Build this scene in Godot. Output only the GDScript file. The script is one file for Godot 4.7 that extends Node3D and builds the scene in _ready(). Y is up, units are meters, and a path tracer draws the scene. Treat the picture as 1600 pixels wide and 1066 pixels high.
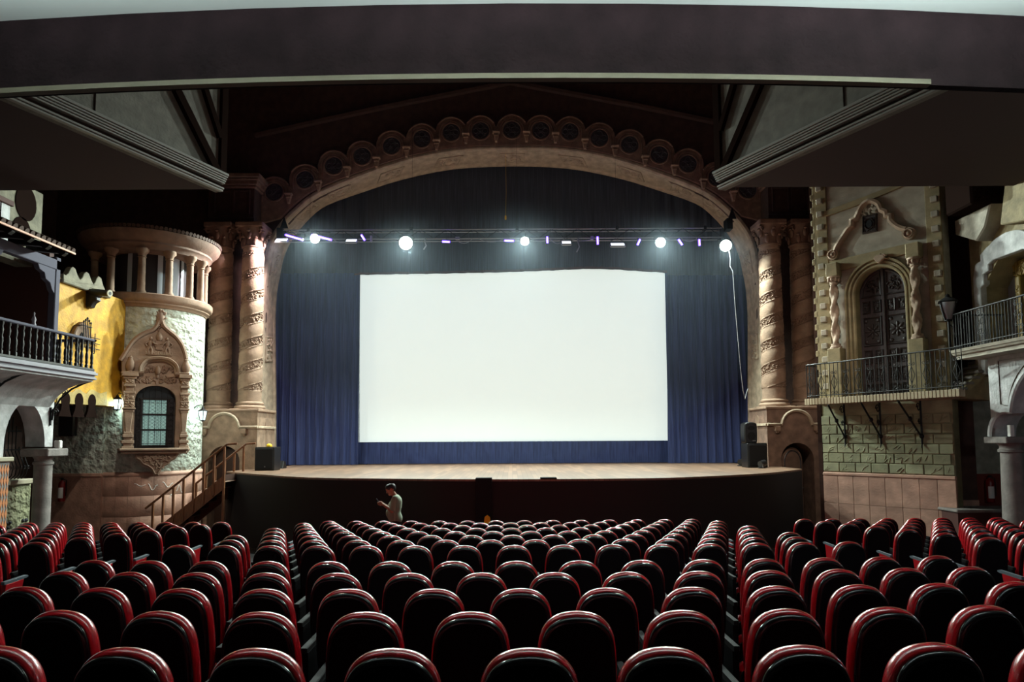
extends Node3D
# An old picture-palace auditorium seen from the stalls: raked seats, a lit screen inside a plaster arch,
# and fanciful balconies, towers and doors along both side walls. Metres, y up, the stage lies towards -z.

const DECK := 0.696           # stage deck height
const RAKE := 0.0705          # fall of the stalls floor towards the stage, metres per metre
var M := {}                   # materials
var used := {}                # names taken at top level


func _ready():
	# ---- camera
	var cam := Camera3D.new()
	cam.name = "camera"
	cam.position = Vector3(0, 1.64, 0)
	cam.rotation_degrees = Vector3(4.3, 0, -0.3)
	cam.projection = Camera3D.PROJECTION_FRUSTUM
	cam.near = 0.1
	cam.far = 200.0
	cam.size = 0.1
	cam.frustum_offset = Vector2(0, 0.1 * 72.0 / 1066.0)
	add_child(cam)
	cam.current = true
	# ---- surroundings: a closed dark hall, no daylight
	var we := WorldEnvironment.new()
	we.name = "surroundings"
	var env := Environment.new()
	env.background_mode = Environment.BG_COLOR
	env.background_color = Color(0.0, 0.0, 0.0)
	env.tonemap_mode = Environment.TONE_MAPPER_LINEAR
	env.tonemap_exposure = 1.0
	env.sdfgi_enabled = true
	env.ssao_enabled = true
	env.ssil_enabled = true
	env.volumetric_fog_enabled = true
	env.volumetric_fog_density = 0.0
	we.environment = env
	add_child(we)
	# ---- light of the screen; the stage lamps carry their own in make_lamps()
	var sl := AreaLight3D.new()
	sl.name = "screen_light"
	sl.area_size = Vector2(11.0, 6.0)
	sl.light_color = Color(0.92, 1.0, 0.97)
	sl.light_energy = 2.0
	sl.shadow_enabled = true
	sl.position = Vector3(0.0, 4.4, -25.6)
	sl.rotation_degrees = Vector3(0, 180, 0)
	add_child(sl)
	make_materials()
	make_shell()
	make_stage()
	make_left()
	make_right()
	make_seats()
	make_person()


func make_materials():
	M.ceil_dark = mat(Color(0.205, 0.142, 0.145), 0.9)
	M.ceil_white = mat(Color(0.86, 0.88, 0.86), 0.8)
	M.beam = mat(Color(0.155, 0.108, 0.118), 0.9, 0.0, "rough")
	M.beam.metallic_specular = 0.25
	M.strip = mat(Color(0.62, 0.59, 0.50), 0.6)
	M.olive_trim = mat(Color(0.42, 0.39, 0.32), 0.7)
	M.parapet = mat(Color(0.44, 0.42, 0.385), 0.85, 0.0, "rough")
	M.moulding = mat(Color(0.48, 0.47, 0.45), 0.45)
	M.dark_matte = mat(Color(0.12, 0.085, 0.075), 1.0)
	M.dark_matte.metallic_specular = 0.0
	M.dark_wood = mat(Color(0.10, 0.075, 0.065), 0.6)
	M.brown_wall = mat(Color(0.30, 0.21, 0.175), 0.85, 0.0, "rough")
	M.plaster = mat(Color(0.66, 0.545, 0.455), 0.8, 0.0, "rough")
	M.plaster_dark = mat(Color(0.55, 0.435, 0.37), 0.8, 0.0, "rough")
	M.cream = mat(Color(0.80, 0.72, 0.62), 0.75, 0.0, "rough")
	M.medal = mat(Color(0.22, 0.205, 0.22), 0.7)
	M.apron = mat(Color(0.11, 0.092, 0.092), 0.8)
	M.deck = mat(Color(0.52, 0.41, 0.335), 0.42, 0.0, "boards")
	M.carpet = mat(Color(0.05, 0.035, 0.035), 0.95)
	M.screen = mat(Color(0.9, 0.92, 0.9), 0.9)
	M.screen.emission_enabled = true
	M.screen.emission = Color(0.90, 0.955, 0.93)
	M.screen.emission_energy_multiplier = 0.76  # glow stands in for the light cast on the sheet
	M.blue = mat(Color(0.28, 0.34, 0.57), 0.85, 0.0, "cloth")
	M.grey_cloth = mat(Color(0.29, 0.32, 0.37), 0.9, 0.0, "cloth")
	M.black_cloth = mat(Color(0.06, 0.065, 0.08), 0.95)
	M.hem = mat(Color(0.32, 0.24, 0.23), 0.8)
	M.steel = mat(Color(0.55, 0.55, 0.56), 0.4, 0.8)
	M.black_metal = mat(Color(0.035, 0.033, 0.035), 0.5, 0.2)
	M.iron = mat(Color(0.075, 0.07, 0.075), 0.5, 0.5)
	M.black_plastic = mat(Color(0.04, 0.04, 0.045), 0.35)
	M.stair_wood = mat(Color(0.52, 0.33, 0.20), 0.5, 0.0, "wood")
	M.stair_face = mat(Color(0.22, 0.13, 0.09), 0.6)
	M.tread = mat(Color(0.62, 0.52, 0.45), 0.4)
	M.stucco = mat(Color(0.80, 0.83, 0.77), 0.8, 0.0, "stucco")
	M.pink = mat(Color(0.80, 0.625, 0.54), 0.7, 0.0, "rough")
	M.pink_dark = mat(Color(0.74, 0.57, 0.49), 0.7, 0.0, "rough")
	M.window_stone = mat(Color(0.70, 0.60, 0.51), 0.75, 0.0, "rough")
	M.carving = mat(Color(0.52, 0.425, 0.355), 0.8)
	M.yellow = mat(Color(0.82, 0.61, 0.10), 0.7, 0.0, "rough")
	M.yellow_pale = mat(Color(0.74, 0.64, 0.36), 0.7, 0.0, "rough")
	M.white_wall = mat(Color(0.80, 0.80, 0.80), 0.75, 0.0, "rough")
	M.grey_trim = mat(Color(0.56, 0.55, 0.58), 0.7)
	M.roof_tile = mat(Color(0.26, 0.17, 0.12), 0.8)
	M.pale_cloth = mat(Color(0.74, 0.78, 0.82), 0.8)
	M.dark_drum = mat(Color(0.22, 0.21, 0.22), 0.9)
	M.lead_glass = mat(Color(0.62, 0.72, 0.70), 0.25, 0.0, "lattice")
	M.lead_glass.emission_enabled = true
	M.lead_glass.emission_texture = tex.lattice
	M.lead_glass.emission = Color(0.62, 0.74, 0.72)
	M.lead_glass.emission_operator = BaseMaterial3D.EMISSION_OP_MULTIPLY
	M.lead_glass.emission_energy_multiplier = 0.5
	M.dark_glass = mat(Color(0.20, 0.22, 0.24), 0.2)
	M.upper_wall = mat(Color(0.52, 0.50, 0.42), 0.85, 0.0, "rough")
	M.facade = mat(Color(0.69, 0.655, 0.59), 0.8, 0.0, "rough")
	M.ochre = mat(Color(0.62, 0.56, 0.42), 0.8, 0.0, "rough")
	M.door = mat(Color(0.34, 0.29, 0.30), 0.45, 0.0, "wood")
	M.door_panel = mat(Color(0.235, 0.19, 0.19), 0.5, 0.0, "wood")
	M.green_stone = mat(Color(0.64, 0.64, 0.51), 0.85, 0.0, "rough")
	M.green_stone_b = mat(Color(0.60, 0.60, 0.47), 0.85, 0.0, "rough")
	M.brick_edge = mat(Color(0.58, 0.52, 0.42), 0.8)
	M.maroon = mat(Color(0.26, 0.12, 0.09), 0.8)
	M.gilt = mat(Color(0.50, 0.40, 0.14), 0.5)
	M.frame_grey = mat(Color(0.36, 0.355, 0.40), 0.8)
	M.frame_grey.metallic_specular = 0.2
	M.red_wain = mat(Color(0.40, 0.14, 0.08), 0.7)
	M.grey_wall = mat(Color(0.60, 0.63, 0.57), 0.8, 0.0, "rough")
	M.grey_stone = mat(Color(0.55, 0.52, 0.50), 0.7, 0.0, "rough")
	M.blue_pane = mat(Color(0.25, 0.30, 0.40), 0.3)
	M.mural = mat(Color(0.33, 0.27, 0.20), 0.85, 0.0, "stucco")
	M.mural.metallic_specular = 0.05
	M.rubble = mat(Color(0.17, 0.17, 0.18), 0.8)
	M.rubble_wall = mat(Color(0.55, 0.55, 0.42), 0.85, 0.0, "stucco")
	M.tile_orange = mat(Color(0.70, 0.45, 0.28), 0.6)
	M.ext_red = mat(Color(0.45, 0.02, 0.02), 0.35)
	M.paper = mat(Color(0.85, 0.85, 0.83), 0.7)
	M.seat_red = mat(Color(0.60, 0.045, 0.085), 0.26, 0.0, "leather")
	M.seat_red.metallic_specular = 0.45
	M.seat_red.clearcoat_enabled = true
	M.seat_red.clearcoat = 0.85
	M.seat_red.clearcoat_roughness = 0.12
	M.seat_black = mat(Color(0.05, 0.05, 0.062), 0.18)
	M.seat_black.metallic_specular = 0.4
	M.seat_back = mat(Color(0.05, 0.05, 0.06), 0.75)
	M.seat_back.metallic_specular = 0.1
	M.arm = mat(Color(0.30, 0.33, 0.36), 0.6)
	M.arm.metallic_specular = 0.25
	M.arm_dark = mat(Color(0.06, 0.06, 0.065), 0.7)
	M.arm_dark.metallic_specular = 0.2
	M.skin = mat(Color(0.60, 0.42, 0.33), 0.6)
	M.skin.subsurf_scatter_enabled = true
	M.skin.subsurf_scatter_strength = 0.1
	M.hair = mat(Color(0.05, 0.045, 0.04), 0.55)
	M.shirt = mat(Color(0.62, 0.68, 0.58), 0.9, 0.0, "cloth")
	M.trousers = mat(Color(0.07, 0.07, 0.09), 0.9)
	M.caution = mat(Color(0.90, 0.72, 0.05), 0.5)
	M.wire = mat(Color(0.55, 0.55, 0.57), 0.6)
	M.lamp_white = glow(Color(0.93, 1.0, 0.95), 14.0)
	M.lamp_soft = glow(Color(0.9, 0.92, 1.0), 2.0)
	M.lamp_violet = glow(Color(0.42, 0.30, 1.0), 5.0)
	M.lamp_core = glow(Color(0.85, 0.80, 1.0), 3.0)
	M.lantern_glass = glow(Color(0.86, 0.96, 0.98), 1.6)
	M.lantern_off = mat(Color(0.60, 0.63, 0.66), 0.35)
	M.cove = glow(Color(0.95, 1.0, 1.0), 2.0)  # glow of the added trough and aisle lamps


# ------------------------------------------------------------------ helpers
var tex := {}


func noise_tex(freq: float, as_normal: bool, octaves := 4, bump := 6.0, type := FastNoiseLite.TYPE_SIMPLEX_SMOOTH, lo := 0.0, seed_ := 1) -> NoiseTexture2D:
	var f := FastNoiseLite.new()
	f.noise_type = type
	f.frequency = freq
	f.fractal_octaves = octaves
	f.seed = seed_
	var t := NoiseTexture2D.new()
	t.width = 512
	t.height = 512
	t.seamless = true
	t.noise = f
	t.as_normal_map = as_normal
	t.bump_strength = bump
	if not as_normal:
		var g := Gradient.new()
		g.set_color(0, Color(lo, lo, lo))
		g.set_color(1, Color(1, 1, 1))
		t.color_ramp = g
	return t


func image_tex(fn, size: int) -> ImageTexture:
	var im = Image.create(size, size, true, Image.FORMAT_RGB8)
	for y in size:
		for x in size:
			im.set_pixel(x, y, fn.call(x, y))
	return ImageTexture.create_from_image(im)


func boards_color(x: int, y: int) -> Color:
	var b = int(x / 16.0)
	var v = 0.80 + 0.2 * fmod(absf(sin(b * 12.99 + int((y + b * 97) / 128.0) * 4.1) * 437.5), 1.0)
	if x % 16 == 0 or (y + b * 97) % 128 == 0:
		v *= 0.62
	return Color(v, v * 0.99, v * 0.97)


func lattice_color(x: int, y: int) -> Color:
	# a leaded pane: diagonal cames with a vertical bar, on pale glass
	var a = (x + y) % 32
	var b = (x - y + 256) % 32
	var c = x % 64
	return Color(0.33, 0.36, 0.36) if a < 3 or b < 3 or c < 3 else Color(0.9, 0.96, 0.95)


func mat(c: Color, rough := 0.8, metal := 0.0, kind := "") -> StandardMaterial3D:
	var m := StandardMaterial3D.new()
	m.albedo_color = c
	m.roughness = rough
	m.metallic = metal
	if kind == "":
		return m
	if tex.is_empty():
		tex.mottle = noise_tex(0.012, false, 5, 1.0, FastNoiseLite.TYPE_SIMPLEX_SMOOTH, 0.72)
		tex.streak = noise_tex(0.03, false, 4, 1.0, FastNoiseLite.TYPE_PERLIN, 0.6, 5)
		tex.grit = noise_tex(0.06, false, 4, 1.0, FastNoiseLite.TYPE_SIMPLEX_SMOOTH, 0.0, 3)
		tex.stucco = noise_tex(0.022, false, 3, 1.0, FastNoiseLite.TYPE_PERLIN, 0.0, 9)
		tex.boards = image_tex(boards_color, 256)
		tex.lattice = image_tex(lattice_color, 128)
	m.uv1_triplanar = true
	m.uv1_world_triplanar = true
	if kind == "rough":
		m.albedo_texture = tex.mottle
		m.uv1_scale = Vector3(0.45, 0.45, 0.45)
		m.heightmap_enabled = true
		m.heightmap_texture = tex.grit
		m.heightmap_scale = 0.5
	elif kind == "stucco":
		m.albedo_texture = tex.mottle
		m.uv1_scale = Vector3(0.5, 0.5, 0.5)
		m.heightmap_enabled = true
		m.heightmap_texture = tex.stucco
		m.heightmap_scale = 9.0
	elif kind == "cloth":
		m.albedo_texture = tex.streak
		m.uv1_scale = Vector3(1.4, 0.05, 1.4)
		m.rim_enabled = true
		m.rim = 0.25
	elif kind == "wood":
		m.albedo_texture = tex.streak
		m.uv1_scale = Vector3(2.5, 0.4, 2.5)
	elif kind == "boards":
		m.albedo_texture = tex.boards
		m.uv1_scale = Vector3(0.5, 0.5, 0.25)
	elif kind == "lattice":
		m.albedo_texture = tex.lattice
		m.uv1_scale = Vector3(2.6, 2.6, 2.6)
	elif kind == "leather":
		m.uv1_world_triplanar = false
		m.heightmap_enabled = true
		m.heightmap_texture = tex.grit
		m.uv1_scale = Vector3(6, 6, 6)
		m.heightmap_scale = 0.06
	return m


func glow(c: Color, e: float) -> StandardMaterial3D:
	var m := StandardMaterial3D.new()
	m.albedo_color = c
	m.emission_enabled = true
	m.emission = c
	m.emission_energy_multiplier = e
	return m


func p2(a: Array) -> PackedVector2Array:
	var r = PackedVector2Array()
	for i in range(0, a.size(), 2):
		r.append(Vector2(a[i], a[i + 1]))
	return r


func frame(o: Vector3, u: Vector3) -> Transform3D:
	# wall axes: x along the wall, y up, z out of it
	u = u.normalized()
	return Transform3D(Basis(u, Vector3.UP, u.cross(Vector3.UP)), o)


class Shape:
	# collects triangles with their own normals; commit() makes one ArrayMesh
	var v = PackedVector3Array()
	var n = PackedVector3Array()
	var t = Transform3D.IDENTITY

	func tri(a: Vector3, b: Vector3, c: Vector3, na: Vector3, nb: Vector3, nc: Vector3):
		a = t * a
		b = t * b
		c = t * c
		na = (t.basis * na).normalized()
		nb = (t.basis * nb).normalized()
		nc = (t.basis * nc).normalized()
		if (b - a).cross(c - a).dot(na + nb + nc) > 0.0:
			v.append_array([a, c, b])
			n.append_array([na, nc, nb])
		else:
			v.append_array([a, b, c])
			n.append_array([na, nb, nc])

	func flat(a: Vector3, b: Vector3, c: Vector3, out := Vector3.ZERO):
		var m = (b - a).cross(c - a).normalized()
		if out != Vector3.ZERO and m.dot(out) < 0.0:
			m = -m
		tri(a, b, c, m, m, m)

	func quad(a: Vector3, b: Vector3, c: Vector3, d: Vector3, out := Vector3.ZERO):
		flat(a, b, c, out)
		flat(a, c, d, out)

	func quadn(a: Vector3, b: Vector3, c: Vector3, d: Vector3, na: Vector3, nb: Vector3, nc: Vector3, nd: Vector3):
		tri(a, b, c, na, nb, nc)
		tri(a, c, d, na, nc, nd)

	# box from two corners, edges chamfered by e
	func box(lo: Vector3, hi: Vector3, e := 0.0):
		var c = (lo + hi) * 0.5
		var h = (hi - lo).abs() * 0.5
		e = minf(e, minf(h.x, minf(h.y, h.z)) * 0.9)
		var q = []
		for ax in 3:
			var b = (ax + 1) % 3
			var d = (ax + 2) % 3
			for s in [-1.0, 1.0]:
				var f = []
				for k in [[-1, -1], [1, -1], [1, 1], [-1, 1]]:
					var p = Vector3.ZERO
					p[ax] = s * h[ax]
					p[b] = k[0] * (h[b] - e)
					p[d] = k[1] * (h[d] - e)
					f.append(c + p)
				var o = Vector3.ZERO
				o[ax] = s
				quad(f[0], f[1], f[2], f[3], o)
		if e <= 0.0:
			return
		for ax in 3:
			var b = (ax + 1) % 3
			var d = (ax + 2) % 3
			for s in [-1.0, 1.0]:
				for r in [-1.0, 1.0]:
					var a0 = Vector3.ZERO
					a0[b] = s * h[b]
					a0[d] = r * (h[d] - e)
					var a1 = Vector3.ZERO
					a1[b] = s * (h[b] - e)
					a1[d] = r * h[d]
					var l = Vector3.ZERO
					l[ax] = h[ax] - e
					var o = Vector3.ZERO
					o[b] = s
					o[d] = r
					quad(c + a0 - l, c + a0 + l, c + a1 + l, c + a1 - l, o)
		for sx in [-1.0, 1.0]:
			for sy in [-1.0, 1.0]:
				for sz in [-1.0, 1.0]:
					var s = Vector3(sx, sy, sz)
					flat(c + s * (h - Vector3(0, e, e)), c + s * (h - Vector3(e, 0, e)), c + s * (h - Vector3(e, e, 0)), s)

	# polygon in x-y pulled from z0 to z1; the rim at z1 is cut back by bev
	func slab(p: PackedVector2Array, z0: float, z1: float, bev := 0.0, back := true):
		if Geometry2D.is_polygon_clockwise(p):
			p = p.duplicate()
			p.reverse()
		var k = p.size()
		var top = p
		var z2 = z1
		if bev > 0.0:
			top = inset(p, bev)
			z2 = z1 - signf(z1 - z0) * bev
		var idx = Geometry2D.triangulate_polygon(p)
		var s = signf(z1 - z0)
		for i in range(0, idx.size(), 3):
			flat(v3(top[idx[i]], z1), v3(top[idx[i + 1]], z1), v3(top[idx[i + 2]], z1), Vector3(0, 0, s))
			if back:
				flat(v3(p[idx[i]], z0), v3(p[idx[i + 1]], z0), v3(p[idx[i + 2]], z0), Vector3(0, 0, -s))
		var en = []
		for i in k:
			var e = p[(i + 1) % k] - p[i]
			en.append(Vector3(e.y, -e.x, 0).normalized())
		for i in k:
			var j = (i + 1) % k
			var a: Vector3 = en[i]
			var b: Vector3 = en[i]
			if en[(i + k - 1) % k].dot(a) > 0.8:
				a = (a + en[(i + k - 1) % k]).normalized()
			if en[j].dot(b) > 0.8:
				b = (b + en[j]).normalized()
			quadn(v3(p[i], z0), v3(p[j], z0), v3(p[j], z2), v3(p[i], z2), a, b, b, a)
			if bev > 0.0:
				var o = Vector3(0, 0, s)
				quadn(v3(p[i], z2), v3(p[j], z2), v3(top[j], z1), v3(top[i], z1), a + o, b + o, b + o, a + o)

	func v3(p: Vector2, z: float) -> Vector3:
		return Vector3(p.x, p.y, z)

	func inset(p: PackedVector2Array, e: float) -> PackedVector2Array:
		var r = PackedVector2Array()
		var k = p.size()
		for i in k:
			var a = (p[i] - p[(i + k - 1) % k]).normalized()
			var b = (p[(i + 1) % k] - p[i]).normalized()
			var na = Vector2(-a.y, a.x)
			var nb = Vector2(-b.y, b.x)
			var m = na + nb
			var l = m.length_squared()
			r.append(p[i] + (na + nb) * (2.0 * e / maxf(l, 0.6)) * 0.5 * (1.0 if l > 0.6 else 1.0))
		return r

	# profile (radius, height) turned about y at centre c, from angle a0 to a1
	func lathe(prof: PackedVector2Array, c: Vector3, segs: int, a0 := 0.0, a1 := TAU):
		var k = prof.size()
		var en = []
		for i in k - 1:
			var e = prof[i + 1] - prof[i]
			en.append(Vector2(e.y, -e.x).normalized())
		for s in segs:
			var p = a0 + (a1 - a0) * s / segs
			var q = a0 + (a1 - a0) * (s + 1) / segs
			for i in k - 1:
				var m: Vector2 = en[i]
				if m == Vector2.ZERO:
					continue
				var ma = m
				var mb = m
				if i > 0 and en[i - 1].dot(m) > 0.75:
					ma = (m + en[i - 1]).normalized()
				if i < k - 2 and en[i + 1].dot(m) > 0.75:
					mb = (m + en[i + 1]).normalized()
				quadn(c + rp(prof[i], p), c + rp(prof[i], q), c + rp(prof[i + 1], q), c + rp(prof[i + 1], p), rp(ma, p), rp(ma, q), rp(mb, q), rp(mb, p))

	func rp(r: Vector2, a: float) -> Vector3:
		return Vector3(r.x * cos(a), r.y, r.x * sin(a))

	# round bar through points
	func tube(pts: PackedVector3Array, r: float, sides := 8, r_end := -1.0):
		var k = pts.size()
		if r_end < 0.0:
			r_end = r
		var up = Vector3.UP
		var rings = []
		var dirs = []
		for i in k:
			var d = (pts[mini(i + 1, k - 1)] - pts[maxi(i - 1, 0)]).normalized()
			var x = d.cross(up)
			if x.length() < 0.05:
				x = d.cross(Vector3.RIGHT if absf(d.x) < 0.9 else Vector3.BACK)
			x = x.normalized()
			up = x.cross(d).normalized()
			var ring = []
			for s in sides:
				var a = TAU * s / sides
				ring.append(x * cos(a) + up * sin(a))
			rings.append(ring)
			dirs.append(d)
		for i in k:
			var ra = lerpf(r, r_end, float(i) / (k - 1))
			if i < k - 1:
				var rb = lerpf(r, r_end, float(i + 1) / (k - 1))
				for s in sides:
					var z = (s + 1) % sides
					quadn(pts[i] + rings[i][s] * ra, pts[i] + rings[i][z] * ra, pts[i + 1] + rings[i + 1][z] * rb, pts[i + 1] + rings[i + 1][s] * rb, rings[i][s], rings[i][z], rings[i + 1][z], rings[i + 1][s])
			if i == 0 or i == k - 1:
				for s in range(1, sides - 1):
					flat(pts[i] + rings[i][0] * ra, pts[i] + rings[i][s] * ra, pts[i] + rings[i][s + 1] * ra, -dirs[0] if i == 0 else dirs[i])

	# squashed ball
	func ball(c: Vector3, r: Vector3, rows := 6, segs := 10):
		for i in rows:
			for s in segs:
				var q = []
				for k in [[i, s], [i, s + 1], [i + 1, s + 1], [i + 1, s]]:
					var a = PI * k[0] / rows
					var b: float = TAU * k[1] / segs
					q.append(Vector3(sin(a) * cos(b), cos(a), sin(a) * sin(b)))
				quadn(c + q[0] * r, c + q[1] * r, c + q[2] * r, c + q[3] * r, q[0] / r, q[1] / r, q[2] / r, q[3] / r)

	# moulding: profile of (sideways, outwards) swept along a path in x-y
	func mould(path: PackedVector2Array, prof: PackedVector2Array, closed := false, z := 0.0):
		var k = path.size()
		var off = []
		for i in k:
			var a = path[i] - path[(i + k - 1) % k]
			var b = path[(i + 1) % k] - path[i]
			if not closed and i == 0:
				a = b
			if not closed and i == k - 1:
				b = a
			var na = Vector2(-a.y, a.x).normalized()
			var nb = Vector2(-b.y, b.x).normalized()
			var m = na + nb
			off.append(m * (2.0 / maxf(m.length_squared(), 0.8)))
		for i in (k if closed else k - 1):
			var j = (i + 1) % k
			for q in prof.size() - 1:
				var p0 = path[i] + off[i] * prof[q].x
				var p1 = path[j] + off[j] * prof[q].x
				var p2 = path[j] + off[j] * prof[q + 1].x
				var p3 = path[i] + off[i] * prof[q + 1].x
				var e = prof[q + 1] - prof[q]
				var d: Vector2 = (off[i] + off[j]).normalized()
				var o = Vector3(d.x * e.y, d.y * e.y, -e.x)
				if prof[0].x < prof[prof.size() - 1].x:
					o = -o
				quad(v3(p0, z + prof[q].y), v3(p1, z + prof[q].y), v3(p2, z + prof[q + 1].y), v3(p3, z + prof[q + 1].y), o)
		if not closed:
			for i in [0, k - 1]:
				for q in range(1, prof.size() - 1):
					flat(v3(path[i] + off[i] * prof[0].x, z + prof[0].y), v3(path[i] + off[i] * prof[q].x, z + prof[q].y), v3(path[i] + off[i] * prof[q + 1].x, z + prof[q + 1].y))

	# flat ring between two outlines of the same number of points (wall round an opening), with its reveal
	func ring(a: PackedVector2Array, b: PackedVector2Array, z0: float, z1: float, closed := false):
		var k = a.size()
		for i in (k if closed else k - 1):
			var j = (i + 1) % k
			quad(v3(a[i], z1), v3(a[j], z1), v3(b[j], z1), v3(b[i], z1), Vector3(0, 0, z1 - z0))
			quad(v3(a[i], z0), v3(a[j], z0), v3(b[j], z0), v3(b[i], z0), Vector3(0, 0, z0 - z1))
			var ea = a[j] - a[i]
			quad(v3(a[i], z0), v3(a[j], z0), v3(a[j], z1), v3(a[i], z1), v3(a[i] - b[i], 0))
			quad(v3(b[i], z0), v3(b[j], z0), v3(b[j], z1), v3(b[i], z1), v3(b[i] - a[i], 0))
		if not closed:
			for i in [0, k - 1]:
				quad(v3(a[i], z0), v3(b[i], z0), v3(b[i], z1), v3(a[i], z1), v3(a[i] - a[1 if i == 0 else k - 2], 0))

	func commit() -> ArrayMesh:
		var m := ArrayMesh.new()
		var a = []
		a.resize(Mesh.ARRAY_MAX)
		a[Mesh.ARRAY_VERTEX] = v
		a[Mesh.ARRAY_NORMAL] = n
		m.add_surface_from_arrays(Mesh.PRIMITIVE_TRIANGLES, a)
		return m


func sh(t := Transform3D.IDENTITY) -> Shape:
	var s := Shape.new()
	s.t = t
	return s


func numbered(called: String) -> String:
	var k: int = used.get(called, 0)
	used[called] = k + 1
	return called if k == 0 else "%s_%03d" % [called, k]


func obj(called: String, s, m: Material, parent: Node = self) -> MeshInstance3D:
	var o := MeshInstance3D.new()
	o.mesh = s.commit() if s is Shape else s
	o.material_override = m
	if parent == self:
		o.name = numbered(called)
		add_child(o)
	else:
		var k = 0
		for c in parent.get_children():
			if c.get_meta("kin", c.name) == called:
				k += 1
		o.name = called if k == 0 else "%s_%03d" % [called, k]
		parent.add_child(o)
		if k > 0:
			o.set_meta("kin", called)
	return o


func thing(called: String, label: String, category: String, at := Vector3.ZERO, group := "") -> Node3D:
	var o := Node3D.new()
	o.name = numbered(called)
	o.position = at
	add_child(o)
	tag(o, label, category, group)
	return o


func tag(o: Node, label: String, category: String, group := "") -> Node:
	o.set_meta("label", label)
	o.set_meta("category", category)
	if group != "":
		o.set_meta("group", group)
	return o


func struct(called: String, s, m: Material, label := "") -> MeshInstance3D:
	var o = obj(called, s, m)
	o.set_meta("kind", "structure")
	if label != "":
		o.set_meta("label", label)
	return o


func arc(c: Vector2, r: float, a0: float, a1: float, k: int, ry := -1.0) -> PackedVector2Array:
	var p = PackedVector2Array()
	for i in k + 1:
		var a = deg_to_rad(lerpf(a0, a1, float(i) / k))
		p.append(c + Vector2(cos(a) * r, sin(a) * (r if ry < 0 else ry)))
	return p


func smooth_line(p: PackedVector2Array, per := 4) -> PackedVector2Array:
	# Catmull-Rom through the points
	var r = PackedVector2Array()
	var k = p.size()
	for i in k - 1:
		for s in per:
			r.append(p[i].cubic_interpolate(p[i + 1], p[maxi(i - 1, 0)], p[mini(i + 2, k - 1)], float(s) / per))
	r.append(p[k - 1])
	return r


func mirrored(p: PackedVector2Array, x: float) -> PackedVector2Array:
	var r = PackedVector2Array()
	for q in p:
		r.append(Vector2(2.0 * x - q.x, q.y))
	r.reverse()
	return r


# carved foliage: a scatter of small leaf-like bumps inside a rectangle of the wall
func foliage(s: Shape, c: Vector2, w: float, h: float, z: float, count: int, size: float, seed_ := 1, depth := 0.5):
	var g := RandomNumberGenerator.new()
	g.seed = seed_
	for i in count:
		var p = Vector2(g.randf_range(-0.5, 0.5) * w, g.randf_range(-0.5, 0.5) * h)
		var a = g.randf() * TAU
		var keep = s.t
		s.t = keep * Transform3D(Basis(Vector3.BACK, a), Vector3(c.x + p.x, c.y + p.y, z))
		s.ball(Vector3.ZERO, Vector3(size, size * 0.42, size * depth), 4, 6)
		s.t = keep


# spiral scroll of bent iron in the x-y plane
func scroll(s: Shape, c: Vector2, r: float, a0: float, turns: float, z: float, thick: float):
	var pts = PackedVector3Array()
	var k = 12
	for i in k + 1:
		var f = float(i) / k
		var a = a0 + TAU * turns * f
		var q = c + Vector2(cos(a), sin(a)) * r * (1.0 - 0.75 * f)
		pts.append(Vector3(q.x, q.y, z))
	s.tube(pts, thick, 5)


# ------------------------------------------------------------------ the hall itself
func plan(y: float) -> Transform3D:
	# local x = across, local y = away from the camera, local z = up
	return Transform3D(Basis(Vector3.RIGHT, Vector3.FORWARD, Vector3.UP), Vector3(0, y, 0))


func along(x := 0.0) -> Transform3D:
	# local x = away from the camera, y = up, z = to the right
	return Transform3D(Basis(Vector3.FORWARD, Vector3.UP, Vector3.RIGHT), Vector3(x, 0, 0))


func bar(s: Shape, a: Vector2, b: Vector2, w: float, z0: float, z1: float):
	var d = (b - a).normalized() * w * 0.5
	var o = Vector2(-d.y, d.x)
	s.slab(PackedVector2Array([a + o, a - o, b - o, b + o]), z0, z1)


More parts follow.
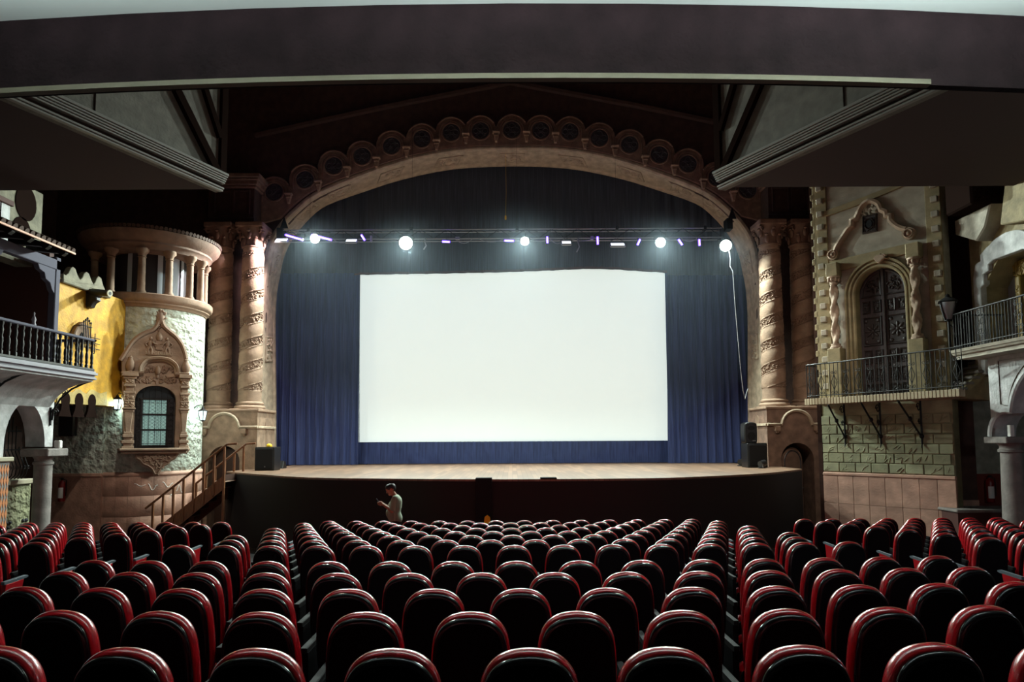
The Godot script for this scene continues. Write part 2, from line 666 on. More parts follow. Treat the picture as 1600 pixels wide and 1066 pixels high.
func make_shell():
	var s = sh(along())
	s.slab(p2([-6, 0.423, 22.2, -1.565, 22.2, -2.1, -6, -0.2]), -16.0, 16.0)
	struct("floor", s, M.carpet, "dark raked floor of the stalls under the seats")
	s = sh()
	s.box(Vector3(-16, 15.5, -24), Vector3(16, 15.8, -5.2))
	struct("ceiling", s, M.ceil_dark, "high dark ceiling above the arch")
	s = sh(plan(0))
	var edge = PackedVector2Array()
	for i in 25:
		var x = -12.0 + i
		edge.append(Vector2(x, 5.0 + 0.0115 * x * x))
	var p = edge.duplicate()
	p.append_array(p2([16, 6.7, 16, -6, -16, -6, -16, 6.7]))
	s.slab(p, 4.97, 5.45)
	struct("ceiling", s, M.ceil_white, "pale ceiling under the balcony, along the top of the picture")
	# downstand beam at the balcony's front
	s = sh(plan(0))
	p = edge.duplicate()
	for i in 25:
		p.append(edge[24 - i] + Vector2(0, 0.07))
	s.slab(p, 4.37, 4.97)
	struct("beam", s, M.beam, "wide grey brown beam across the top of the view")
	s = sh(plan(0))
	p = PackedVector2Array()
	for i in 17:
		var x = lerpf(-6.0, 3.262, i / 16.0)
		p.append(Vector2(x, 4.975 + 0.0115 * x * x))
	for i in 17:
		p.append(p[16 - i] + Vector2(0, 0.06))
	s.slab(p, 4.362, 4.402)
	struct("trim_1", s, M.olive_trim, "cream strip along the lower edge of the beam")
	s = sh(plan(0))
	p = edge.duplicate()
	for i in 25:
		p.append(edge[24 - i] + Vector2(0, 0.3))
	s.slab(p, 5.45, 15.5)
	struct("wall_balcony", s, M.ceil_dark)
	# side walls of the hall behind the fronts, rear wall
	s = sh()
	s.box(Vector3(-16.3, -2.2, -24), Vector3(-16, 15.8, 6))
	struct("wall_left_outer", s, M.brown_wall)
	s = sh()
	s.box(Vector3(16, -2.2, -24), Vector3(16.3, 15.8, 6))
	struct("wall_right_outer", s, M.brown_wall)
	s = sh()
	s.box(Vector3(-16.3, -0.5, 6), Vector3(16.3, 5.5, 6.3))
	struct("wall_rear", s, M.brown_wall)
	galleries()
	proscenium()
	# trough lamps added out of view, shining up to brighten the pale ceiling
	for x in [-3.1, 0.0, 3.1]:
		var t = thing("added_trough_lamp", "added trough lamp under the balcony ceiling, the %s one, above the frame" % ("left" if x < 0 else ("right" if x > 0 else "middle")), "lamp", Vector3(x, 1.46, -3.85 - 0.007 * x * x))
		s = sh()
		s.box(Vector3(-1.4, 2.9, -0.1), Vector3(1.4, 3.05, 0.1), 0.02)
		for k in [-0.4, 0.4]:
			s.tube(PackedVector3Array([Vector3(k, 3.0, 0.09), Vector3(k, 3.52, 0.09)]), 0.01, 6)
		obj("trough", s, M.black_metal, t)
		s = sh()
		s.box(Vector3(-1.35, 3.052, -0.07), Vector3(1.35, 3.062, 0.07))
		obj("lamp_tube", s, M.cove, t)
		var l := AreaLight3D.new()
		l.name = "added_trough_light"
		l.area_size = Vector2(2.7, 0.14)
		l.rotation_degrees = Vector3(90, 0, 0)
		l.position = Vector3(0, 3.08, 0)
		l.light_color = Color(0.93, 1.0, 1.0)
		l.light_energy = 11.0 + 1.6 * x
		l.shadow_enabled = true
		t.add_child(l)


	# fill lamp added out of view to brighten the right arcade
	var a = thing("added_aisle_lamp", "added round lamp over the right aisle, out of the picture to the right", "lamp", Vector3(10.2, 2.5, -6.6))
	s = sh()
	s.ball(Vector3.ZERO, Vector3(0.16, 0.16, 0.16), 8, 14)
	obj("lamp_globe", s, M.cove, a)
	s = sh()
	s.tube(PackedVector3Array([Vector3(0, 0.15, 0), Vector3(0, 2.48, 0)]), 0.015, 6)
	obj("stem", s, M.iron, a)
	var al := OmniLight3D.new()
	al.name = "added_aisle_light"
	al.light_size = 0.15
	al.light_color = Color(0.92, 0.97, 1.0)
	al.light_energy = 3.0
	al.omni_range = 40.0
	al.omni_attenuation = 2.0
	al.shadow_enabled = true
	a.add_child(al)


func galleries():
	for k in 2:
		var left = k == 0
		var s = sh(plan(0))
		if left:
			s.slab(p2([-6.1, 14, -9.53, 5.4, -16, 5.4, -16, 14]), 6.9, 7.2)
		else:
			s.slab(p2([4.41, 14.04, 8.73, 5.4, 16, 5.4, 16, 14.04]), 6.9, 7.2)
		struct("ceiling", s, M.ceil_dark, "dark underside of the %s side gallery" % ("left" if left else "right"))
		var t: Transform3D = frame(Vector3(-9.53, 0, -5.4), Vector3(3.43, 0, -8.6)) if left else frame(Vector3(4.41, 0, -14.04), Vector3(4.32, 0, 8.64))
		var len_ = 9.26 if left else 9.66
		s = sh(t)
		s.box(Vector3(0, 6.85, -0.15), Vector3(len_, 10.6, 0))
		var w = struct("wall_gallery_" + ("left" if left else "right"), s, M.parapet, "grey panelled front of the %s side gallery" % ("left" if left else "right"))
		# ridged moulding along its foot
		var y = 6.84
		for r in [[0.035, 0.06], [0.035, 0.09], [0.06, 0.03], [0.03, 0.11], [0.03, 0.135], [0.03, 0.16], [0.03, 0.185], [0.05, 0.21]]:
			s = sh(t)
			s.box(Vector3(0, y, -0.02), Vector3(len_, y + r[0], r[1]), 0.006)
			obj("moulding_ridge", s, M.moulding if r[1] != 0.03 else M.dark_matte, w)
			y += r[0] + 0.008
		s = sh(t)
		if left:
			bar(s, Vector2(9.229, 7.053), Vector2(7.851, 8.644), 0.17, -0.02, 0.10)
			bar(s, Vector2(9.162, 7.968), Vector2(8.546, 9.131), 0.13, -0.02, 0.09)
		else:
			bar(s, Vector2(0.045, 7.062), Vector2(1.343, 8.726), 0.15, -0.02, 0.10)
			bar(s, Vector2(0.103, 8.081), Vector2(0.617, 9.087), 0.12, -0.02, 0.09)
		obj("brace", s, M.dark_matte, w)
		s = sh(t)
		var e = len_ if left else 0.0
		s.box(Vector3(e - 0.1, 7.1, -0.2), Vector3(e + 0.1, 10.6, 0.06), 0.02)
		obj("end_post", s, M.dark_matte, w)
		for q in ([2.3, 4.4, 6.4] if left else [3.0, 5.2, 7.4]):
			s = sh(t)
			s.box(Vector3(q - 0.012, 7.2, -0.01), Vector3(q + 0.012, 10.6, 0.012))
			obj("panel_joint", s, M.dark_matte, w)
		# a theatre lantern clamped high on the front
		var g = thing("spotlight", "dark spotlight clamped to the %s gallery front, aimed at the stage" % ("left" if left else "right"), "spotlight", t * (Vector3(8.05, 8.98, 0.1) if left else Vector3(1.35, 9.1, 0.1)))
		var aim: Vector3 = (Vector3(-9.5, 1.4, -21.3) if left else Vector3(8.9, 0.8, -21.5)) - g.position
		g.basis = Basis.looking_at(-aim)
		var gl := SpotLight3D.new()  # wash and lens glow added to brighten the pedestal and tower fronts
		gl.name = "added_wash_light"
		gl.position = Vector3(0, -0.02, 0.46)
		gl.rotation.y = PI
		gl.spot_angle = 26.0 if left else 20.0
		gl.spot_angle_attenuation = 0.9
		gl.spot_range = 40.0
		gl.spot_attenuation = 2.0
		gl.light_size = 0.1
		gl.light_color = Color(1.0, 0.95, 0.88)
		gl.light_energy = 85.0 if left else 45.0
		gl.shadow_enabled = true
		g.add_child(gl)
		s = sh()
		s.tube(PackedVector3Array([Vector3(0, 0, 0.06), Vector3(0, 0, 0.42)]), 0.1, 12, 0.12)
		obj("can", s, M.black_metal, g)
		s = sh()
		s.tube(PackedVector3Array([Vector3(0, 0, 0.42), Vector3(0, 0, 0.43)]), 0.1, 12)
		obj("lamp_lens", s, M.lamp_soft, g)
		s = sh()
		s.tube(PackedVector3Array([Vector3(-0.13, 0.0, 0.25), Vector3(-0.13, 0.2, 0.2), Vector3(0, 0.26, 0.02), Vector3(0.13, 0.2, 0.2), Vector3(0.13, 0.0, 0.25)]), 0.014, 5)
		s.box(Vector3(-0.05, 0.2, -0.1), Vector3(0.05, 0.3, 0.05))
		obj("yoke", s, M.iron, g)


func proscenium():
	var outer = p2([-8.692, 0.64, -8.662, 2.238, -8.648, 3.563, -8.634, 5.55, -8.628, 6.701, -8.558, 7.381, -8.402, 8.383, -8.072, 9.046, -7.543, 9.642, -6.786, 10.238, -5.302, 10.87, -3.518, 11.475, -1.749, 11.792, 0.044, 11.841])
	var inner = p2([-8.504, 0.681, -8.537, 2.263, -8.566, 3.651, -8.633, 5.731, -8.611, 6.935, -8.509, 7.647, -8.359, 8.386, -7.997, 9.126, -7.397, 9.845, -6.791, 10.3, -5.544, 10.761, -4.01, 11.255, -2.139, 11.634, 0.043, 11.732])
	for k in 13:
		outer.append(Vector2(-outer[12 - k].x, outer[12 - k].y))
		inner.append(Vector2(-inner[12 - k].x, inner[12 - k].y))
	var o2 = smooth_line(outer, 3)
	var i2 = smooth_line(inner, 3)
	var t = frame(Vector3(0, 0, -23.5), Vector3.RIGHT)
	var s = sh(t)
	var p = p2([-16, 15.5, -16, -1.9])
	p.append(Vector2(o2[0].x, -1.9))
	p.append_array(o2)
	p.append(Vector2(-o2[0].x, -1.9))
	p.append_array(p2([16, -1.9, 16, 15.5]))
	s.slab(p, -0.3, 0.0)
	var w = struct("wall_front", s, M.brown_wall, "brown plaster wall round the stage opening")
	# splayed band of the arch
	var band := Node3D.new()
	band.name = "wall_arch_band"
	band.set_meta("kind", "structure")
	band.set_meta("label", "pale splayed plaster band lining the great stage arch")
	add_child(band)
	s = sh(t)
	var n = o2.size()
	for i in n - 1:
		for f in 4:
			var a0 = o2[i].lerp(i2[i], f / 4.0)
			var a1 = o2[i + 1].lerp(i2[i + 1], f / 4.0)
			var b0 = o2[i].lerp(i2[i], (f + 1) / 4.0)
			var b1 = o2[i + 1].lerp(i2[i + 1], (f + 1) / 4.0)
			s.quad(s.v3(a0, -1.1 * f / 4.0), s.v3(a1, -1.1 * f / 4.0), s.v3(b1, -1.1 * (f + 1) / 4.0), s.v3(b0, -1.1 * (f + 1) / 4.0), s.v3(Vector2(-a0.x, 4.0 - a0.y), 0))
	obj("soffit", s, M.cream, band)
	s = sh(t)
	s.mould(o2, p2([-0.03, -0.10, -0.02, 0.05, 0.03, 0.09, 0.09, 0.09, 0.11, 0.05, 0.15, 0.05, 0.17, -0.01]))
	obj("roll_moulding", s, M.cream, band)
	s = sh(t)
	s.mould(i2, p2([0.10, -0.92, 0.05, -0.90, -0.03, -1.0, -0.03, -1.14, 0.06, -1.14]))
	obj("inner_edge", s, M.cream, band)
	# carved panels set in the band
	for f in [0.10, 0.21, 0.315, 0.365, 0.41, 0.455, 0.5, 0.545, 0.59, 0.635, 0.685, 0.79, 0.90]:
		var q: float = f * (n - 1)
		var i = int(q)
		var a = o2[i].lerp(o2[i + 1], q - i)
		var b = i2[i].lerp(i2[i + 1], q - i)
		var d = (o2[i + 1] - o2[i]).normalized()
		var x = Vector3(d.x, d.y, 0)
		var y = (s.v3(b, -1.1) - s.v3(a, 0.0)).normalized()
		var z = x.cross(y).normalized()
		if z.dot(Vector3(-a.x, 4.0 - a.y, 0)) < 0:
			z = -z
			x = -x
		var c = s.v3(a.lerp(b, 0.5), -0.55)
		s = sh(t * Transform3D(Basis(x, y, z), c))
		s.box(Vector3(-0.45, -0.34, -0.03), Vector3(0.45, 0.34, 0.018), 0.01)
		for r in [[-0.45, -0.34, 0.45, -0.28], [-0.45, 0.28, 0.45, 0.34], [-0.45, -0.34, -0.39, 0.34], [0.39, -0.34, 0.45, 0.34]]:
			s.box(Vector3(r[0], r[1], 0), Vector3(r[2], r[3], 0.04), 0.01)
		foliage(s, Vector2.ZERO, 0.66, 0.46, 0.02, 16, 0.085, int(f * 100))
		obj("carved_panel", s, M.cream, band)
	# scalloped frieze of medallions over the arch
	var cs = p2([-8.324, 10.316, -7.254, 10.76, -6.245, 11.257, -5.243, 11.601, -4.202, 11.969, -3.136, 12.221, -2.098, 12.45, -1.067, 12.503, 0.048, 12.532])
	for k in 8:
		cs.append(Vector2(-cs[7 - k].x, cs[7 - k].y))
	p = PackedVector2Array([Vector2(cs[0].x - 0.57, 9.165)])
	for i in 17:
		var a0 = 180.0
		var a1 = 0.0
		if i > 0:
			var d = cs[i - 1] - cs[i]
			a0 = rad_to_deg(d.angle()) - rad_to_deg(acos(minf(1.0, d.length() * 0.5 / 0.575)))
			if a0 < 0:
				a0 += 360.0
		if i < 16:
			var d = cs[i + 1] - cs[i]
			a1 = rad_to_deg(d.angle()) + rad_to_deg(acos(minf(1.0, d.length() * 0.5 / 0.575)))
		p.append_array(arc(cs[i], 0.573, a0, a1, 9))
	p.append(Vector2(-p[0].x, p[0].y))
	var under = PackedVector2Array()
	for i in o2.size():
		if o2[i].y > p[0].y + 0.05:
			under.append(o2[i] + Vector2(0.17 * signf(o2[i].x) * clampf(absf(o2[i].x) / 6.0, 0, 1), 0.12))
	under.reverse()
	p.append_array(under)
	s = sh(t)
	s.slab(p, -0.02, 0.10, 0.03, false)
	obj("scalloped_frieze", s, M.plaster_dark, w)
	for i in 17:
		s = sh(t)
		var path = PackedVector2Array([cs[i] + Vector2(-0.40, -0.35)])
		path.append_array(arc(cs[i], 0.40, 180, 0, 14))
		path.append(cs[i] + Vector2(0.40, -0.35))
		s.mould(path, p2([-0.02, 0.09, 0.0, 0.13, 0.03, 0.13, 0.05, 0.10]))
		s.mould(arc(cs[i], 0.50, 150, 30, 10), p2([0.02, 0.09, 0.03, 0.15, 0.06, 0.15, 0.08, 0.09]))
		obj("scallop_arch", s, M.plaster_dark, w)
		s = sh(t)
		s.mould(arc(cs[i], 0.335, 0, 360 - 15, 23), p2([0.03, 0.09, 0.02, 0.14, -0.02, 0.14, -0.03, 0.10]), true)
		var m = obj("medallion", s, M.plaster_dark, w)
		s = sh(t)
		s.slab(arc(cs[i], 0.31, 0, 345, 23), 0.06, 0.105)
		for a in 4:
			var pc = cs[i] + Vector2(cos(a * PI / 2), sin(a * PI / 2)) * 0.165
			s.mould(arc(pc, 0.095, 0, 330, 11), p2([0.02, 0.10, 0.0, 0.13, -0.02, 0.10]), true)
			pc = cs[i] + Vector2(cos(a * PI / 2 + PI / 4), sin(a * PI / 2 + PI / 4)) * 0.2
			s.ball(Vector3(pc.x, pc.y, 0.105), Vector3(0.05, 0.05, 0.02), 4, 6)
		s.ball(Vector3(cs[i].x, cs[i].y, 0.105), Vector3(0.06, 0.06, 0.03), 4, 8)
		obj("rosette", s, M.medal, m)
	for i in 16:
		var c = cs[i].lerp(cs[i + 1], 0.5)
		var y = minf(cs[i].y, cs[i + 1].y) - 0.07
		s = sh(t)
		s.box(Vector3(c.x - 0.13, y - 0.06, 0.05), Vector3(c.x + 0.13, y, 0.30), 0.01)
		s.slab(p2([c.x - 0.10, y - 0.05, c.x - 0.07, y - 0.22, c.x - 0.04, y - 0.36, c.x + 0.04, y - 0.36, c.x + 0.07, y - 0.22, c.x + 0.10, y - 0.05]), 0.08, 0.22, 0.03)
		s.box(Vector3(c.x - 0.085, y - 0.17, 0.08), Vector3(c.x + 0.085, y - 0.14, 0.25), 0.01)
		obj("corbel", s, M.plaster, w)
	# raking line of the gable above
	s = sh(t)
	s.mould(p2([-9.047, 12.323, -4.509, 13.333, 0.057, 14.231]), p2([0.0, 0.0, 0.02, 0.14, 0.12, 0.16, 0.16, 0.0]))
	s.mould(mirrored(p2([-9.047, 12.323, -4.509, 13.333, 0.057, 14.231]), 0.0), p2([0.0, 0.0, 0.02, 0.14, 0.12, 0.16, 0.16, 0.0]))
	obj("raking_cornice", s, M.brown_wall, w)
	for k in 2:
		side_order(k == 0)


# pedestal with its little door, two twisted columns and the block above them, on one side of the stage
func side_order(left: bool):
	var sg = 1.0 if left else -1.0
	var word = "left" if left else "right"
	var x0 = minf(sg * -8.17, sg * -10.45)
	var x1 = maxf(sg * -8.17, sg * -10.45)
	var t = frame(Vector3(0, 0, -21.9), Vector3.RIGHT)
	var dx: float = (-9.215) if left else (9.108)
	var dh: float = (1.446) if left else (1.453)
	var r = 0.50 if left else 0.52
	var s = sh(t)
	var p = p2([x0, -1.75, dx - r, -1.75])
	p.append_array(arc(Vector2(dx, dh - r), r, 180, 0, 14))
	p.append_array(p2([dx + r, -1.75, x1, -1.75, x1, 2.56, x0, 2.56]))
	s.slab(p, -1.6, 0.0)
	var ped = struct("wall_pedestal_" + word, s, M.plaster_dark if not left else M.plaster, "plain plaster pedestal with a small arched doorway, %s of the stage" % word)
	s = sh(t)
	s.box(Vector3(x0 - 0.04, 2.54, -1.6), Vector3(x1 + 0.05, 2.62, 0.05), 0.015)
	obj("cap_moulding", s, M.plaster, ped)
	# string course that lifts over the door in an arch
	s = sh(t)
	var ya = 2.039
	var hr = 0.47
	p = PackedVector2Array([Vector2(x0, ya), Vector2(dx - hr - 0.02, ya)])
	p.append_array(arc(Vector2(dx, ya + 0.0), hr, 172, 8, 12, 0.44))
	p.append_array([Vector2(dx + hr + 0.02, ya), Vector2(x1 + 0.03, ya)])
	s.mould(p, p2([-0.04, 0.0, -0.03, 0.07, 0.02, 0.11, 0.05, 0.09, 0.05, 0.0]))
	obj("string_moulding", s, M.cream, ped)
	s = sh(t)
	for q in [dx - 0.63, dx + 0.63]:
		s = sh(t)
		s.box(Vector3(q - 0.09, ya - 0.22, -0.02), Vector3(q + 0.09, ya - 0.04, 0.12), 0.02)
		s.box(Vector3(q - 0.05, ya - 0.27, -0.02), Vector3(q + 0.05, ya - 0.2, 0.09), 0.02)
		obj("bracket", s, M.plaster, ped)
	# niche with a round head on the cheek that faces the stage
	s = sh(Transform3D(Basis(Vector3.FORWARD, Vector3.UP, Vector3.RIGHT) if left else Basis(Vector3.BACK, Vector3.UP, Vector3.LEFT), Vector3(-8.17 * sg, 0, -22.75)))
	s.slab(p2([-0.08, 0.9, 0.08, 0.9, 0.08, 2.0, -0.08, 2.0]), -0.02, 0.012)
	s.slab(arc(Vector2(0, 2.13), 0.17, 0, 345, 15, 0.24), -0.02, 0.014)
	obj("keyhole_niche", s, M.carving, ped)
	s = sh(Transform3D(Basis(Vector3.FORWARD, Vector3.UP, Vector3.RIGHT) if left else Basis(Vector3.BACK, Vector3.UP, Vector3.LEFT), Vector3(-8.17 * sg, 0, -22.7)))
	s.box(Vector3(-0.8, ya - 0.04, 0), Vector3(0.8, ya + 0.04, 0.05), 0.01)
	obj("string_moulding", s, M.cream, ped)
	# the little door
	var dn = struct("door_1" if left else "door_2", sh_door(dx, dh, r, left), M.stair_face if left else M.plaster_dark, "small round-headed brown door in the %s pedestal" % word)
	s = sh(door_at)
	if not left:
		s.mould(PackedVector2Array([Vector2(-0.33, -1.4)]) + arc(Vector2(0, dh - r - 0.08), 0.33, 180, 0, 12) + PackedVector2Array([Vector2(0.33, -1.4)]), p2([-0.02, 0.03, 0.0, 0.05, 0.03, 0.05, 0.05, 0.03]))
		obj("panel_moulding", s, M.carving, dn)
	s.ball(Vector3(-0.32 if left else 0.36, 0.0, 0.06), Vector3(0.035, 0.035, 0.035), 5, 8)
	obj("door_knob", s, M.steel, dn)
	# block over the columns
	var e0 = x0 + (0.1 if left else 0.59)
	var e1 = x1 - (0.59 if left else 0.1)
	s = sh(frame(Vector3(0, 0, -22.75), Vector3.RIGHT))
	var yb = 8.828
	var yt = 10.219
	s.box(Vector3(e0, yb, -0.74), Vector3(e1, yt, 0.0), 0.02)
	var ent = struct("wall_entablature_" + word, s, M.brown_wall, "dark plaster block carried by the two twisted columns %s of the stage" % word)
	s = sh(frame(Vector3(0, 0, -22.75), Vector3.RIGHT))
	var yc = yt
	for q in [[0.10, 0.06], [0.14, 0.11], [0.08, 0.17], [0.14, 0.23]]:
		s.box(Vector3(e0 - q[1], yc, -0.74), Vector3(e1 + q[1], yc + q[0] - 0.008, q[1]), 0.015)
		yc += q[0]
	obj("cornice", s, M.plaster_dark, ent)
	s = sh(frame(Vector3(0, 0, -22.75), Vector3.RIGHT))
	s.box(Vector3(e0, yb + 0.36, -0.05), Vector3(e1, yb + 0.42, 0.05), 0.01)
	for q in [-9.85, -9.2]:
		var c: float = q * sg
		s.mould(p2([c - 0.27, yb + 0.5, c + 0.27, yb + 0.5, c + 0.27, yt - 0.1, c - 0.27, yt - 0.1]), p2([-0.03, 0.0, -0.02, 0.04, 0.02, 0.04, 0.03, 0.0]), true)
	obj("panel_moulding", s, M.brown_wall, ent)
	for k in 2:
		var inner = k == 1
		var at = Vector3(sg * (-8.64 if inner else -9.68), 2.62, -22.45)
		twisted_column(at, "twisted plaster column with carved spiral bands, %s of the stage and %s the arch" % [word, "nearer" if inner else "farther from"], yb)


func sh_door(dx: float, dh: float, r: float, left: bool) -> ArrayMesh:
	var at = Transform3D(Basis(Vector3.UP, -0.15 if left else 0.42), Vector3(dx + (0.03 if left else -0.09), 0, -22.25 if left else -22.15))
	var s = sh(at)
	var w = 0.46 if left else 0.42
	var p = PackedVector2Array([Vector2(-w, -1.6)])
	p.append_array(arc(Vector2(0, dh - r - 0.05), w, 180, 0, 14))
	p.append(Vector2(w, -1.6))
	s.slab(p, -0.02, 0.04, 0.008)
	door_at = at
	return s.commit()


var door_at := Transform3D.IDENTITY
var column_parts := {}


func twisted_column(at: Vector3, label: String, top: float):
	var h = top - at.y - 0.0
	if column_parts.is_empty():
		# shaft from above the base to under the capital
		var s = sh()
		var y0 = 0.26
		var y1 = h - 0.82
		var rows = 260
		var segs = 72
		var pos = func(i: int, j: int) -> Vector3:
			var y = lerpf(y0, y1, float(i) / rows)
			var a = TAU * j / segs
			var r = 0.37 - 0.045 * float(i) / rows
			var ph = fposmod((y - 0.62) / 0.775 + a / TAU, 1.0)
			if y > 0.62 and y < y1 - 0.15:
				if ph < 0.42:
					var u = ph / 0.42
					r += 0.022
					if u > 0.08 and u < 0.92:
						r -= 0.040
				else:
					r += 0.006 + 0.020 * sin((ph - 0.42) / 0.58 * PI)
			return Vector3(cos(a) * r, y, sin(a) * r)
		var grid = []
		for i in rows + 1:
			var row = PackedVector3Array()
			for j in segs:
				row.append(pos.call(i, j))
			grid.append(row)
		var norms = []
		for i in rows + 1:
			var row = PackedVector3Array()
			for j in segs:
				var du: Vector3 = grid[i][(j + 1) % segs] - grid[i][(j + segs - 1) % segs]
				var dv: Vector3 = grid[mini(i + 1, rows)][j] - grid[maxi(i - 1, 0)][j]
				var m = du.cross(dv).normalized()
				if m.dot(Vector3(grid[i][j].x, 0, grid[i][j].z)) < 0:
					m = -m
				row.append(m)
			norms.append(row)
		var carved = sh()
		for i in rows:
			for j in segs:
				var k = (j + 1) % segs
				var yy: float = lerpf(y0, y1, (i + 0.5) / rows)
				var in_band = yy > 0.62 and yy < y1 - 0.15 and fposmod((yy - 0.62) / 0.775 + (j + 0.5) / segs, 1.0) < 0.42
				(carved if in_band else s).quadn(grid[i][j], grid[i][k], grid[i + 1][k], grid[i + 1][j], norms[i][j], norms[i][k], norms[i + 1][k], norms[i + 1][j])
		column_parts.shaft = s.commit()
		var g := RandomNumberGenerator.new()
		g.seed = 21
		for i in 620:
			var y = g.randf_range(0.66, y1 - 0.19)
			var u = g.randf_range(0.14, 0.86)
			var a = TAU * (u * 0.42 - (y - 0.62) / 0.775)
			var r = 0.37 - 0.045 * (y - y0) / (y1 - y0) - 0.012
			carved.t = Transform3D(Basis(Vector3.UP, PI / 2 - a) * Basis(Vector3.BACK, g.randf() * TAU), Vector3(cos(a) * r, y, sin(a) * r))
			carved.ball(Vector3.ZERO, Vector3(0.042, 0.020, 0.034), 4, 6)
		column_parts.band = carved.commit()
		s = sh()
		s.lathe(p2([0.0, 0.02, 0.47, 0.02, 0.49, 0.05, 0.49, 0.09, 0.46, 0.13, 0.41, 0.145, 0.41, 0.16, 0.44, 0.18, 0.44, 0.22, 0.40, 0.25, 0.36, 0.27, 0.36, 0.30]), Vector3.ZERO, 32)
		s.box(Vector3(-0.48, 0, -0.48), Vector3(0.48, 0.03, 0.48), 0.01)
		column_parts.base = s.commit()
		s = sh()
		var c = h - 0.84
		s.lathe(p2([0.32, c, 0.37, c + 0.02, 0.37, c + 0.06, 0.33, c + 0.08, 0.34, c + 0.30, 0.40, c + 0.55, 0.46, c + 0.66, 0.0, c + 0.66]), Vector3.ZERO, 28)
		s.box(Vector3(-0.46, c + 0.66, -0.46), Vector3(0.46, c + 0.84, 0.46), 0.03)
		for j in 12:
			var a = TAU * j / 12
			var low = j % 2 == 0
			var y = c + (0.28 if low else 0.48)
			s.t = Transform3D(Basis(Vector3.UP, -a), Vector3(0, 0, 0))
			s.ball(Vector3(0.37 if low else 0.41, y - 0.08, 0), Vector3(0.05, 0.15, 0.08), 5, 7)
			s.ball(Vector3(0.43 if low else 0.47, y + 0.05, 0), Vector3(0.05, 0.045, 0.07), 4, 6)
		for j in 4:
			var a = TAU * (j + 0.5) / 4
			s.t = Transform3D(Basis(Vector3.UP, -a), Vector3(0, c + 0.56, 0))
			scroll(s, Vector2(0.50, 0.0), 0.11, 0, 1.4, 0.0, 0.035)
		column_parts.capital = s.commit()
	var t = thing("twisted_column", label, "column", at, "twisted columns beside the stage arch")
	obj("base", column_parts.base, M.plaster, t)
	obj("shaft", column_parts.shaft, M.plaster, t)
	obj("spiral_band", column_parts.band, M.carving, t)  # darker plaster tone stands in for shade among the carved leaves
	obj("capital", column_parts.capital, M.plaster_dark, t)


# ------------------------------------------------------------------ stage, screen, drapes, lamps
func hp(a: Array) -> PackedVector2Array:
	var r = PackedVector2Array()
	for q: Vector3 in a:
		r.append(Vector2(q.x, -q.z))
	return r


func drape(s: Shape, x0: float, x1: float, top, bottom, d: float, folds: float, amp: float, seed_ := 1, rows := 14):
	# hanging cloth in folds that open a little towards the hem
	var g := FastNoiseLite.new()
	g.seed = seed_
	g.frequency = 0.9
	var cols = int(folds * 14)
	var pts = []
	for i in cols + 1:
		var u = float(i) / cols
		var x = lerpf(x0, x1, u)
		var col = PackedVector3Array()
		for j in rows + 1:
			var v = float(j) / rows
			var ph = u * folds * TAU + g.get_noise_2d(x * 1.3, v * 0.5) * 2.6
			var a = amp * (0.75 + 0.4 * g.get_noise_2d(x * 2.0 + 50.0, 3.0)) * (0.8 + 0.3 * v)
			col.append(Vector3(x + 0.02 * sin(ph * 0.5) * v, lerpf(top.call(x), bottom.call(x), v), -d + a * (sin(ph) + 0.35 * sin(2.3 * ph + 1.0))))
		pts.append(col)
	var nn = []
	for i in cols + 1:
		var col = PackedVector3Array()
		for j in rows + 1:
			var du: Vector3 = pts[mini(i + 1, cols)][j] - pts[maxi(i - 1, 0)][j]
			var dv: Vector3 = pts[i][mini(j + 1, rows)] - pts[i][maxi(j - 1, 0)]
			var m = du.cross(dv).normalized()
			col.append(m if m.z > 0 else -m)
		nn.append(col)
	for i in cols:
		for j in rows:
			s.quadn(pts[i][j], pts[i + 1][j], pts[i + 1][j + 1], pts[i][j + 1], nn[i][j], nn[i + 1][j], nn[i + 1][j + 1], nn[i][j + 1])


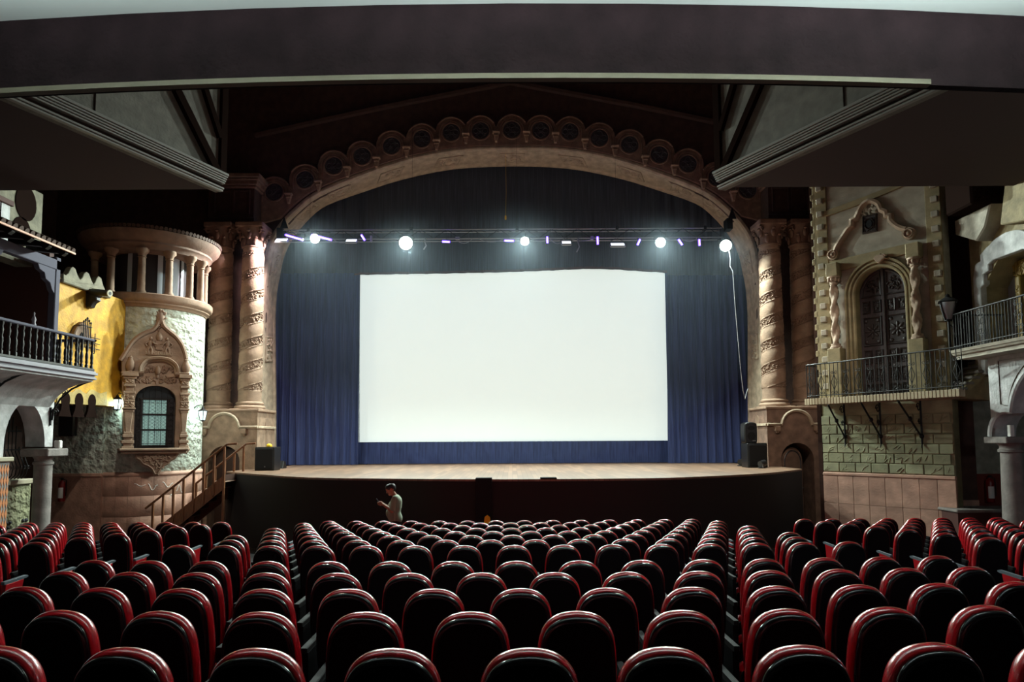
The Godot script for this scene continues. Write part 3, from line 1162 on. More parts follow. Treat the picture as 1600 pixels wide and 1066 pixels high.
func make_stage():
	var front = smooth_line(hp([Vector3(-8.541, 0.696, -20.511), Vector3(-6.984, 0.696, -18.891), Vector3(-5.131, 0.696, -17.174), Vector3(-3.075, 0.696, -16.447), Vector3(-0.011, 0.696, -15.922), Vector3(2.976, 0.696, -16.035), Vector3(4.651, 0.696, -16.684), Vector3(6.757, 0.696, -18.162), Vector3(8.527, 0.696, -20.223)]), 5)
	var s = sh(plan(0))
	var p = front.duplicate()
	p.append_array(p2([front[front.size() - 1].x, 21.7, 8.1, 21.88, 8.1, 27.9, -8.1, 27.9, -8.1, 21.88]))
	p.append(Vector2(front[0].x, 21.88))
	s.slab(p, DECK - 0.05, DECK, 0.008)
	var st = thing("stage", "wide wooden stage platform with a curved black front", "stage")
	obj("deck", s, M.deck, st)
	s = sh(plan(0))
	p = front.duplicate()
	for i in range(front.size() - 1, -1, -1):
		p.append(front[i] + Vector2(0, 0.15))
	s.slab(p, -1.6, DECK - 0.05)
	s.box(Vector3(front[front.size() - 1].x - 0.15, front[front.size() - 1].y, -1.6), Vector3(front[front.size() - 1].x, 21.8, DECK - 0.05))
	s.box(Vector3(front[0].x, front[0].y, -1.6), Vector3(front[0].x + 0.15, 21.8, DECK - 0.05))
	obj("apron", s, M.apron, st)
	for q in [[Vector3(-0.666, 0.696, -15.98), 0.19], [Vector3(0.838, 0.687, -16), 0.19]]:
		s = sh()
		var c: Vector3 = q[0]
		s.box(Vector3(c.x - q[1], -1.5, c.z - 0.13), Vector3(c.x + q[1], DECK + 0.035, c.z + 0.10), 0.01)
		obj("apron_hatch", s, M.black_cloth, st)
	# stage house
	s = sh()
	s.box(Vector3(-12, -1, -28.3), Vector3(12, 14.5, -28))
	struct("wall_stage_rear", s, M.black_cloth)
	s = sh()
	s.box(Vector3(-12.3, -1, -28.3), Vector3(-12, 14.5, -23.7))
	struct("wall_stage_left", s, M.black_cloth)
	s = sh()
	s.box(Vector3(12, -1, -28.3), Vector3(12.3, 14.5, -23.7))
	struct("wall_stage_right", s, M.black_cloth)
	s = sh()
	s.box(Vector3(-12.3, 14.5, -28.3), Vector3(12.3, 14.8, -23.7))
	struct("ceiling", s, M.black_cloth, "black ceiling of the stage house, hidden by drapes")
	# screen
	var t = thing("projection_screen", "large blank white cinema screen at the back of the stage", "screen", Vector3.ZERO)
	s = sh(frame(Vector3(0, 0, -25.8), Vector3.RIGHT))
	s.slab(p2([-5.801, 1.481, -5.882, 8.424, 5.955, 8.361, 5.923, 1.48]), -0.01, 0.0)
	obj("screen_sheet", s, M.screen, t)
	s = sh(frame(Vector3(0, 0, -25.82), Vector3.RIGHT))
	s.mould(p2([-5.801, 1.481, -5.882, 8.424, 5.955, 8.361, 5.923, 1.48]), p2([-0.06, -0.03, -0.05, 0.02, 0.0, 0.02, 0.03, 0.0]), true)
	obj("screen_border", s, M.grey_cloth, t)
	for x in [-5.5, 0.0, 5.5]:
		s = sh()
		s.box(Vector3(x - 0.04, DECK, -25.95), Vector3(x + 0.04, 2.2, -25.83), 0.01)
		obj("support_post", s, M.black_metal, t)
	# drapes
	s = sh()
	drape(s, -5.978, 6.035, func(_x): return 1.524, func(_x): return DECK + 0.02, 25.6, 11, 0.025, 4)
	tag(obj("masking_curtain", s, M.blue), "low dark blue cloth strip along the foot of the screen", "curtain")
	s = sh()
	drape(s, -8.917, -5.668, func(_x): return 8.396, func(_x): return DECK + 0.015, 25.2, 10, 0.07, 7)
	tag(obj("side_curtain", s, M.blue), "dark blue pleated curtain drawn to the left of the screen", "curtain", "blue side curtains")
	s = sh()
	drape(s, 5.739, 8.916, func(_x): return 8.319, func(_x): return DECK + 0.015, 25.2, 10, 0.07, 11)
	tag(obj("side_curtain", s, M.blue), "dark blue pleated curtain drawn to the right of the screen", "curtain", "blue side curtains")
	var top = func(_x): return 14.49
	s = sh()
	var hem = p2([-5.73, 7.717, -2.593, 7.749, 0.022, 7.795, 2.877, 7.901, 3.827, 7.871, 5.798, 7.728])
	var hem_y = func(x: float) -> float:
		for i in hem.size() - 1:
			if x <= hem[i + 1].x:
				return lerpf(hem[i].y, hem[i + 1].y, clampf((x - hem[i].x) / (hem[i + 1].x - hem[i].x), 0, 1))
		return hem[hem.size() - 1].y
	var v = thing("stage_valance", "wide dark grey cloth valance across the top of the screen", "curtain")
	drape(s, hem[0].x - 0.1, hem[5].x + 0.1, top, func(x): return hem_y.call(x) + 0.09, 24.95, 17, 0.03, 3, 16)
	obj("cloth", s, M.grey_cloth, v)
	s = sh()
	drape(s, hem[0].x - 0.1, hem[5].x + 0.1, func(x): return hem_y.call(x) + 0.1, func(x): return hem_y.call(x), 24.94, 17, 0.03, 3, 2)
	obj("hem", s, M.hem, v)
	s = sh()
	drape(s, -9.093, -5.66, top, func(_x): return 7.772, 24.86, 7, 0.06, 21)
	tag(obj("stage_border", s, M.grey_cloth), "dark grey pleated border cloth hanging above the left blue curtain", "curtain", "grey border cloths")
	s = sh()
	drape(s, 5.75, 9.135, top, func(_x): return 7.625, 24.86, 7, 0.06, 23)
	tag(obj("stage_border", s, M.grey_cloth), "dark grey pleated border cloth hanging above the right blue curtain", "curtain", "grey border cloths")
	var fog := FogVolume.new()
	fog.name = "stage_haze"
	fog.shape = RenderingServer.FOG_VOLUME_SHAPE_ELLIPSOID
	fog.size = Vector3(20.0, 15.4, 4.6)
	fog.position = Vector3(0, 8.4, -23.0)
	var fm := FogMaterial.new()
	fm.density = 0.0048
	fm.albedo = Color(0.85, 0.93, 1.0)
	fog.material = fm
	fog.set_meta("kind", "stuff")
	fog.set_meta("label", "thin bluish haze hanging round the stage lamps")
	add_child(fog)
	truss()
	make_lamps()
	stage_props()
	stage_stair()


func truss():
	var d = 22.75
	var t = thing("lighting_truss", "long thin metal lighting truss hung across the stage arch", "truss")
	var xa = -7.985
	var xb = 7.167
	var y1 = 8.746
	var y0 = 8.424
	for q in [[y1, d], [y0, d], [y1, d + 0.3], [y0, d + 0.3]]:
		var s = sh()
		s.tube(PackedVector3Array([Vector3(xa, q[0], -q[1]), Vector3(xb, q[0], -q[1])]), 0.024, 8)
		obj("chord", s, M.steel, t)
	var k = 34
	for i in k:
		var a = lerpf(xa, xb, float(i) / k)
		var b = lerpf(xa, xb, float(i + 1) / k)
		var s = sh()
		s.tube(PackedVector3Array([Vector3(a, y0 if i % 2 == 0 else y1, -d), Vector3(b, y1 if i % 2 == 0 else y0, -d)]), 0.011, 5)
		s.tube(PackedVector3Array([Vector3(a, y1, -d), Vector3(b, y1, -d - 0.3)]), 0.011, 5)
		obj("lattice_bar", s, M.iron, t)
	for x in [-6.9, -3.4, 0.2, 3.6, 6.6]:
		var s = sh()
		s.tube(PackedVector3Array([Vector3(x, y1, -d - 0.15), Vector3(x, 15.5, -d - 0.15)]), 0.004, 5)
		s.box(Vector3(x - 0.05, y1 - 0.05, -d - 0.2), Vector3(x + 0.05, y1 + 0.08, -d + 0.03), 0.01)
		obj("hanger", s, M.iron, t)
	for q in [[Vector3(-7.859, 8.617, -22.7), 1.0], [Vector3(7.422, 8.868, -22.7), -1.0]]:
		var s = sh()
		var c: Vector3 = q[0]
		s.box(c + Vector3(-0.1, -0.18, -0.35), c + Vector3(0.1, 0.2, 0.03), 0.01)
		s.slab(p2([c.x - 0.02, c.y + 0.2, c.x + 0.12, c.y + 0.6, c.x + 0.26, c.y + 0.2]), -22.8, -22.76)
		obj("end_bracket", s, M.black_metal, t)


func make_lamps():
	var n = 0
	for q in [[Vector3(-6.617, 8.388, -22.55), 0.15, "first from the left", 0.9], [Vector3(-3.545, 8.204, -22.5), 0.22, "widest, over the screen's left half", 1.0], [Vector3(0.457, 8.263, -22.55), 0.14, "near the middle of the screen", 1.0], [Vector3(5.015, 8.18, -22.5), 0.16, "over the right edge of the screen", 1.0], [Vector3(7.189, 8.044, -22.45), 0.19, "rightmost, beside the arch", 0.5]]:
		var c: Vector3 = q[0]
		var r: float = q[1]
		var t = thing("flood_lamp", "round white flood lamp blazing on the truss, " + q[2], "stage lamp", c, "white flood lamps on the truss")
		var dir = Vector3(-0.12 * signf(c.x), -0.42, 0.9).normalized()
		var s = sh()
		s.tube(PackedVector3Array([-dir * 0.34, -dir * 0.22, -dir * 0.02]), r * 0.7, 16, r * 1.06)
		obj("can", s, M.black_metal, t)
		s = sh()
		s.tube(PackedVector3Array([-dir * 0.015, dir * 0.005]), r, 20)
		obj("lens", s, M.lamp_white, t)
		s = sh()
		s.tube(PackedVector3Array([Vector3(-r * 1.15, 0, -0.12), Vector3(-r * 1.15, r + 0.06, -0.14), Vector3(r * 1.15, r + 0.06, -0.14), Vector3(r * 1.15, 0, -0.12)]), 0.014, 6)
		s.tube(PackedVector3Array([Vector3(0, r + 0.05, -0.14), Vector3(0, 8.435 - c.y, -22.76 - c.z)]), 0.02, 6)
		obj("yoke", s, M.iron, t)
		var l := SpotLight3D.new()
		l.name = "flood_light"
		l.position = dir * 0.06
		l.basis = Basis.looking_at(Vector3(-0.06 * signf(c.x), -0.715, 0.69))
		l.spot_angle = 78.0
		l.spot_angle_attenuation = 0.6
		l.spot_range = 60.0
		l.spot_attenuation = 2.0
		l.light_size = r
		l.light_color = Color(0.93, 1.0, 0.96)
		l.light_energy = 112.0 * q[3]
		l.shadow_enabled = true
		t.add_child(l)
	# violet tubes: from one end to the other
	for q in [[Vector3(-7.595, 8.511, -22.5), Vector3(-6.948, 8.272, -22.3), "tilted, over the left arch band"], [Vector3(-6.727, 8.521, -22.55), Vector3(-6.015, 8.297, -22.4), "tilted, above the first white lamp"], [Vector3(-5.043, 8.497, -22.5), Vector3(-4.923, 8.31, -22.5), "short and steep, left of the screen"], [Vector3(-2.319, 8.252, -22.5), Vector3(-2.061, 8.24, -22.5), "short and level, right of the brightest lamp"], [Vector3(-0.232, 8.274, -22.5), Vector3(0.09, 8.261, -22.5), "level, at the middle of the truss"], [Vector3(1.21, 8.398, -22.5), Vector3(1.215, 8.178, -22.5), "upright, right of the middle white lamp"], [Vector3(2.9, 8.389, -22.5), Vector3(2.907, 8.125, -22.5), "upright, halfway along the right side"], [Vector3(4.329, 8.293, -22.5), Vector3(4.239, 8.096, -22.5), "leaning left, before the right screen edge"], [Vector3(5.62, 8.286, -22.5), Vector3(5.744, 8.088, -22.5), "leaning right, just past the screen edge"], [Vector3(6.319, 8.283, -22.5), Vector3(6.324, 8.063, -22.5), "upright, last before the right arch"]]:
		var a: Vector3 = q[0]
		var b: Vector3 = q[1]
		var c = (a + b) * 0.5
		var t = thing("violet_tube_lamp", "violet tube lamp on the truss, " + q[2], "tube lamp", c, "violet tube lamps on the truss")
		var s = sh()
		s.tube(PackedVector3Array([a - c + Vector3(0, 0.03, -0.05), b - c + Vector3(0, 0.03, -0.05)]), 0.045, 8)
		s.tube(PackedVector3Array([Vector3(0, 0.03, -0.05), Vector3(0, 8.424 - c.y, -22.76 - c.z)]), 0.014, 5)
		obj("batten", s, M.black_metal, t)
		s = sh()
		s.tube(PackedVector3Array([a - c, b - c]), 0.036, 10)
		obj("tube_glow", s, M.lamp_violet, t)
		s = sh()
		var f = Vector3(0, -0.012, 0.028)
		s.tube(PackedVector3Array([(a - c) * 0.85 + f, (b - c) * 0.85 + f]), 0.018, 8)
		obj("tube_core", s, M.lamp_core, t)
		var l := OmniLight3D.new()
		l.name = "tube_light"
		l.position = Vector3(0, -0.05, 0.1)
		l.light_color = Color(0.55, 0.40, 1.0)
		l.light_energy = 0.08
		l.light_size = 0.08
		l.omni_range = 40.0
		l.omni_attenuation = 2.0
		l.shadow_enabled = true
		t.add_child(l)
	# small square fittings, their faces glowing
	for q in [[Vector3(-7.652, 8.276, -22.3), 0.22, "under the left end of the truss"], [Vector3(-5.375, 8.301, -22.5), 0.20, "left of the screen under the truss"], [Vector3(1.854, 8.197, -22.5), 0.17, "between two upright violet tubes"], [Vector3(3.573, 8.122, -22.5), 0.26, "wider one, right part of the truss"]]:
		var c: Vector3 = q[0]
		var t = thing("flat_panel_lamp", "small pale flat lamp %s" % q[2], "stage lamp", c, "flat lamps on the truss")
		var s = sh(Transform3D(Basis(Vector3.RIGHT, -0.9), Vector3.ZERO))
		s.box(Vector3(-q[1], -0.12, -0.07), Vector3(q[1], 0.12, 0.0), 0.02)
		obj("housing", s, M.steel, t)
		s = sh(Transform3D(Basis(Vector3.RIGHT, -0.9), Vector3.ZERO))
		s.box(Vector3(-q[1] * 0.85, -0.09, 0.0), Vector3(q[1] * 0.85, 0.09, 0.01))
		obj("lamp_face", s, M.lamp_soft, t)
		var fl := SpotLight3D.new()
		fl.name = "panel_light"
		fl.position = Vector3(0, -0.12, 0.12)
		fl.basis = Basis.looking_at(Vector3(-0.75, -0.72, 0.05) if c.x < -7.0 else Vector3(0, -0.7, 0.7))
		fl.spot_angle = 58.0
		fl.spot_angle_attenuation = 0.7
		fl.light_color = Color(1.0, 0.90, 0.93)
		fl.light_energy = 26.0 if c.x < -7.0 else 3.0
		fl.light_size = 0.12
		fl.spot_range = 40.0
		fl.spot_attenuation = 2.0
		fl.shadow_enabled = true
		t.add_child(fl)
		s = sh()
		s.tube(PackedVector3Array([Vector3(-q[1] - 0.02, 0, 0), Vector3(-q[1] - 0.02, 0.1, -0.1), Vector3(0, 8.424 - c.y, -22.76 - c.z), Vector3(q[1] + 0.02, 0.1, -0.1), Vector3(q[1] + 0.02, 0, 0)]), 0.012, 5)
		obj("yoke", s, M.iron, t)
	for q in [[Vector3(-4.754, 8.407, -22.72), 0.035, 0.10, "narrow"], [Vector3(-1.821, 8.413, -22.72), 0.07, 0.04, "flat"], [Vector3(2.743, 8.4, -22.72), 0.05, 0.05, "square"]]:
		var s = sh()
		var c: Vector3 = q[0]
		s.box(c + Vector3(-q[1], -q[2], -0.05), c + Vector3(q[1], q[2] + 0.02, 0.05), 0.01)
		tag(obj("clamp_box", s, M.wire), "tiny pale %s fitting clamped to the truss" % q[3], "fitting")
	# loose cables
	for q in [[[Vector3(-2.931, 8.436, -22.74), Vector3(-2.9, 8.244, -22.5), Vector3(-2.856, 8.112, -22.5), Vector3(-2.942, 7.981, -22.5)], "short pale cable end dangling beside the brightest lamp"], [[Vector3(2.267, 8.409, -22.74), Vector3(2.241, 8.217, -22.5), Vector3(2.282, 8.041, -22.5), Vector3(2.194, 7.867, -22.5)], "short pale cable end dangling right of the middle lamp"]]:
		var s = sh()
		s.tube(PackedVector3Array(q[0]), 0.022, 6)
		tag(obj("cable_end", s, M.wire), q[1], "cable")
	for q in [[521, 553, 6], [712, 740, 8], [748, 790, 6], [860, 884, 9], [890, 932, 5], [1064, 1092, 7]]:
		var s = sh()
		var pts = PackedVector3Array()
		for i in 9:
			var f = i / 8.0
			pts.append(px(lerpf(q[0], q[1], f), 373.0 + q[2] * 4.0 * f * (1 - f)))
		s.tube(pts, 0.012, 5)
		tag(obj("cable_loop", s, M.wire), "thin pale cable sagging from the truss, %s" % {521: "left of the screen", 712: "left of the middle", 748: "next to the middle violet tube", 860: "right of the middle lamp", 890: "in the right half", 1064: "between the two last violet tubes"}[q[0]], "cable")
	var s = sh()
	s.tube(PackedVector3Array([Vector3(7.144, 8.389, -22.76), Vector3(7.218, 8.175, -22.6), Vector3(7.292, 7.891, -22.45), Vector3(7.343, 7.599, -22.5), Vector3(7.325, 7.359, -22.5), Vector3(7.416, 7.184, -22.5), Vector3(7.484, 6.206, -22.6), Vector3(7.552, 4.907, -22.6), Vector3(7.608, 3.94, -22.6), Vector3(7.705, 3.199, -22.7), Vector3(7.759, 2.9, -22.7), Vector3(7.866, 3.163, -22.8), Vector3(7.912, 3.27, -22.8)]), 0.012, 6)
	tag(obj("hanging_cable", s, M.wire), "long thin pale cable hanging from the rightmost lamp beside the arch", "cable")
	s = sh()
	s.tube(PackedVector3Array([Vector3(-0.182, 11.65, -23.35), Vector3(-0.166, 10.245, -23.3), Vector3(-0.192, 9.375, -23.3)]), 0.005, 5)
	s.box(Vector3(-0.192, 9.375, -23.3) + Vector3(-0.03, -0.12, -0.03), Vector3(-0.192, 9.375, -23.3) + Vector3(0.03, 0.02, 0.03), 0.01)
	tag(obj("hook", s, M.caution), "small yellow hook hanging high in the middle of the arch", "hook")


func px(x: float, y: float) -> Vector3:
	# a spot on the line of the truss
	return Vector3((x - 800.0) * 0.02174, 8.424 - (y - 373.0) * 0.0218, -22.73)


func stage_props():
	# loudspeakers
	var t = thing("speaker_cabinet", "plain black speaker cabinet at the left end of the stage", "speaker", Vector3(-7.566, DECK, -21.2))
	var s = sh()
	s.box(Vector3(-0.30, 0, -0.3), Vector3(0.30, 0.72, 0.28), 0.02)
	obj("cabinet", s, M.black_plastic, t)
	s = sh()
	s.box(Vector3(-0.26, 0.05, 0.27), Vector3(0.26, 0.67, 0.295), 0.01)
	obj("grille", s, M.black_cloth, t)
	s = sh()
	s.ball(Vector3(0.02, 0.12, 0.295), Vector3(0.02, 0.02, 0.012), 4, 8)
	obj("badge", s, M.steel, t)
	s = sh()
	s.lathe(p2([0.0, 0.0, 0.075, 0.0, 0.085, 0.02, 0.085, 0.045, 0.065, 0.085, 0.03, 0.10, 0.0, 0.105]), Vector3.ZERO, 16)
	var y = obj("tape_roll", s, M.caution)
	y.position = t.position + Vector3(0.04, 0.72, 0.0)
	tag(y, "small round yellow roll sitting on the left speaker cabinet", "roll")
	t = thing("floor_monitor", "small dark wedge monitor beside the left speaker cabinet", "speaker", Vector3(-7.666, DECK, -22.6))
	s = sh(Transform3D(Basis(Vector3.UP, PI / 2), Vector3(-0.15, 0, 0)))
	s.slab(p2([-0.2, 0, 0.2, 0, 0.1, 0.22, -0.1, 0.25]), 0, 0.32, 0.02)
	obj("case", s, M.black_plastic, t)
	s = sh()
	s.ball(Vector3(0, 0.2, 0.06), Vector3(0.09, 0.05, 0.08), 5, 10)
	obj("handle", s, M.steel, t)
	t = thing("speaker_cabinet", "black bass speaker cabinet at the right end of the stage", "speaker", Vector3(7.585, DECK, -21.5))
	s = sh()
	s.box(Vector3(-0.31, 0, -0.3), Vector3(0.31, 0.76, 0.3), 0.02)
	obj("cabinet", s, M.black_plastic, t)
	s = sh()
	s.box(Vector3(-0.27, 0.05, 0.29), Vector3(0.27, 0.71, 0.315), 0.01)
	obj("grille", s, M.black_cloth, t)
	var b = t.position
	t = thing("loudspeaker", "rounded black loudspeaker standing on the right bass cabinet", "speaker", b + Vector3(-0.14, 0.76, 0))
	s = sh()
	s.slab(smooth_line(p2([-0.17, 0, -0.2, 0.1, -0.2, 0.5, -0.16, 0.62, 0.0, 0.65, 0.16, 0.62, 0.2, 0.5, 0.2, 0.1, 0.17, 0]), 3), -0.2, 0.2, 0.05)
	obj("case", s, M.black_plastic, t)
	s = sh()
	s.tube(PackedVector3Array([Vector3(0, 0.22, 0.19), Vector3(0, 0.22, 0.215)]), 0.13, 20)
	obj("woofer", s, M.black_cloth, t)
	s = sh()
	s.slab(arc(Vector2(0, 0.47), 0.12, 0, 340, 17, 0.07), 0.19, 0.215, 0.01)
	obj("horn", s, M.black_cloth, t)
	s = sh()
	s.box(Vector3(0.03, 0.06, 0.19), Vector3(0.13, 0.085, 0.21), 0.004)
	obj("badge", s, M.steel, t)
	for q in [[7.498, 22.5, 0.13, "left of the right bass cabinet"], [7.586, 20.9, 0.13, "in front of the right bass cabinet"]]:
		t = thing("floor_lamp_can", "small black floor spotlight %s" % q[3], "stage lamp", Vector3(q[0], DECK, -q[1]), "small floor spotlights")
		s = sh()
		s.box(Vector3(-0.1, 0, -0.08), Vector3(0.1, 0.03, 0.08), 0.01)
		obj("base", s, M.black_metal, t)
		s = sh()
		s.tube(PackedVector3Array([Vector3(-0.06, 0.12, 0.05), Vector3(0.12, 0.16, -0.05)]), q[2] * 0.75, 14)
		obj("can", s, M.black_plastic, t)
		s = sh()
		s.tube(PackedVector3Array([Vector3(0.0, 0.02, 0.12), Vector3(0.0, 0.14, 0.12)]), 0.012, 6)
		s.tube(PackedVector3Array([Vector3(0.0, 0.02, -0.12), Vector3(0.0, 0.14, -0.12)]), 0.012, 6)
		obj("yoke", s, M.steel, t)
	# a yellow caution sign leaning at the foot of the stage
	var fy = -RAKE * 15.75
	t = thing("caution_sign", "small yellow folding floor sign at the foot of the stage", "sign", Vector3(-0.6, fy, -15.75))
	s = sh(Transform3D(Basis(Vector3.RIGHT, 0.12), Vector3(0, 0, -0.1)))
	s.slab(p2([-0.14, 0, 0.14, 0, 0.08, 0.97, 0.02, 1.02, -0.04, 0.97]), 0, 0.02)
	obj("front_board", s, M.caution, t)
	s = sh(Transform3D(Basis(Vector3.RIGHT, -0.2), Vector3(0, 0, 0.1)))
	s.slab(p2([-0.14, 0, 0.14, 0, 0.08, 0.96, 0.02, 1.0, -0.04, 0.96]), -0.02, 0)
	obj("rear_board", s, M.caution, t)


func stage_stair():
	# wooden steps rising from the stalls to the left end of the stage
	var t = thing("stage_stair", "brown wooden stair with two handrails up to the left end of the stage", "stair")
	var top = Vector3(-8.49, DECK, -20.3)
	var n = 9
	var rise = 0.207
	var run = 0.235
	var x1 = -8.05
	for i in n:
		var y = DECK - rise * (i + 1)
		var xr = x1 - run * i
		var d0 = 19.15
		var s = sh()
		s.box(Vector3(xr - run - 0.06, y - 0.035, -d0 - 1.25), Vector3(xr, y, -d0), 0.006)
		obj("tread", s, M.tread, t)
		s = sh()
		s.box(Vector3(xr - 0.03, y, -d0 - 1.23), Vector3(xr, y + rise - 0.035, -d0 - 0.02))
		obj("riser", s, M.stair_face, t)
	for d in [19.12, 20.42]:
		var s = sh(frame(Vector3(0, 0, -d), Vector3.RIGHT))
		var xe = x1 - run * n
		var ye = DECK - rise * n
		s.slab(p2([x1 + 0.05, DECK - 0.02, x1 + 0.05, DECK - 0.4, xe + 0.1, ye - 0.25, xe - 0.1, ye - 0.2, xe - 0.1, ye + 0.05]), -0.02, 0.03)
		obj("stringer", s, M.stair_wood, t)
	for k in 2:
		var d = 19.08 if k == 0 else 20.45
		var a = Vector3(x1 + 0.1, DECK + 0.82, -d)
		var b = Vector3(x1 - run * n, DECK - rise * n + 0.92, -d)
		var s = sh()
		s.tube(PackedVector3Array([a + Vector3(0.28, 0.02, 0), a, b]), 0.032, 8)
		obj("handrail", s, M.stair_wood, t)
		for i in 8:
			var f = (i + 0.25) / 8.0
			var c = a.lerp(b, f)
			var yb = DECK - rise * n * f - 0.3 if i > 0 else -1.3
			s = sh()
			s.box(Vector3(c.x - 0.028, yb, c.z - 0.028), Vector3(c.x + 0.028, c.y, c.z + 0.028), 0.006)
			obj("baluster", s, M.stair_wood, t)


# ------------------------------------------------------------------ left side: balcony, yellow wall, round tower
func stack(s: Shape, x: float, list: Array, z: float):
	# boxes piled up: [bottom, top, half width, depth]
	for b in list:
		s.box(Vector3(x - b[2], b[0], z - 0.02), Vector3(x + b[2], b[1], z + b[3]), 0.012)


func make_left():
	var t = frame(Vector3(-10.85, 0, 0), Vector3.FORWARD)
	arcade_wall(t)
	left_balcony(t)
	yellow_wall(t)
	tower()
	tower_window()
	for q in [[-10.80, -18.97, "left of the carved tower window", Vector3(0.02, 0, 1)], [-9.50, -20.3, "right of the carved tower window", Vector3(1, 0, 0.25)]]:
		var y: float = 2.643 if q[0] < -10 else 2.379
		lantern(Vector3(q[0], y, q[1]), q[3], "lit iron wall lantern with white glass, " + q[2], true, 0.30)


func arcade_wall(t: Transform3D):
	var s = sh(t)
	var p = p2([8, -1.6, 14.6, -1.6, 14.6, 1.5])
	p.append_array(arc(Vector2(15.24, 1.5), 0.64, 180, 0, 16, 1.0))
	p.append_array(p2([16.15, 1.5, 16.15, 3.4, 8, 3.4]))
	s.slab(p, -0.45, 0.0)
	var w = struct("wall_left", s, M.white_wall, "white plaster wall with an arch under the left balcony")
	s = sh(t)
	s.slab(p2([8, 5.75, 16.15, 5.75, 16.15, 7.6, 8, 7.6]), -0.9, -0.5)
	w = struct("wall_left_upper", s, M.upper_wall, "pale upper wall above the left eave")
	for q in [[Vector2(15.58, 7.178), 0.34, 0.42], [Vector2(15.482, 6.476), 0.30, 0.34]]:
		s = sh(t)
		var c: Vector2 = q[0]
		s.slab(arc(c, q[1], 0, 345, 20, q[2]), -0.52, -0.48)
		obj("dark_oval", s, M.dark_matte, w)  # flat dark oval set on the wall face
	s = sh(t)
	for r in [14.923, 14.664]:
		s.box(Vector3(r - 0.18, 6.0, -0.52), Vector3(r + 0.14, 6.95, -0.46), 0.01)
	obj("shutter", s, M.white_wall, w)
	s = sh(t)
	s.box(Vector3(14.556, 6.93, -0.52), Vector3(15.095, 7.05, -0.40), 0.01)
	obj("lintel", s, M.maroon, w)
	# wall and rail course deep inside the passage
	s = sh(t)
	s.box(Vector3(8, -1.6, -2.2), Vector3(19.5, 5.2, -2.0))
	struct("wall_left_passage", s, M.stair_face, "dark brown wall deep inside the left arch")
	s = sh(t)
	s.box(Vector3(10, 2.9, -2.0), Vector3(16.1, 3.05, 0.0))
	struct("ceiling", s, M.facade, "low ceiling of the passage behind the left arch")
	s = sh(t)
	s.mould(arc(Vector2(15.9, 1.35), 0.78, 180, 0, 14, 1.0), p2([-0.05, -2.0, 0.0, -1.9, 0.1, -1.9, 0.12, -2.0]))
	struct("trim_2", s, M.mural, "pale arch line deep in the left passage")
	# column
	var c = thing("arcade_column", "pale stone column under the left balcony carrying the white arch", "column", Vector3(-10.82, -1.14, -15.82))
	s = sh()
	s.lathe(p2([0.0, 0.0, 0.24, 0.0, 0.24, 0.12, 0.2, 0.16, 0.185, 0.2, 0.185, 2.22, 0.21, 2.24, 0.21, 2.29, 0.18, 2.31, 0.18, 2.36, 0.22, 2.42, 0.0, 2.42]), Vector3.ZERO, 24)
	obj("shaft", s, M.grey_stone, c)
	s = sh()
	s.box(Vector3(-0.30, 2.42, -0.36), Vector3(0.34, 2.60, 0.36), 0.02)
	obj("capital", s, M.grey_stone, c)
	s = sh()
	s.box(Vector3(-0.07, 0, -0.06), Vector3(0.07, 0.19, 0.06), 0.02)
	var b = obj("white_box", s, M.paper)
	b.position = Vector3(-10.60, 1.46, -15.98)
	tag(b, "small white box standing on the left column's capital", "box")
	# tiled pier at the picture's edge
	s = sh(t)
	s.box(Vector3(14.2, -1.3, -0.1), Vector3(14.72, 1.20, 0.06), 0.01)
	var pier = struct("wall_left_pier", s, M.grey_stone, "orange tiled pier at the left edge")
	for i in 6:
		for j in 10:
			s = sh(t)
			var cx = 14.24 + (i + 0.5) * 0.078
			var cy = -1.2 + (j + 0.5) * 0.235
			s.slab(PackedVector2Array([Vector2(cx - 0.038, cy), Vector2(cx, cy - 0.115), Vector2(cx + 0.038, cy), Vector2(cx, cy + 0.115)]), 0.05, 0.07, 0.004)
			obj("tile", s, M.tile_orange, pier)
	s = sh(t)
	s.box(Vector3(14.15, 1.20, -0.45), Vector3(14.78, 1.30, 0.12), 0.02)
	obj("ledge", s, M.strip, pier)
	# low wall with rubble facing across the arch
	s = sh(t)
	s.box(Vector3(14.5, -1.5, -0.75), Vector3(16.2, 0.66, -0.5))
	var low = struct("wall_left_low", s, M.rubble_wall, "low wall with a jagged edge of dark rubble stones inside the left arch")
	s = sh(t)
	s.box(Vector3(14.5, 0.64, -0.85), Vector3(16.2, 0.76, -0.42), 0.02)
	obj("coping", s, M.strip, low)
	var g := RandomNumberGenerator.new()
	g.seed = 4
	for j in 11:
		for i in 15:
			var x = 14.62 + i * 0.105 + (0.05 if j % 2 else 0.0)
			var y = -1.25 + j * 0.105
			if x > 16.1 or y > -0.32 + 0.32 * sin((x - 14.7) * 10.5) - 0.1 * sin((x - 14.7) * 4.0):
				continue
			s = sh(t * Transform3D(Basis(Vector3.BACK, g.randf_range(-0.3, 0.3)), Vector3(x, y, -0.5)))
			s.ball(Vector3.ZERO, Vector3(g.randf_range(0.045, 0.06), g.randf_range(0.038, 0.05), 0.05), 4, 7)
			obj("stone", s, M.rubble, low)
	# iron grille standing on the low wall
	var gr = thing("arch_grille", "dark bellied iron grille filling the left arch", "grille")
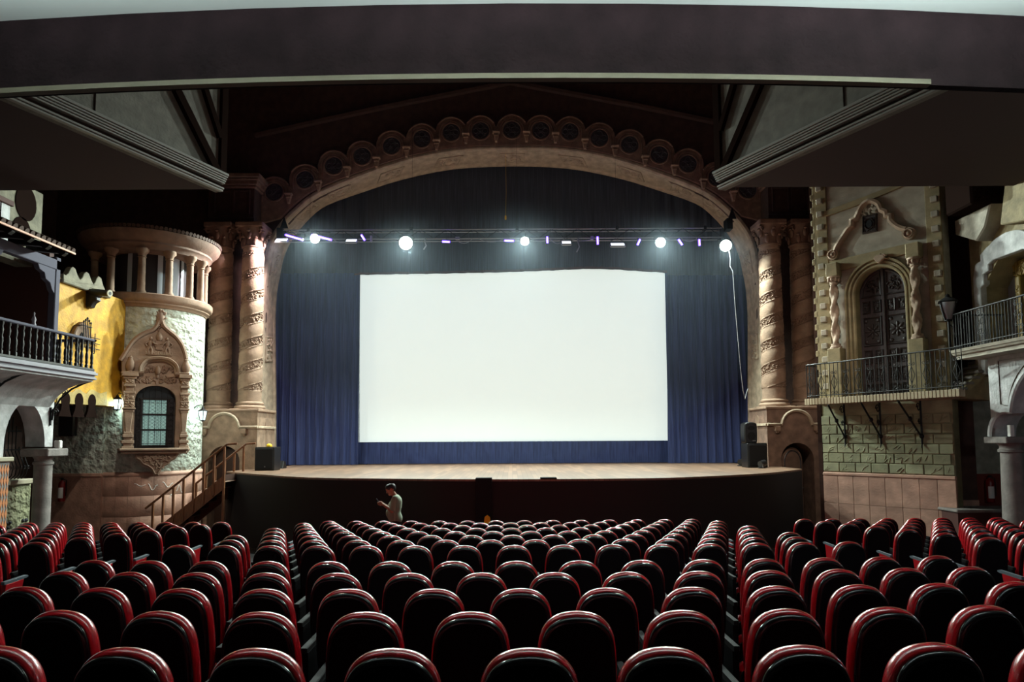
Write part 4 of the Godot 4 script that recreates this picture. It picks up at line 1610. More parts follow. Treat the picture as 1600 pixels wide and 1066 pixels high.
	for i in 13:
		s = sh(t)
		var x = 14.66 + i * 0.115
		var top = 1.5 + 0.95 * sqrt(maxf(0.05, 1.0 - pow((x - 15.24) / 0.66, 2.0)))
		if x > 15.88:
			top = 1.5
		s.tube(PackedVector3Array([Vector3(x, 0.76, -0.62), Vector3(x, 0.85, -0.52), Vector3(x, 1.05, -0.48), Vector3(x, 1.25, -0.56), Vector3(x, 1.4, -0.62), Vector3(x, top, -0.62)]), 0.012, 5)
		obj("bar", s, M.iron, gr)
		s = sh(t)
		scroll(s, Vector2(x + 0.055, 1.02), 0.05, 0.0, 1.2, -0.50, 0.007)
		obj("scroll", s, M.iron, gr)
	for y in [1.42, 1.85]:
		s = sh(t)
		s.box(Vector3(14.6, y, -0.64), Vector3(15.95, y + 0.035, -0.60))
		obj("rail", s, M.iron, gr)


func left_balcony(t: Transform3D):
	var e = 16.0
	# stepped floor slab over a hollow cove
	var s = sh(Transform3D(Basis(Vector3.RIGHT, Vector3.UP, Vector3.BACK), Vector3(-10.85, 0, 0)))
	s.slab(p2([0.0, 2.42, 0.05, 2.5, 0.18, 2.68, 0.40, 2.86, 0.65, 2.96, 0.98, 3.02, 0.98, 3.06, -0.6, 3.06, -0.6, 2.42]), -e, -8.0)
	struct("wall_left_cove", s, M.white_wall, "white hollow cove that carries the left balcony")
	var b = thing("left_balcony", "long wooden balcony with dark turned balusters on the left wall", "balcony")
	s = sh(Transform3D(Basis(Vector3.RIGHT, Vector3.UP, Vector3.BACK), Vector3(-10.85, 0, 0)))
	s.slab(p2([-0.6, 3.06, 0.99, 3.06, 1.05, 3.07, 1.05, 3.11, 1.01, 3.12, 1.01, 3.16, 1.08, 3.17, 1.08, 3.22, 1.03, 3.23, 1.03, 3.26, -0.6, 3.26]), -e - 0.03, -8.0)
	obj("floor_edge", s, M.grey_trim, b)
	s = sh(t)
	s.box(Vector3(8, 3.26, 0.93), Vector3(e - 0.02, 3.32, 1.03), 0.01)
	obj("bottom_rail", s, M.dark_wood, b)
	s = sh(t)
	s.box(Vector3(8, 3.96, 0.92), Vector3(e, 4.02, 1.04), 0.015)
	s.box(Vector3(e - 0.1, 3.96, 0.02), Vector3(e, 4.02, 1.04), 0.015)
	obj("handrail", s, M.frame_grey, b)
	s = sh()
	s.lathe(p2([0.0, 0.0, 0.036, 0.0, 0.036, 0.07, 0.02, 0.09, 0.034, 0.13, 0.026, 0.18, 0.036, 0.25, 0.030, 0.33, 0.018, 0.36, 0.028, 0.40, 0.036, 0.48, 0.022, 0.55, 0.034, 0.58, 0.036, 0.64, 0.0, 0.64]), Vector3.ZERO, 9)
	var bal = s.commit()
	for i in 26:
		var o = obj("baluster", bal, M.dark_wood, b)
		o.position = Vector3(-9.87, 3.32, -(e - 0.07 - i * 0.19))
	for i in 3:
		var o = obj("baluster", bal, M.dark_wood, b)
		o.position = Vector3(-10.2 - i * 0.25, 3.32, -e + 0.05)
	s = sh(t)
	s.lathe(p2([0.05, 4.02, 0.03, 4.08, 0.045, 4.14, 0.015, 4.22, 0.02, 4.27, 0.0, 4.31]), Vector3(13.947, 0, 0.98), 10)
	obj("finial", s, M.grey_trim, b)
	# iron brackets below
	for d in [16.02, 13.9]:
		s = sh(t)
		s.tube(PackedVector3Array([Vector3(d, 2.12, 0.05), Vector3(d, 2.35, 0.07), Vector3(d, 2.62, 0.22), Vector3(d, 2.85, 0.48), Vector3(d, 2.99, 0.78), Vector3(d, 3.04, 0.95)]), 0.022, 6)
		s.box(Vector3(d - 0.02, 2.0, -0.02), Vector3(d + 0.02, 2.42, 0.03))
		s.t = t * Transform3D(Basis(Vector3.UP, -PI / 2), Vector3(d, 0, 0))
		scroll(s, Vector2(0.1, 2.32), 0.09, 0, 1.3, 0, 0.011)
		scroll(s, Vector2(0.30, 2.80), 0.09, 0, 1.3, 0, 0.011)
		scroll(s, Vector2(0.62, 2.98), 0.07, 0, 1.3, 0, 0.011)
		obj("bracket", s, M.iron, b)
	# open loggia behind it
	s = sh(t)
	s.box(Vector3(8, 3.26, -2.0), Vector3(16.0, 6.2, -1.9))
	var lw = struct("wall_left_loggia", s, M.maroon, "dark wall at the back of the left balcony")
	s = sh(t)
	s.box(Vector3(15.9, 3.26, -1.9), Vector3(16.05, 6.2, -0.1))
	obj("end_wall", s, M.maroon, lw)
	s = sh(t)
	s.box(Vector3(13.4, 3.26, -1.9), Vector3(14.3, 5.2, -1.84), 0.01)
	obj("door_leaf", s, M.stair_face, lw)
	var fr = thing("loggia_frame", "grey wooden posts and bracketed lintel over the left balcony", "frame")
	for d in [16.02, 13.62]:
		s = sh(t)
		s.box(Vector3(d - 0.10, 3.27, -0.12), Vector3(d + 0.06, 6.0, 0.06), 0.015)
		obj("post", s, M.frame_grey, fr)
		for k in [-1.0, 1.0]:
			if d > 16 and k > 0:
				continue
			s = sh(t)
			var c: float = d + k * 0.06 - (0.02 if k > 0 else 0.02)
			s.slab(PackedVector2Array([Vector2(c, 5.70), Vector2(c + k * 0.62, 5.70), Vector2(c + k * 0.55, 5.58), Vector2(c + k * 0.38, 5.53), Vector2(c + k * 0.34, 5.40), Vector2(c + k * 0.18, 5.34), Vector2(c + k * 0.10, 5.18), Vector2(c, 5.1)]), -0.08, 0.04, 0.01)
			obj("corbel_bracket", s, M.frame_grey, fr)
	s = sh(t)
	s.box(Vector3(8, 5.69, -0.12), Vector3(16.08, 5.93, 0.06), 0.015)
	obj("lintel", s, M.frame_grey, fr)
	# tiled eave
	var r = thing("tiled_eave", "narrow dark tiled eave with rafter ends over the left balcony", "roof")
	var sl = Transform3D(Basis(Vector3.RIGHT, Vector3.UP, Vector3.BACK), Vector3(-10.85, 0, 0))
	s = sh(sl)
	s.slab(p2([0.85, 5.90, 0.85, 5.94, -0.48, 6.49, -0.48, 6.43]), -15.3, -8.0)
	obj("boarding", s, M.dark_wood, r)
	s = sh(sl)
	s.slab(p2([0.845, 5.885, 0.875, 5.885, 0.875, 5.925, 0.845, 5.925]), -15.35, -8.0)
	obj("fascia", s, M.tile_orange, r)
	for i in 12:
		s = sh(sl)
		var d = -15.15 + i * 0.55
		s.slab(p2([-0.1, 5.93, 0.62, 5.86, 0.72, 5.80, 0.80, 5.86, 0.80, 5.91, -0.1, 6.2]), d - 0.05, d + 0.05)
		obj("rafter", s, M.dark_wood, r)
	for i in 44:
		s = sh()
		var d = 15.27 - i * 0.165
		s.tube(PackedVector3Array([Vector3(-9.98, 5.955, -d), Vector3(-10.5, 6.18, -d), Vector3(-11.25, 6.49, -d)]), 0.065, 7)
		obj("tile", s, M.roof_tile, r)


func yellow_wall(t: Transform3D):
	# lower stucco, set back a little
	var s = sh(t)
	s.box(Vector3(18.9, 0.70, -2.0), Vector3(19.3, 2.7, -0.45))
	struct("wall_left_stucco", s, M.stucco, "rough stucco wall in shade between the left column and the tower")
	s = sh(t)
	s.box(Vector3(18.88, -1.6, -2.0), Vector3(19.3, 0.66, -0.45))
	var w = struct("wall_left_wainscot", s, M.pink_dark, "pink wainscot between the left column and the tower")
	s = sh(t)
	s.box(Vector3(18.84, 0.65, -2.0), Vector3(19.3, 0.74, -0.45), 0.015)
	obj("cap_moulding", s, M.pink, w)
	s = sh(t)
	s.box(Vector3(16.12, 2.56, -0.45), Vector3(19.0, 5.55, 0.0))
	var y = struct("wall_left_yellow", s, M.yellow, "bright yellow wall panel between the left balcony and the tower")
	# cream band with scallops along its foot
	s = sh(t)
	var p = p2([16.221, 2.527, 16.206, 2.747, 16.427, 2.917, 16.573, 2.849, 16.781, 2.824, 16.911, 2.921, 17.061, 2.923, 17.193, 2.86, 17.325, 2.828, 17.475, 2.945, 17.609, 2.955, 17.776, 2.899, 17.944, 2.877, 18.196, 2.945, 18.221, 2.569])
	s.slab(p, -0.02, 0.022, 0.006)
	obj("scalloped_band", s, M.yellow_pale, y)
	for x in [103.0, 124.0, 144.2]:
		s = sh(t)
		var c: Vector2 = Vector2(16.517, 2.643) if x < 110 else (Vector2(17.032, 2.648) if x < 130 else Vector2(17.558, 2.653))
		s.slab(arc(c + Vector2(0, -0.02), 0.165, -35, 215, 14, 0.2) + PackedVector2Array([c + Vector2(-0.16, -0.26), c + Vector2(-0.24, -0.42), c + Vector2(0.24, -0.42), c + Vector2(0.16, -0.26)]), -0.03, 0.03)
		obj("keyhole_shade", s, M.dark_matte, y)  # flat dark plate stands in for shade under the little arch
	# crenels along the top
	s = sh(t)
	p = p2([16.231, 5.474, 16.219, 5.66, 16.314, 5.651, 16.405, 5.721, 16.491, 5.87, 16.561, 5.92, 16.649, 5.894, 16.746, 5.756, 16.853, 5.66, 16.949, 5.74, 17.018, 5.871, 17.102, 5.928, 17.199, 5.899, 17.301, 5.757, 17.401, 5.671, 17.477, 5.747, 17.55, 5.883, 17.613, 5.935, 17.715, 5.905, 17.81, 5.739, 17.89, 5.653, 17.893, 5.602])
	s.slab(p, -0.10, 0.04, 0.015)
	obj("crenel", s, M.upper_wall, y)
	s = sh(t)
	s.box(Vector3(16.15, 5.44, -0.05), Vector3(18.1, 5.54, 0.09), 0.02)
	obj("string_moulding", s, M.upper_wall, y)
	# wooden spout
	var sp = thing("wooden_spout", "dark round wooden spout sticking out of the yellow wall", "spout")
	var a = Vector3(-10.962, 5.454, -17.25)
	a.x = -10.95
	var e = Vector3(-10.214, 5.368, -17.1)
	s = sh()
	s.tube(PackedVector3Array([a, e]), 0.085, 12)
	obj("pipe", s, M.dark_wood, sp)
	s = sh()
	var dir = (e - a).normalized()
	s.tube(PackedVector3Array([e - dir * 0.01, e + dir * 0.02]), 0.09, 12)
	obj("rim", s, M.strip, sp)
	s = sh()
	s.tube(PackedVector3Array([e + dir * 0.015, e + dir * 0.025]), 0.045, 10)
	obj("bore", s, M.black_metal, sp)
	s = sh()
	s.t = Transform3D(Basis(Vector3.RIGHT, Vector3.UP, Vector3.BACK), a)
	s.slab(p2([0.05, -0.02, 0.42, -0.02, 0.44, -0.12, 0.36, -0.16, 0.38, -0.24, 0.28, -0.30, 0.22, -0.42, 0.12, -0.44, 0.05, -0.3]), -0.09, 0.09, 0.03)
	obj("carved_bracket", s, M.dark_wood, sp)
	# small window cage above the handrail
	var g = thing("window_cage", "dark little gabled window cage on the yellow wall above the handrail", "window cage")
	s = sh(t)
	p = p2([16.597, 4.062, 16.607, 4.285, 16.696, 4.427, 16.814, 4.542, 16.936, 4.612, 17.069, 4.553, 17.158, 4.404, 17.253, 4.155])
	s.slab(p, 0.0, 0.13, 0.03)
	obj("hood", s, M.carving, g)
	s = sh(t)
	s.slab(p2([16.794, 4.09, 16.782, 4.264, 16.852, 4.339, 16.932, 4.287, 16.944, 4.111]), 0.12, 0.14)
	obj("opening", s, M.black_cloth, g)
	for i in 5:
		s = sh(t)
		var x = lerpf(16.817, 17.099, i / 4.0)
		s.tube(PackedVector3Array([Vector3(x, 3.95, 0.2), Vector3(x, 4.68 - 0.05 * absf(i - 2), 0.2)]), 0.014, 5)
		s.ball(Vector3(x, 4.70 - 0.05 * absf(i - 2), 0.2), Vector3(0.025, 0.035, 0.025), 4, 6)
		obj("bar", s, M.iron, g)
	s = sh(t)
	for yy in [4.1, 4.5]:
		s.tube(PackedVector3Array([Vector3(16.767, yy, 0.0), Vector3(16.767, yy, 0.2), Vector3(17.151, yy, 0.2), Vector3(17.151, yy, 0.0)]), 0.012, 5)
	obj("cage_rail", s, M.iron, g)
	s = sh(t)
	var c = Vector2(17.529, 4.145)
	for k in 3:
		s.tube(PackedVector3Array([Vector3(c.x - 0.22, c.y - 0.14 + k * 0.14, 0.05), Vector3(c.x + 0.22, c.y - 0.14 + k * 0.14, 0.05)]), 0.012, 5)
	s.tube(PackedVector3Array([Vector3(c.x, c.y - 0.26, 0.05), Vector3(c.x, c.y + 0.26, 0.05)]), 0.012, 5)
	s.tube(PackedVector3Array([Vector3(c.x, c.y - 0.26, 0.05), Vector3(c.x, c.y - 0.26, -0.01)]), 0.012, 5)
	tag(obj("iron_cross", s, M.iron), "small iron cross bars on the yellow wall beside the balcony's end", "ironwork")
	# loudspeaker, extinguisher
	var k = thing("wall_speaker", "tall black loudspeaker on the stucco wall right of the left column", "speaker", Vector3(-12.188, 1.759, -18.9))
	k.rotation.y = 0.25
	s = sh()
	s.box(Vector3(-0.22, 0, 0.04), Vector3(0.16, 0.82, 0.32), 0.03)
	obj("cabinet", s, M.black_plastic, k)
	s = sh()
	s.box(Vector3(-0.19, 0.04, 0.31), Vector3(0.13, 0.78, 0.335), 0.01)
	obj("grille", s, M.black_cloth, k)
	s = sh()
	s.tube(PackedVector3Array([Vector3(0, 0.1, -0.1), Vector3(0, 0.0, 0.0), Vector3(0, -0.03, 0.16), Vector3(0, 0.05, 0.2)]), 0.02, 6)
	obj("wall_bracket", s, M.steel, k)
	extinguisher(Vector3(-12.309, 0.242, -18.88), 0.1, "red fire extinguisher on the pink wainscot right of the left column")


func extinguisher(at: Vector3, turn: float, label: String):
	var t = thing("fire_extinguisher", label, "extinguisher", at)
	t.rotation.y = turn
	var s = sh()
	s.lathe(p2([0.0, -0.25, 0.085, -0.25, 0.09, -0.22, 0.09, 0.22, 0.07, 0.28, 0.03, 0.31, 0.03, 0.34, 0.0, 0.34]), Vector3(0, 0, 0.11), 18)
	obj("cylinder", s, M.ext_red, t)
	s = sh()
	s.lathe(p2([0.0915, -0.16, 0.0925, -0.155, 0.0925, 0.12, 0.0915, 0.125]), Vector3(0, 0, 0.11), 10, 0.75, 2.4)
	obj("label_sheet", s, M.paper, t)
	s = sh()
	s.box(Vector3(-0.03, 0.33, 0.08), Vector3(0.03, 0.37, 0.14), 0.005)
	s.box(Vector3(-0.015, 0.37, 0.08), Vector3(0.015, 0.385, 0.24), 0.003)
	s.tube(PackedVector3Array([Vector3(0.03, 0.35, 0.11), Vector3(0.11, 0.32, 0.11), Vector3(0.12, 0.1, 0.12), Vector3(0.11, -0.1, 0.13)]), 0.012, 6)
	obj("valve", s, M.black_metal, t)
	s = sh()
	s.box(Vector3(-0.05, 0.1, -0.02), Vector3(0.05, 0.16, 0.03))
	obj("wall_hook", s, M.black_metal, t)


func lantern(at: Vector3, out: Vector3, label: String, lit: bool, h: float):
	var t = thing("wall_lantern", label, "lantern", at, "iron wall lanterns")
	t.basis = Basis.looking_at(-out.normalized())
	var z = 0.34
	var k = h / 0.3
	var s = sh()
	s.tube(PackedVector3Array([Vector3(0, 0.15, -0.02), Vector3(0, 0.28, 0.12), Vector3(0, 0.30, z - 0.05), Vector3(0, 0.24 * k, z)]), 0.012, 6)
	s.t = Transform3D(Basis(Vector3.UP, -PI / 2), Vector3.ZERO)
	scroll(s, Vector2(0.09, 0.2), 0.07, 0, 1.3, 0.0, 0.009)
	s.t = Transform3D.IDENTITY
	s.box(Vector3(-0.03, 0.05, -0.03), Vector3(0.03, 0.25, 0.01), 0.004)
	obj("bracket", s, M.iron, t)
	s = sh()
	var r0 = 0.065 * k
	var r1 = 0.115 * k
	s.lathe(p2([0.0, -0.152 * k, r0, -0.15 * k, r1, 0.11 * k, 0.0, 0.115 * k]), Vector3(0, 0, z), 4, PI / 4, TAU + PI / 4)
	obj("lantern_glass", s, M.lantern_glass if lit else M.lantern_off, t)
	s = sh()
	for i in 4:
		var a = PI / 4 + i * PI / 2
		var d = Vector3(cos(a), 0, sin(a))
		s.tube(PackedVector3Array([Vector3(0, -0.17 * k, z) + d * r0 * 1.08, Vector3(0, 0.12 * k, z) + d * r1 * 1.06]), 0.011, 5)
	s.lathe(p2([0.0, -0.21 * k, 0.02, -0.19 * k, r0 * 1.15, -0.165 * k, r0 * 1.1, -0.15 * k]), Vector3(0, 0, z), 4, PI / 4, TAU + PI / 4)
	s.lathe(p2([r1 * 1.05, 0.105 * k, r1 * 1.25, 0.115 * k, 0.04, 0.19 * k, 0.035, 0.22 * k, 0.015, 0.25 * k, 0.0, 0.27 * k]), Vector3(0, 0, z), 4, PI / 4, TAU + PI / 4)
	obj("lantern_frame", s, M.iron, t)
	if lit:
		var l := OmniLight3D.new()
		l.name = "lantern_light"
		l.position = Vector3(0, -0.01, z)
		l.light_size = 0.05
		l.light_color = Color(0.86, 1.0, 0.97)
		l.light_energy = 0.7
		l.omni_range = 30.0
		l.omni_attenuation = 2.0
		l.shadow_enabled = true
		t.add_child(l)


func tower():
	var c = Vector3(-11.0, 0, -20.5)
	var s = sh()
	s.lathe(p2([1.545, 0.70, 1.55, 0.71, 1.55, 5.46]), c, 72)
	var w = struct("wall_tower", s, M.stucco, "round tower wall of rough pale stucco")
	# pink wainscot of curved slabs
	s = sh()
	s.lathe(p2([1.56, -1.6, 1.56, 0.66]), c, 48)
	obj("wainscot_core", s, M.carving, w)
	for j in 4:
		for i in 14:
			var a0 = deg_to_rad(-28.0 + i * 11.5 + 0.12)
			var a1 = deg_to_rad(-28.0 + (i + 1) * 11.5 - 0.12)
			var y0 = -1.6 + j * 0.567 + 0.004
			var y1 = -1.6 + (j + 1) * 0.567 - 0.004
			s = sh()
			s.lathe(p2([1.56, y0, 1.578, y0, 1.582, y0 + 0.005, 1.582, y1 - 0.005, 1.578, y1, 1.56, y1]), c, 4, a0, a1)
			obj("panel", s, M.pink if (i + j) % 3 else M.pink_dark, w)
	s = sh()
	s.lathe(p2([1.56, 0.64, 1.60, 0.65, 1.615, 0.68, 1.61, 0.71, 1.58, 0.75, 1.55, 0.76]), c, 72)
	obj("wainscot_cap", s, M.pink, w)
	# white flaking marks on the slabs
	s = sh()
	for q in [[70.0, 0.42, 10.0, 0.05], [58.0, 0.35, 9.0, 0.16], [45.0, 0.40, 11.0, 0.13], [30.0, 0.28, 7.0, 0.2], [37.0, 0.05, 5.0, 0.14]]:
		var pts = PackedVector3Array()
		for i in 14:
			var f = i / 13.0
			var a = deg_to_rad(q[0] - q[2] * f)
			pts.append(c + Vector3(cos(a) * 1.582, q[1] + q[3] * sin(f * 7.0 + q[0]) * 0.5 - 0.05 * f, sin(a) * 1.582))
		s.tube(pts, 0.010, 4)
	obj("flaking_paint", s, M.paper, w)
	# ledge, arcade of little columns, cornice
	s = sh()
	s.lathe(p2([1.55, 5.40, 1.58, 5.41, 1.60, 5.46, 1.66, 5.50, 1.66, 5.54, 1.72, 5.58, 1.75, 5.64, 1.75, 5.76, 1.72, 5.79, 0.9, 5.79]), c, 72)
	obj("ledge", s, M.plaster, w)
	s = sh()
	s.lathe(p2([0.98, 5.78, 0.98, 7.3]), c, 40)
	obj("inner_drum", s, M.dark_drum, w)
	for q in [[95.0, 4.0], [48.0, 4.0], [22.0, 9.0], [4.0, 4.0]]:
		s = sh()
		s.lathe(p2([0.99, 5.80, 1.0, 5.81, 1.0, 7.25]), c, 6, deg_to_rad(q[0] - q[1]), deg_to_rad(q[0] + q[1]))
		obj("pale_strip", s, M.pale_cloth, w)
	for a in [136.0, 104.0, 70.8, 43.8, 18.7, -2.0, -30.0]:
		var o = thing("little_column", "small pale column on the round tower's ledge, %s" % {136.0: "hidden behind the yellow wall", 104.0: "leftmost of those in view", 70.8: "second from the left", 43.8: "third, above the carved finial", 18.7: "fourth from the left", -2.0: "last before the twisted columns", -30.0: "turned away at the back"}[a], "column", c + Vector3(cos(deg_to_rad(a)) * 1.5, 5.79, sin(deg_to_rad(a)) * 1.5), "small columns of the round tower")
		s = sh()
		s.lathe(p2([0.0, 0.0, 0.14, 0.0, 0.14, 0.05, 0.115, 0.09, 0.105, 0.12, 0.095, 1.05, 0.0, 1.05]), Vector3.ZERO, 16)
		obj("shaft", s, M.plaster, o)
		s = sh()
		s.lathe(p2([0.095, 1.03, 0.12, 1.05, 0.10, 1.08, 0.12, 1.15, 0.18, 1.22, 0.18, 1.30, 0.0, 1.30]), Vector3.ZERO, 16)
		obj("capital", s, M.plaster, o)
	s = sh()
	s.lathe(p2([0.9, 7.07, 1.60, 7.07, 1.63, 7.16, 1.70, 7.22, 1.70, 7.28, 1.80, 7.36, 1.90, 7.46, 1.94, 7.56, 1.90, 7.60]), c, 72)
	obj("cornice", s, M.plaster_dark, w)  # darker plaster tone put in where little light reaches the cornice
	s = sh()
	s.lathe(p2([1.93, 7.58, 1.5, 7.72, 0.0, 8.1]), c, 48)
	var roof = obj("roof", s, M.roof_tile, w)
	for i in 56:
		var a = deg_to_rad(-40.0 + i * 3.4)
		s = sh()
		var d = Vector3(cos(a), 0, sin(a))
		s.tube(PackedVector3Array([c + d * 1.96 + Vector3(0, 7.62, 0), c + d * 1.3 + Vector3(0, 7.82, 0)]), 0.055, 7, 0.04)
		obj("tile", s, M.roof_tile, roof)


func tower_window():
	var t = frame(Vector3(-10.09, 0, -19.246), Vector3(0.835, 0, -0.55))
	var w = thing("tower_window", "carved plaster window with an ogee gable on the round tower", "window")
	var z = 0.25
	var s = sh(t)
	# field with a real opening up from the sill
	var op = PackedVector2Array()
	var oc = Vector2(-0.003, 2.765)
	var ow = 0.5 * ((0.523) - (-0.501))
	var ob = 1.481
	var p = p2([-0.746, 1.403, -0.84, 3.356, -0.872, 3.871, -0.758, 4.119, -0.627, 4.359, -0.507, 4.511, -0.385, 4.61, -0.261, 4.684, -0.135, 4.739, -0.042, 4.847, 0.018, 4.971, 0.099, 4.969, 0.151, 4.855, 0.285, 4.738, 0.369, 4.671, 0.464, 4.578, 0.54, 4.482, 0.601, 4.376, 0.664, 4.196, 0.703, 3.995, 0.752, 3.427, 0.793, 1.383])
	p.reverse()
	op.append(Vector2(oc.x - ow, p[p.size() - 1].y))
	op.append_array(arc(oc, ow, 180, 0, 18, 0.40))
	op.append(Vector2(oc.x + ow, p[p.size() - 1].y))
	op.reverse()
	var body = p.duplicate()
	body.append_array(PackedVector2Array([Vector2(oc.x - ow, p[p.size() - 1].y)]))
	body = p.duplicate()
	op.reverse()
	body.append_array(op)
	s.slab(body, -0.45, z)
	obj("field", s, M.window_stone, w)
	# gable moulding, ending in a carved finial
	s = sh(t)
	s.mould(smooth_line(p2([-0.904, 3.822, -0.775, 4.077, -0.645, 4.334, -0.511, 4.495, -0.389, 4.595, -0.265, 4.668, -0.14, 4.732, -0.048, 4.849, 0.012, 5.017]), 3), p2([-0.05, z - 0.05, -0.05, z + 0.07, 0.0, z + 0.10, 0.05, z + 0.07, 0.05, z - 0.1]))
	s.mould(smooth_line(p2([0.076, 5.023, 0.146, 4.847, 0.28, 4.722, 0.363, 4.655, 0.458, 4.571, 0.533, 4.476, 0.603, 4.37, 0.674, 4.191, 0.731, 3.955]), 3), p2([-0.05, z - 0.1, -0.05, z + 0.07, 0.0, z + 0.10, 0.05, z + 0.07, 0.05, z - 0.05]))
	obj("gable_moulding", s, M.carving, w)
	s = sh(t)
	var f = Vector2(0.042, 5.075)
	s.ball(Vector3(f.x, f.y, z + 0.02), Vector3(0.11, 0.20, 0.09), 7, 10)
	s.ball(Vector3(f.x, f.y + 0.17, z + 0.02), Vector3(0.07, 0.09, 0.06), 6, 8)
	foliage(s, f + Vector2(0, -0.02), 0.24, 0.42, z + 0.05, 26, 0.06, 5)
	foliage(s, f + Vector2(0, -0.24), 0.12, 0.2, z + 0.03, 10, 0.05, 6)
	obj("finial", s, M.carving, w)
	# crest: two small figures beside a vase, over a lettered plaque
	s = sh(t)
	for q in [[Vector2(-0.199, 4.313), 1.0], [Vector2(0.242, 4.326), -1.0]]:
		var c: Vector2 = q[0]
		var k: float = q[1]
		s.ball(Vector3(c.x + 0.02 * k, c.y + 0.16, z + 0.05), Vector3(0.05, 0.055, 0.05), 6, 8)
		s.ball(Vector3(c.x, c.y + 0.03, z + 0.03), Vector3(0.065, 0.11, 0.05), 6, 8)
		s.tube(PackedVector3Array([Vector3(c.x, c.y - 0.04, z + 0.03), Vector3(c.x - 0.04 * k, c.y - 0.16, z + 0.03), Vector3(c.x - 0.05 * k, c.y - 0.27, z + 0.03)]), 0.035, 7, 0.022)
		s.tube(PackedVector3Array([Vector3(c.x, c.y - 0.04, z + 0.03), Vector3(c.x + 0.05 * k, c.y - 0.15, z + 0.04), Vector3(c.x + 0.04 * k, c.y - 0.27, z + 0.03)]), 0.035, 7, 0.022)
		s.tube(PackedVector3Array([Vector3(c.x + 0.03 * k, c.y + 0.09, z + 0.05), Vector3(c.x + 0.11 * k, c.y + 0.02, z + 0.07), Vector3(c.x + 0.19 * k, c.y + 0.0, z + 0.05)]), 0.022, 6)
		s.tube(PackedVector3Array([Vector3(c.x - 0.03 * k, c.y + 0.09, z + 0.04), Vector3(c.x - 0.12 * k, c.y + 0.01, z + 0.05), Vector3(c.x - 0.09 * k, c.y - 0.05, z + 0.05)]), 0.022, 6)
	var v = Vector2(0.028, 4.474)
	s.lathe(p2([0.0, -0.06, 0.05, -0.05, 0.09, 0.02, 0.09, 0.08, 0.05, 0.17, 0.0, 0.24]), Vector3(v.x, v.y, z + 0.02), 10)
	s.box(Vector3(v.x - 0.11, v.y - 0.22, z - 0.02), Vector3(v.x + 0.11, v.y - 0.05, z + 0.05), 0.01)
	s.box(Vector3(v.x - 0.09, v.y - 0.31, z - 0.02), Vector3(v.x + 0.09, v.y - 0.2, z + 0.04), 0.01)
	obj("crest_figures", s, M.carving, w)
	s = sh(t)
	var pl = Vector2(0.04, 4.076)
	s.box(Vector3(pl.x - 0.33, pl.y - 0.065, z - 0.02), Vector3(pl.x + 0.33, pl.y + 0.065, z + 0.035), 0.008)
	var plaque = obj("plaque", s, M.carving, w)
	var tm := TextMesh.new()
	tm.text = "EVPODERSO"
	tm.font_size = 16
	tm.pixel_size = 0.0068
	tm.depth = 0.014
	var fnt := SystemFont.new()
	fnt.font_names = PackedStringArray(["Droid Serif"])
	fnt.font_weight = 700
	tm.font = fnt
	var le = obj("lettering", tm, M.cream, plaque)
	le.transform = t * Transform3D(Basis.IDENTITY, Vector3(pl.x, pl.y, z + 0.04))
	# entablature that arches up in the middle
	s = sh(t)
	var ar = smooth_line(p2([-0.386, 3.514, -0.383, 3.657, -0.316, 3.785, -0.209, 3.872, 0.013, 3.912, 0.239, 3.889, 0.388, 3.807, 0.473, 3.684, 0.495, 3.521]), 3)
	var pf = p2([-0.07, z - 0.02, -0.06, z + 0.06, -0.02, z + 0.08, 0.0, z + 0.15, 0.05, z + 0.17, 0.07, z + 0.12, 0.07, z - 0.02])
	s.mould(ar, pf)
	s.mould(p2([-0.877, 3.438, -0.339, 3.49]), pf)
	s.mould(p2([0.446, 3.491, 0.81, 3.49]), pf)
	obj("arched_entablature", s, M.window_stone, w)
	s = sh(t)
	foliage(s, Vector2(-0.199, 3.606), 0.34, 0.18, z, 22, 0.065, 11)
	foliage(s, Vector2(0.265, 3.621), 0.34, 0.18, z, 22, 0.065, 12)
	foliage(s, Vector2(-0.253, 3.326), 0.52, 0.16, z, 26, 0.065, 13)
	foliage(s, Vector2(0.242, 3.329), 0.46, 0.16, z, 24, 0.065, 14)
	obj("leaf_carving", s, M.carving, w)
	s = sh(t)
	var hd = Vector2(0.014, 3.588)
	s.ball(Vector3(hd.x, hd.y, z + 0.05), Vector3(0.075, 0.13, 0.08), 7, 10)
	s.ball(Vector3(hd.x, hd.y - 0.16, z + 0.02), Vector3(0.05, 0.08, 0.04), 5, 8)
	obj("mask", s, M.carving, w)
	# baluster pilasters
	for q in [[-0.663, 1.0], [0.721, 0.84]]:
		s = sh(t)
		var k: float = q[1]
		var yy = func(px_: float) -> float: return lerpf(3.479, 1.393, (px_ - 585.0) / 117.0)
		var l = []
		for b in [[584, 590, 0.20, 0.17], [590, 594, 0.16, 0.12], [594, 602, 0.115, 0.10], [602, 606, 0.14, 0.12], [606, 613, 0.10, 0.07], [613, 617, 0.15, 0.12], [617, 626, 0.12, 0.09], [626, 629, 0.14, 0.11], [629, 638, 0.13, 0.10], [638, 641, 0.16, 0.13], [641, 645, 0.13, 0.10], [675, 679, 0.10, 0.10], [679, 684, 0.13, 0.14], [684, 688, 0.10, 0.10], [688, 693, 0.15, 0.15], [693, 697, 0.11, 0.11], [697, 702, 0.15, 0.15]]:
			l.append([yy.call(b[1]), yy.call(b[0]), b[2] * k, b[3]])
		stack(s, q[0], l, z)
		s.slab(PackedVector2Array([Vector2(q[0] - 0.11 * k, yy.call(644)), Vector2(q[0] + 0.11 * k, yy.call(644)), Vector2(q[0] + 0.06 * k, yy.call(676)), Vector2(q[0] - 0.06 * k, yy.call(676))]), z - 0.02, z + 0.09, 0.03)
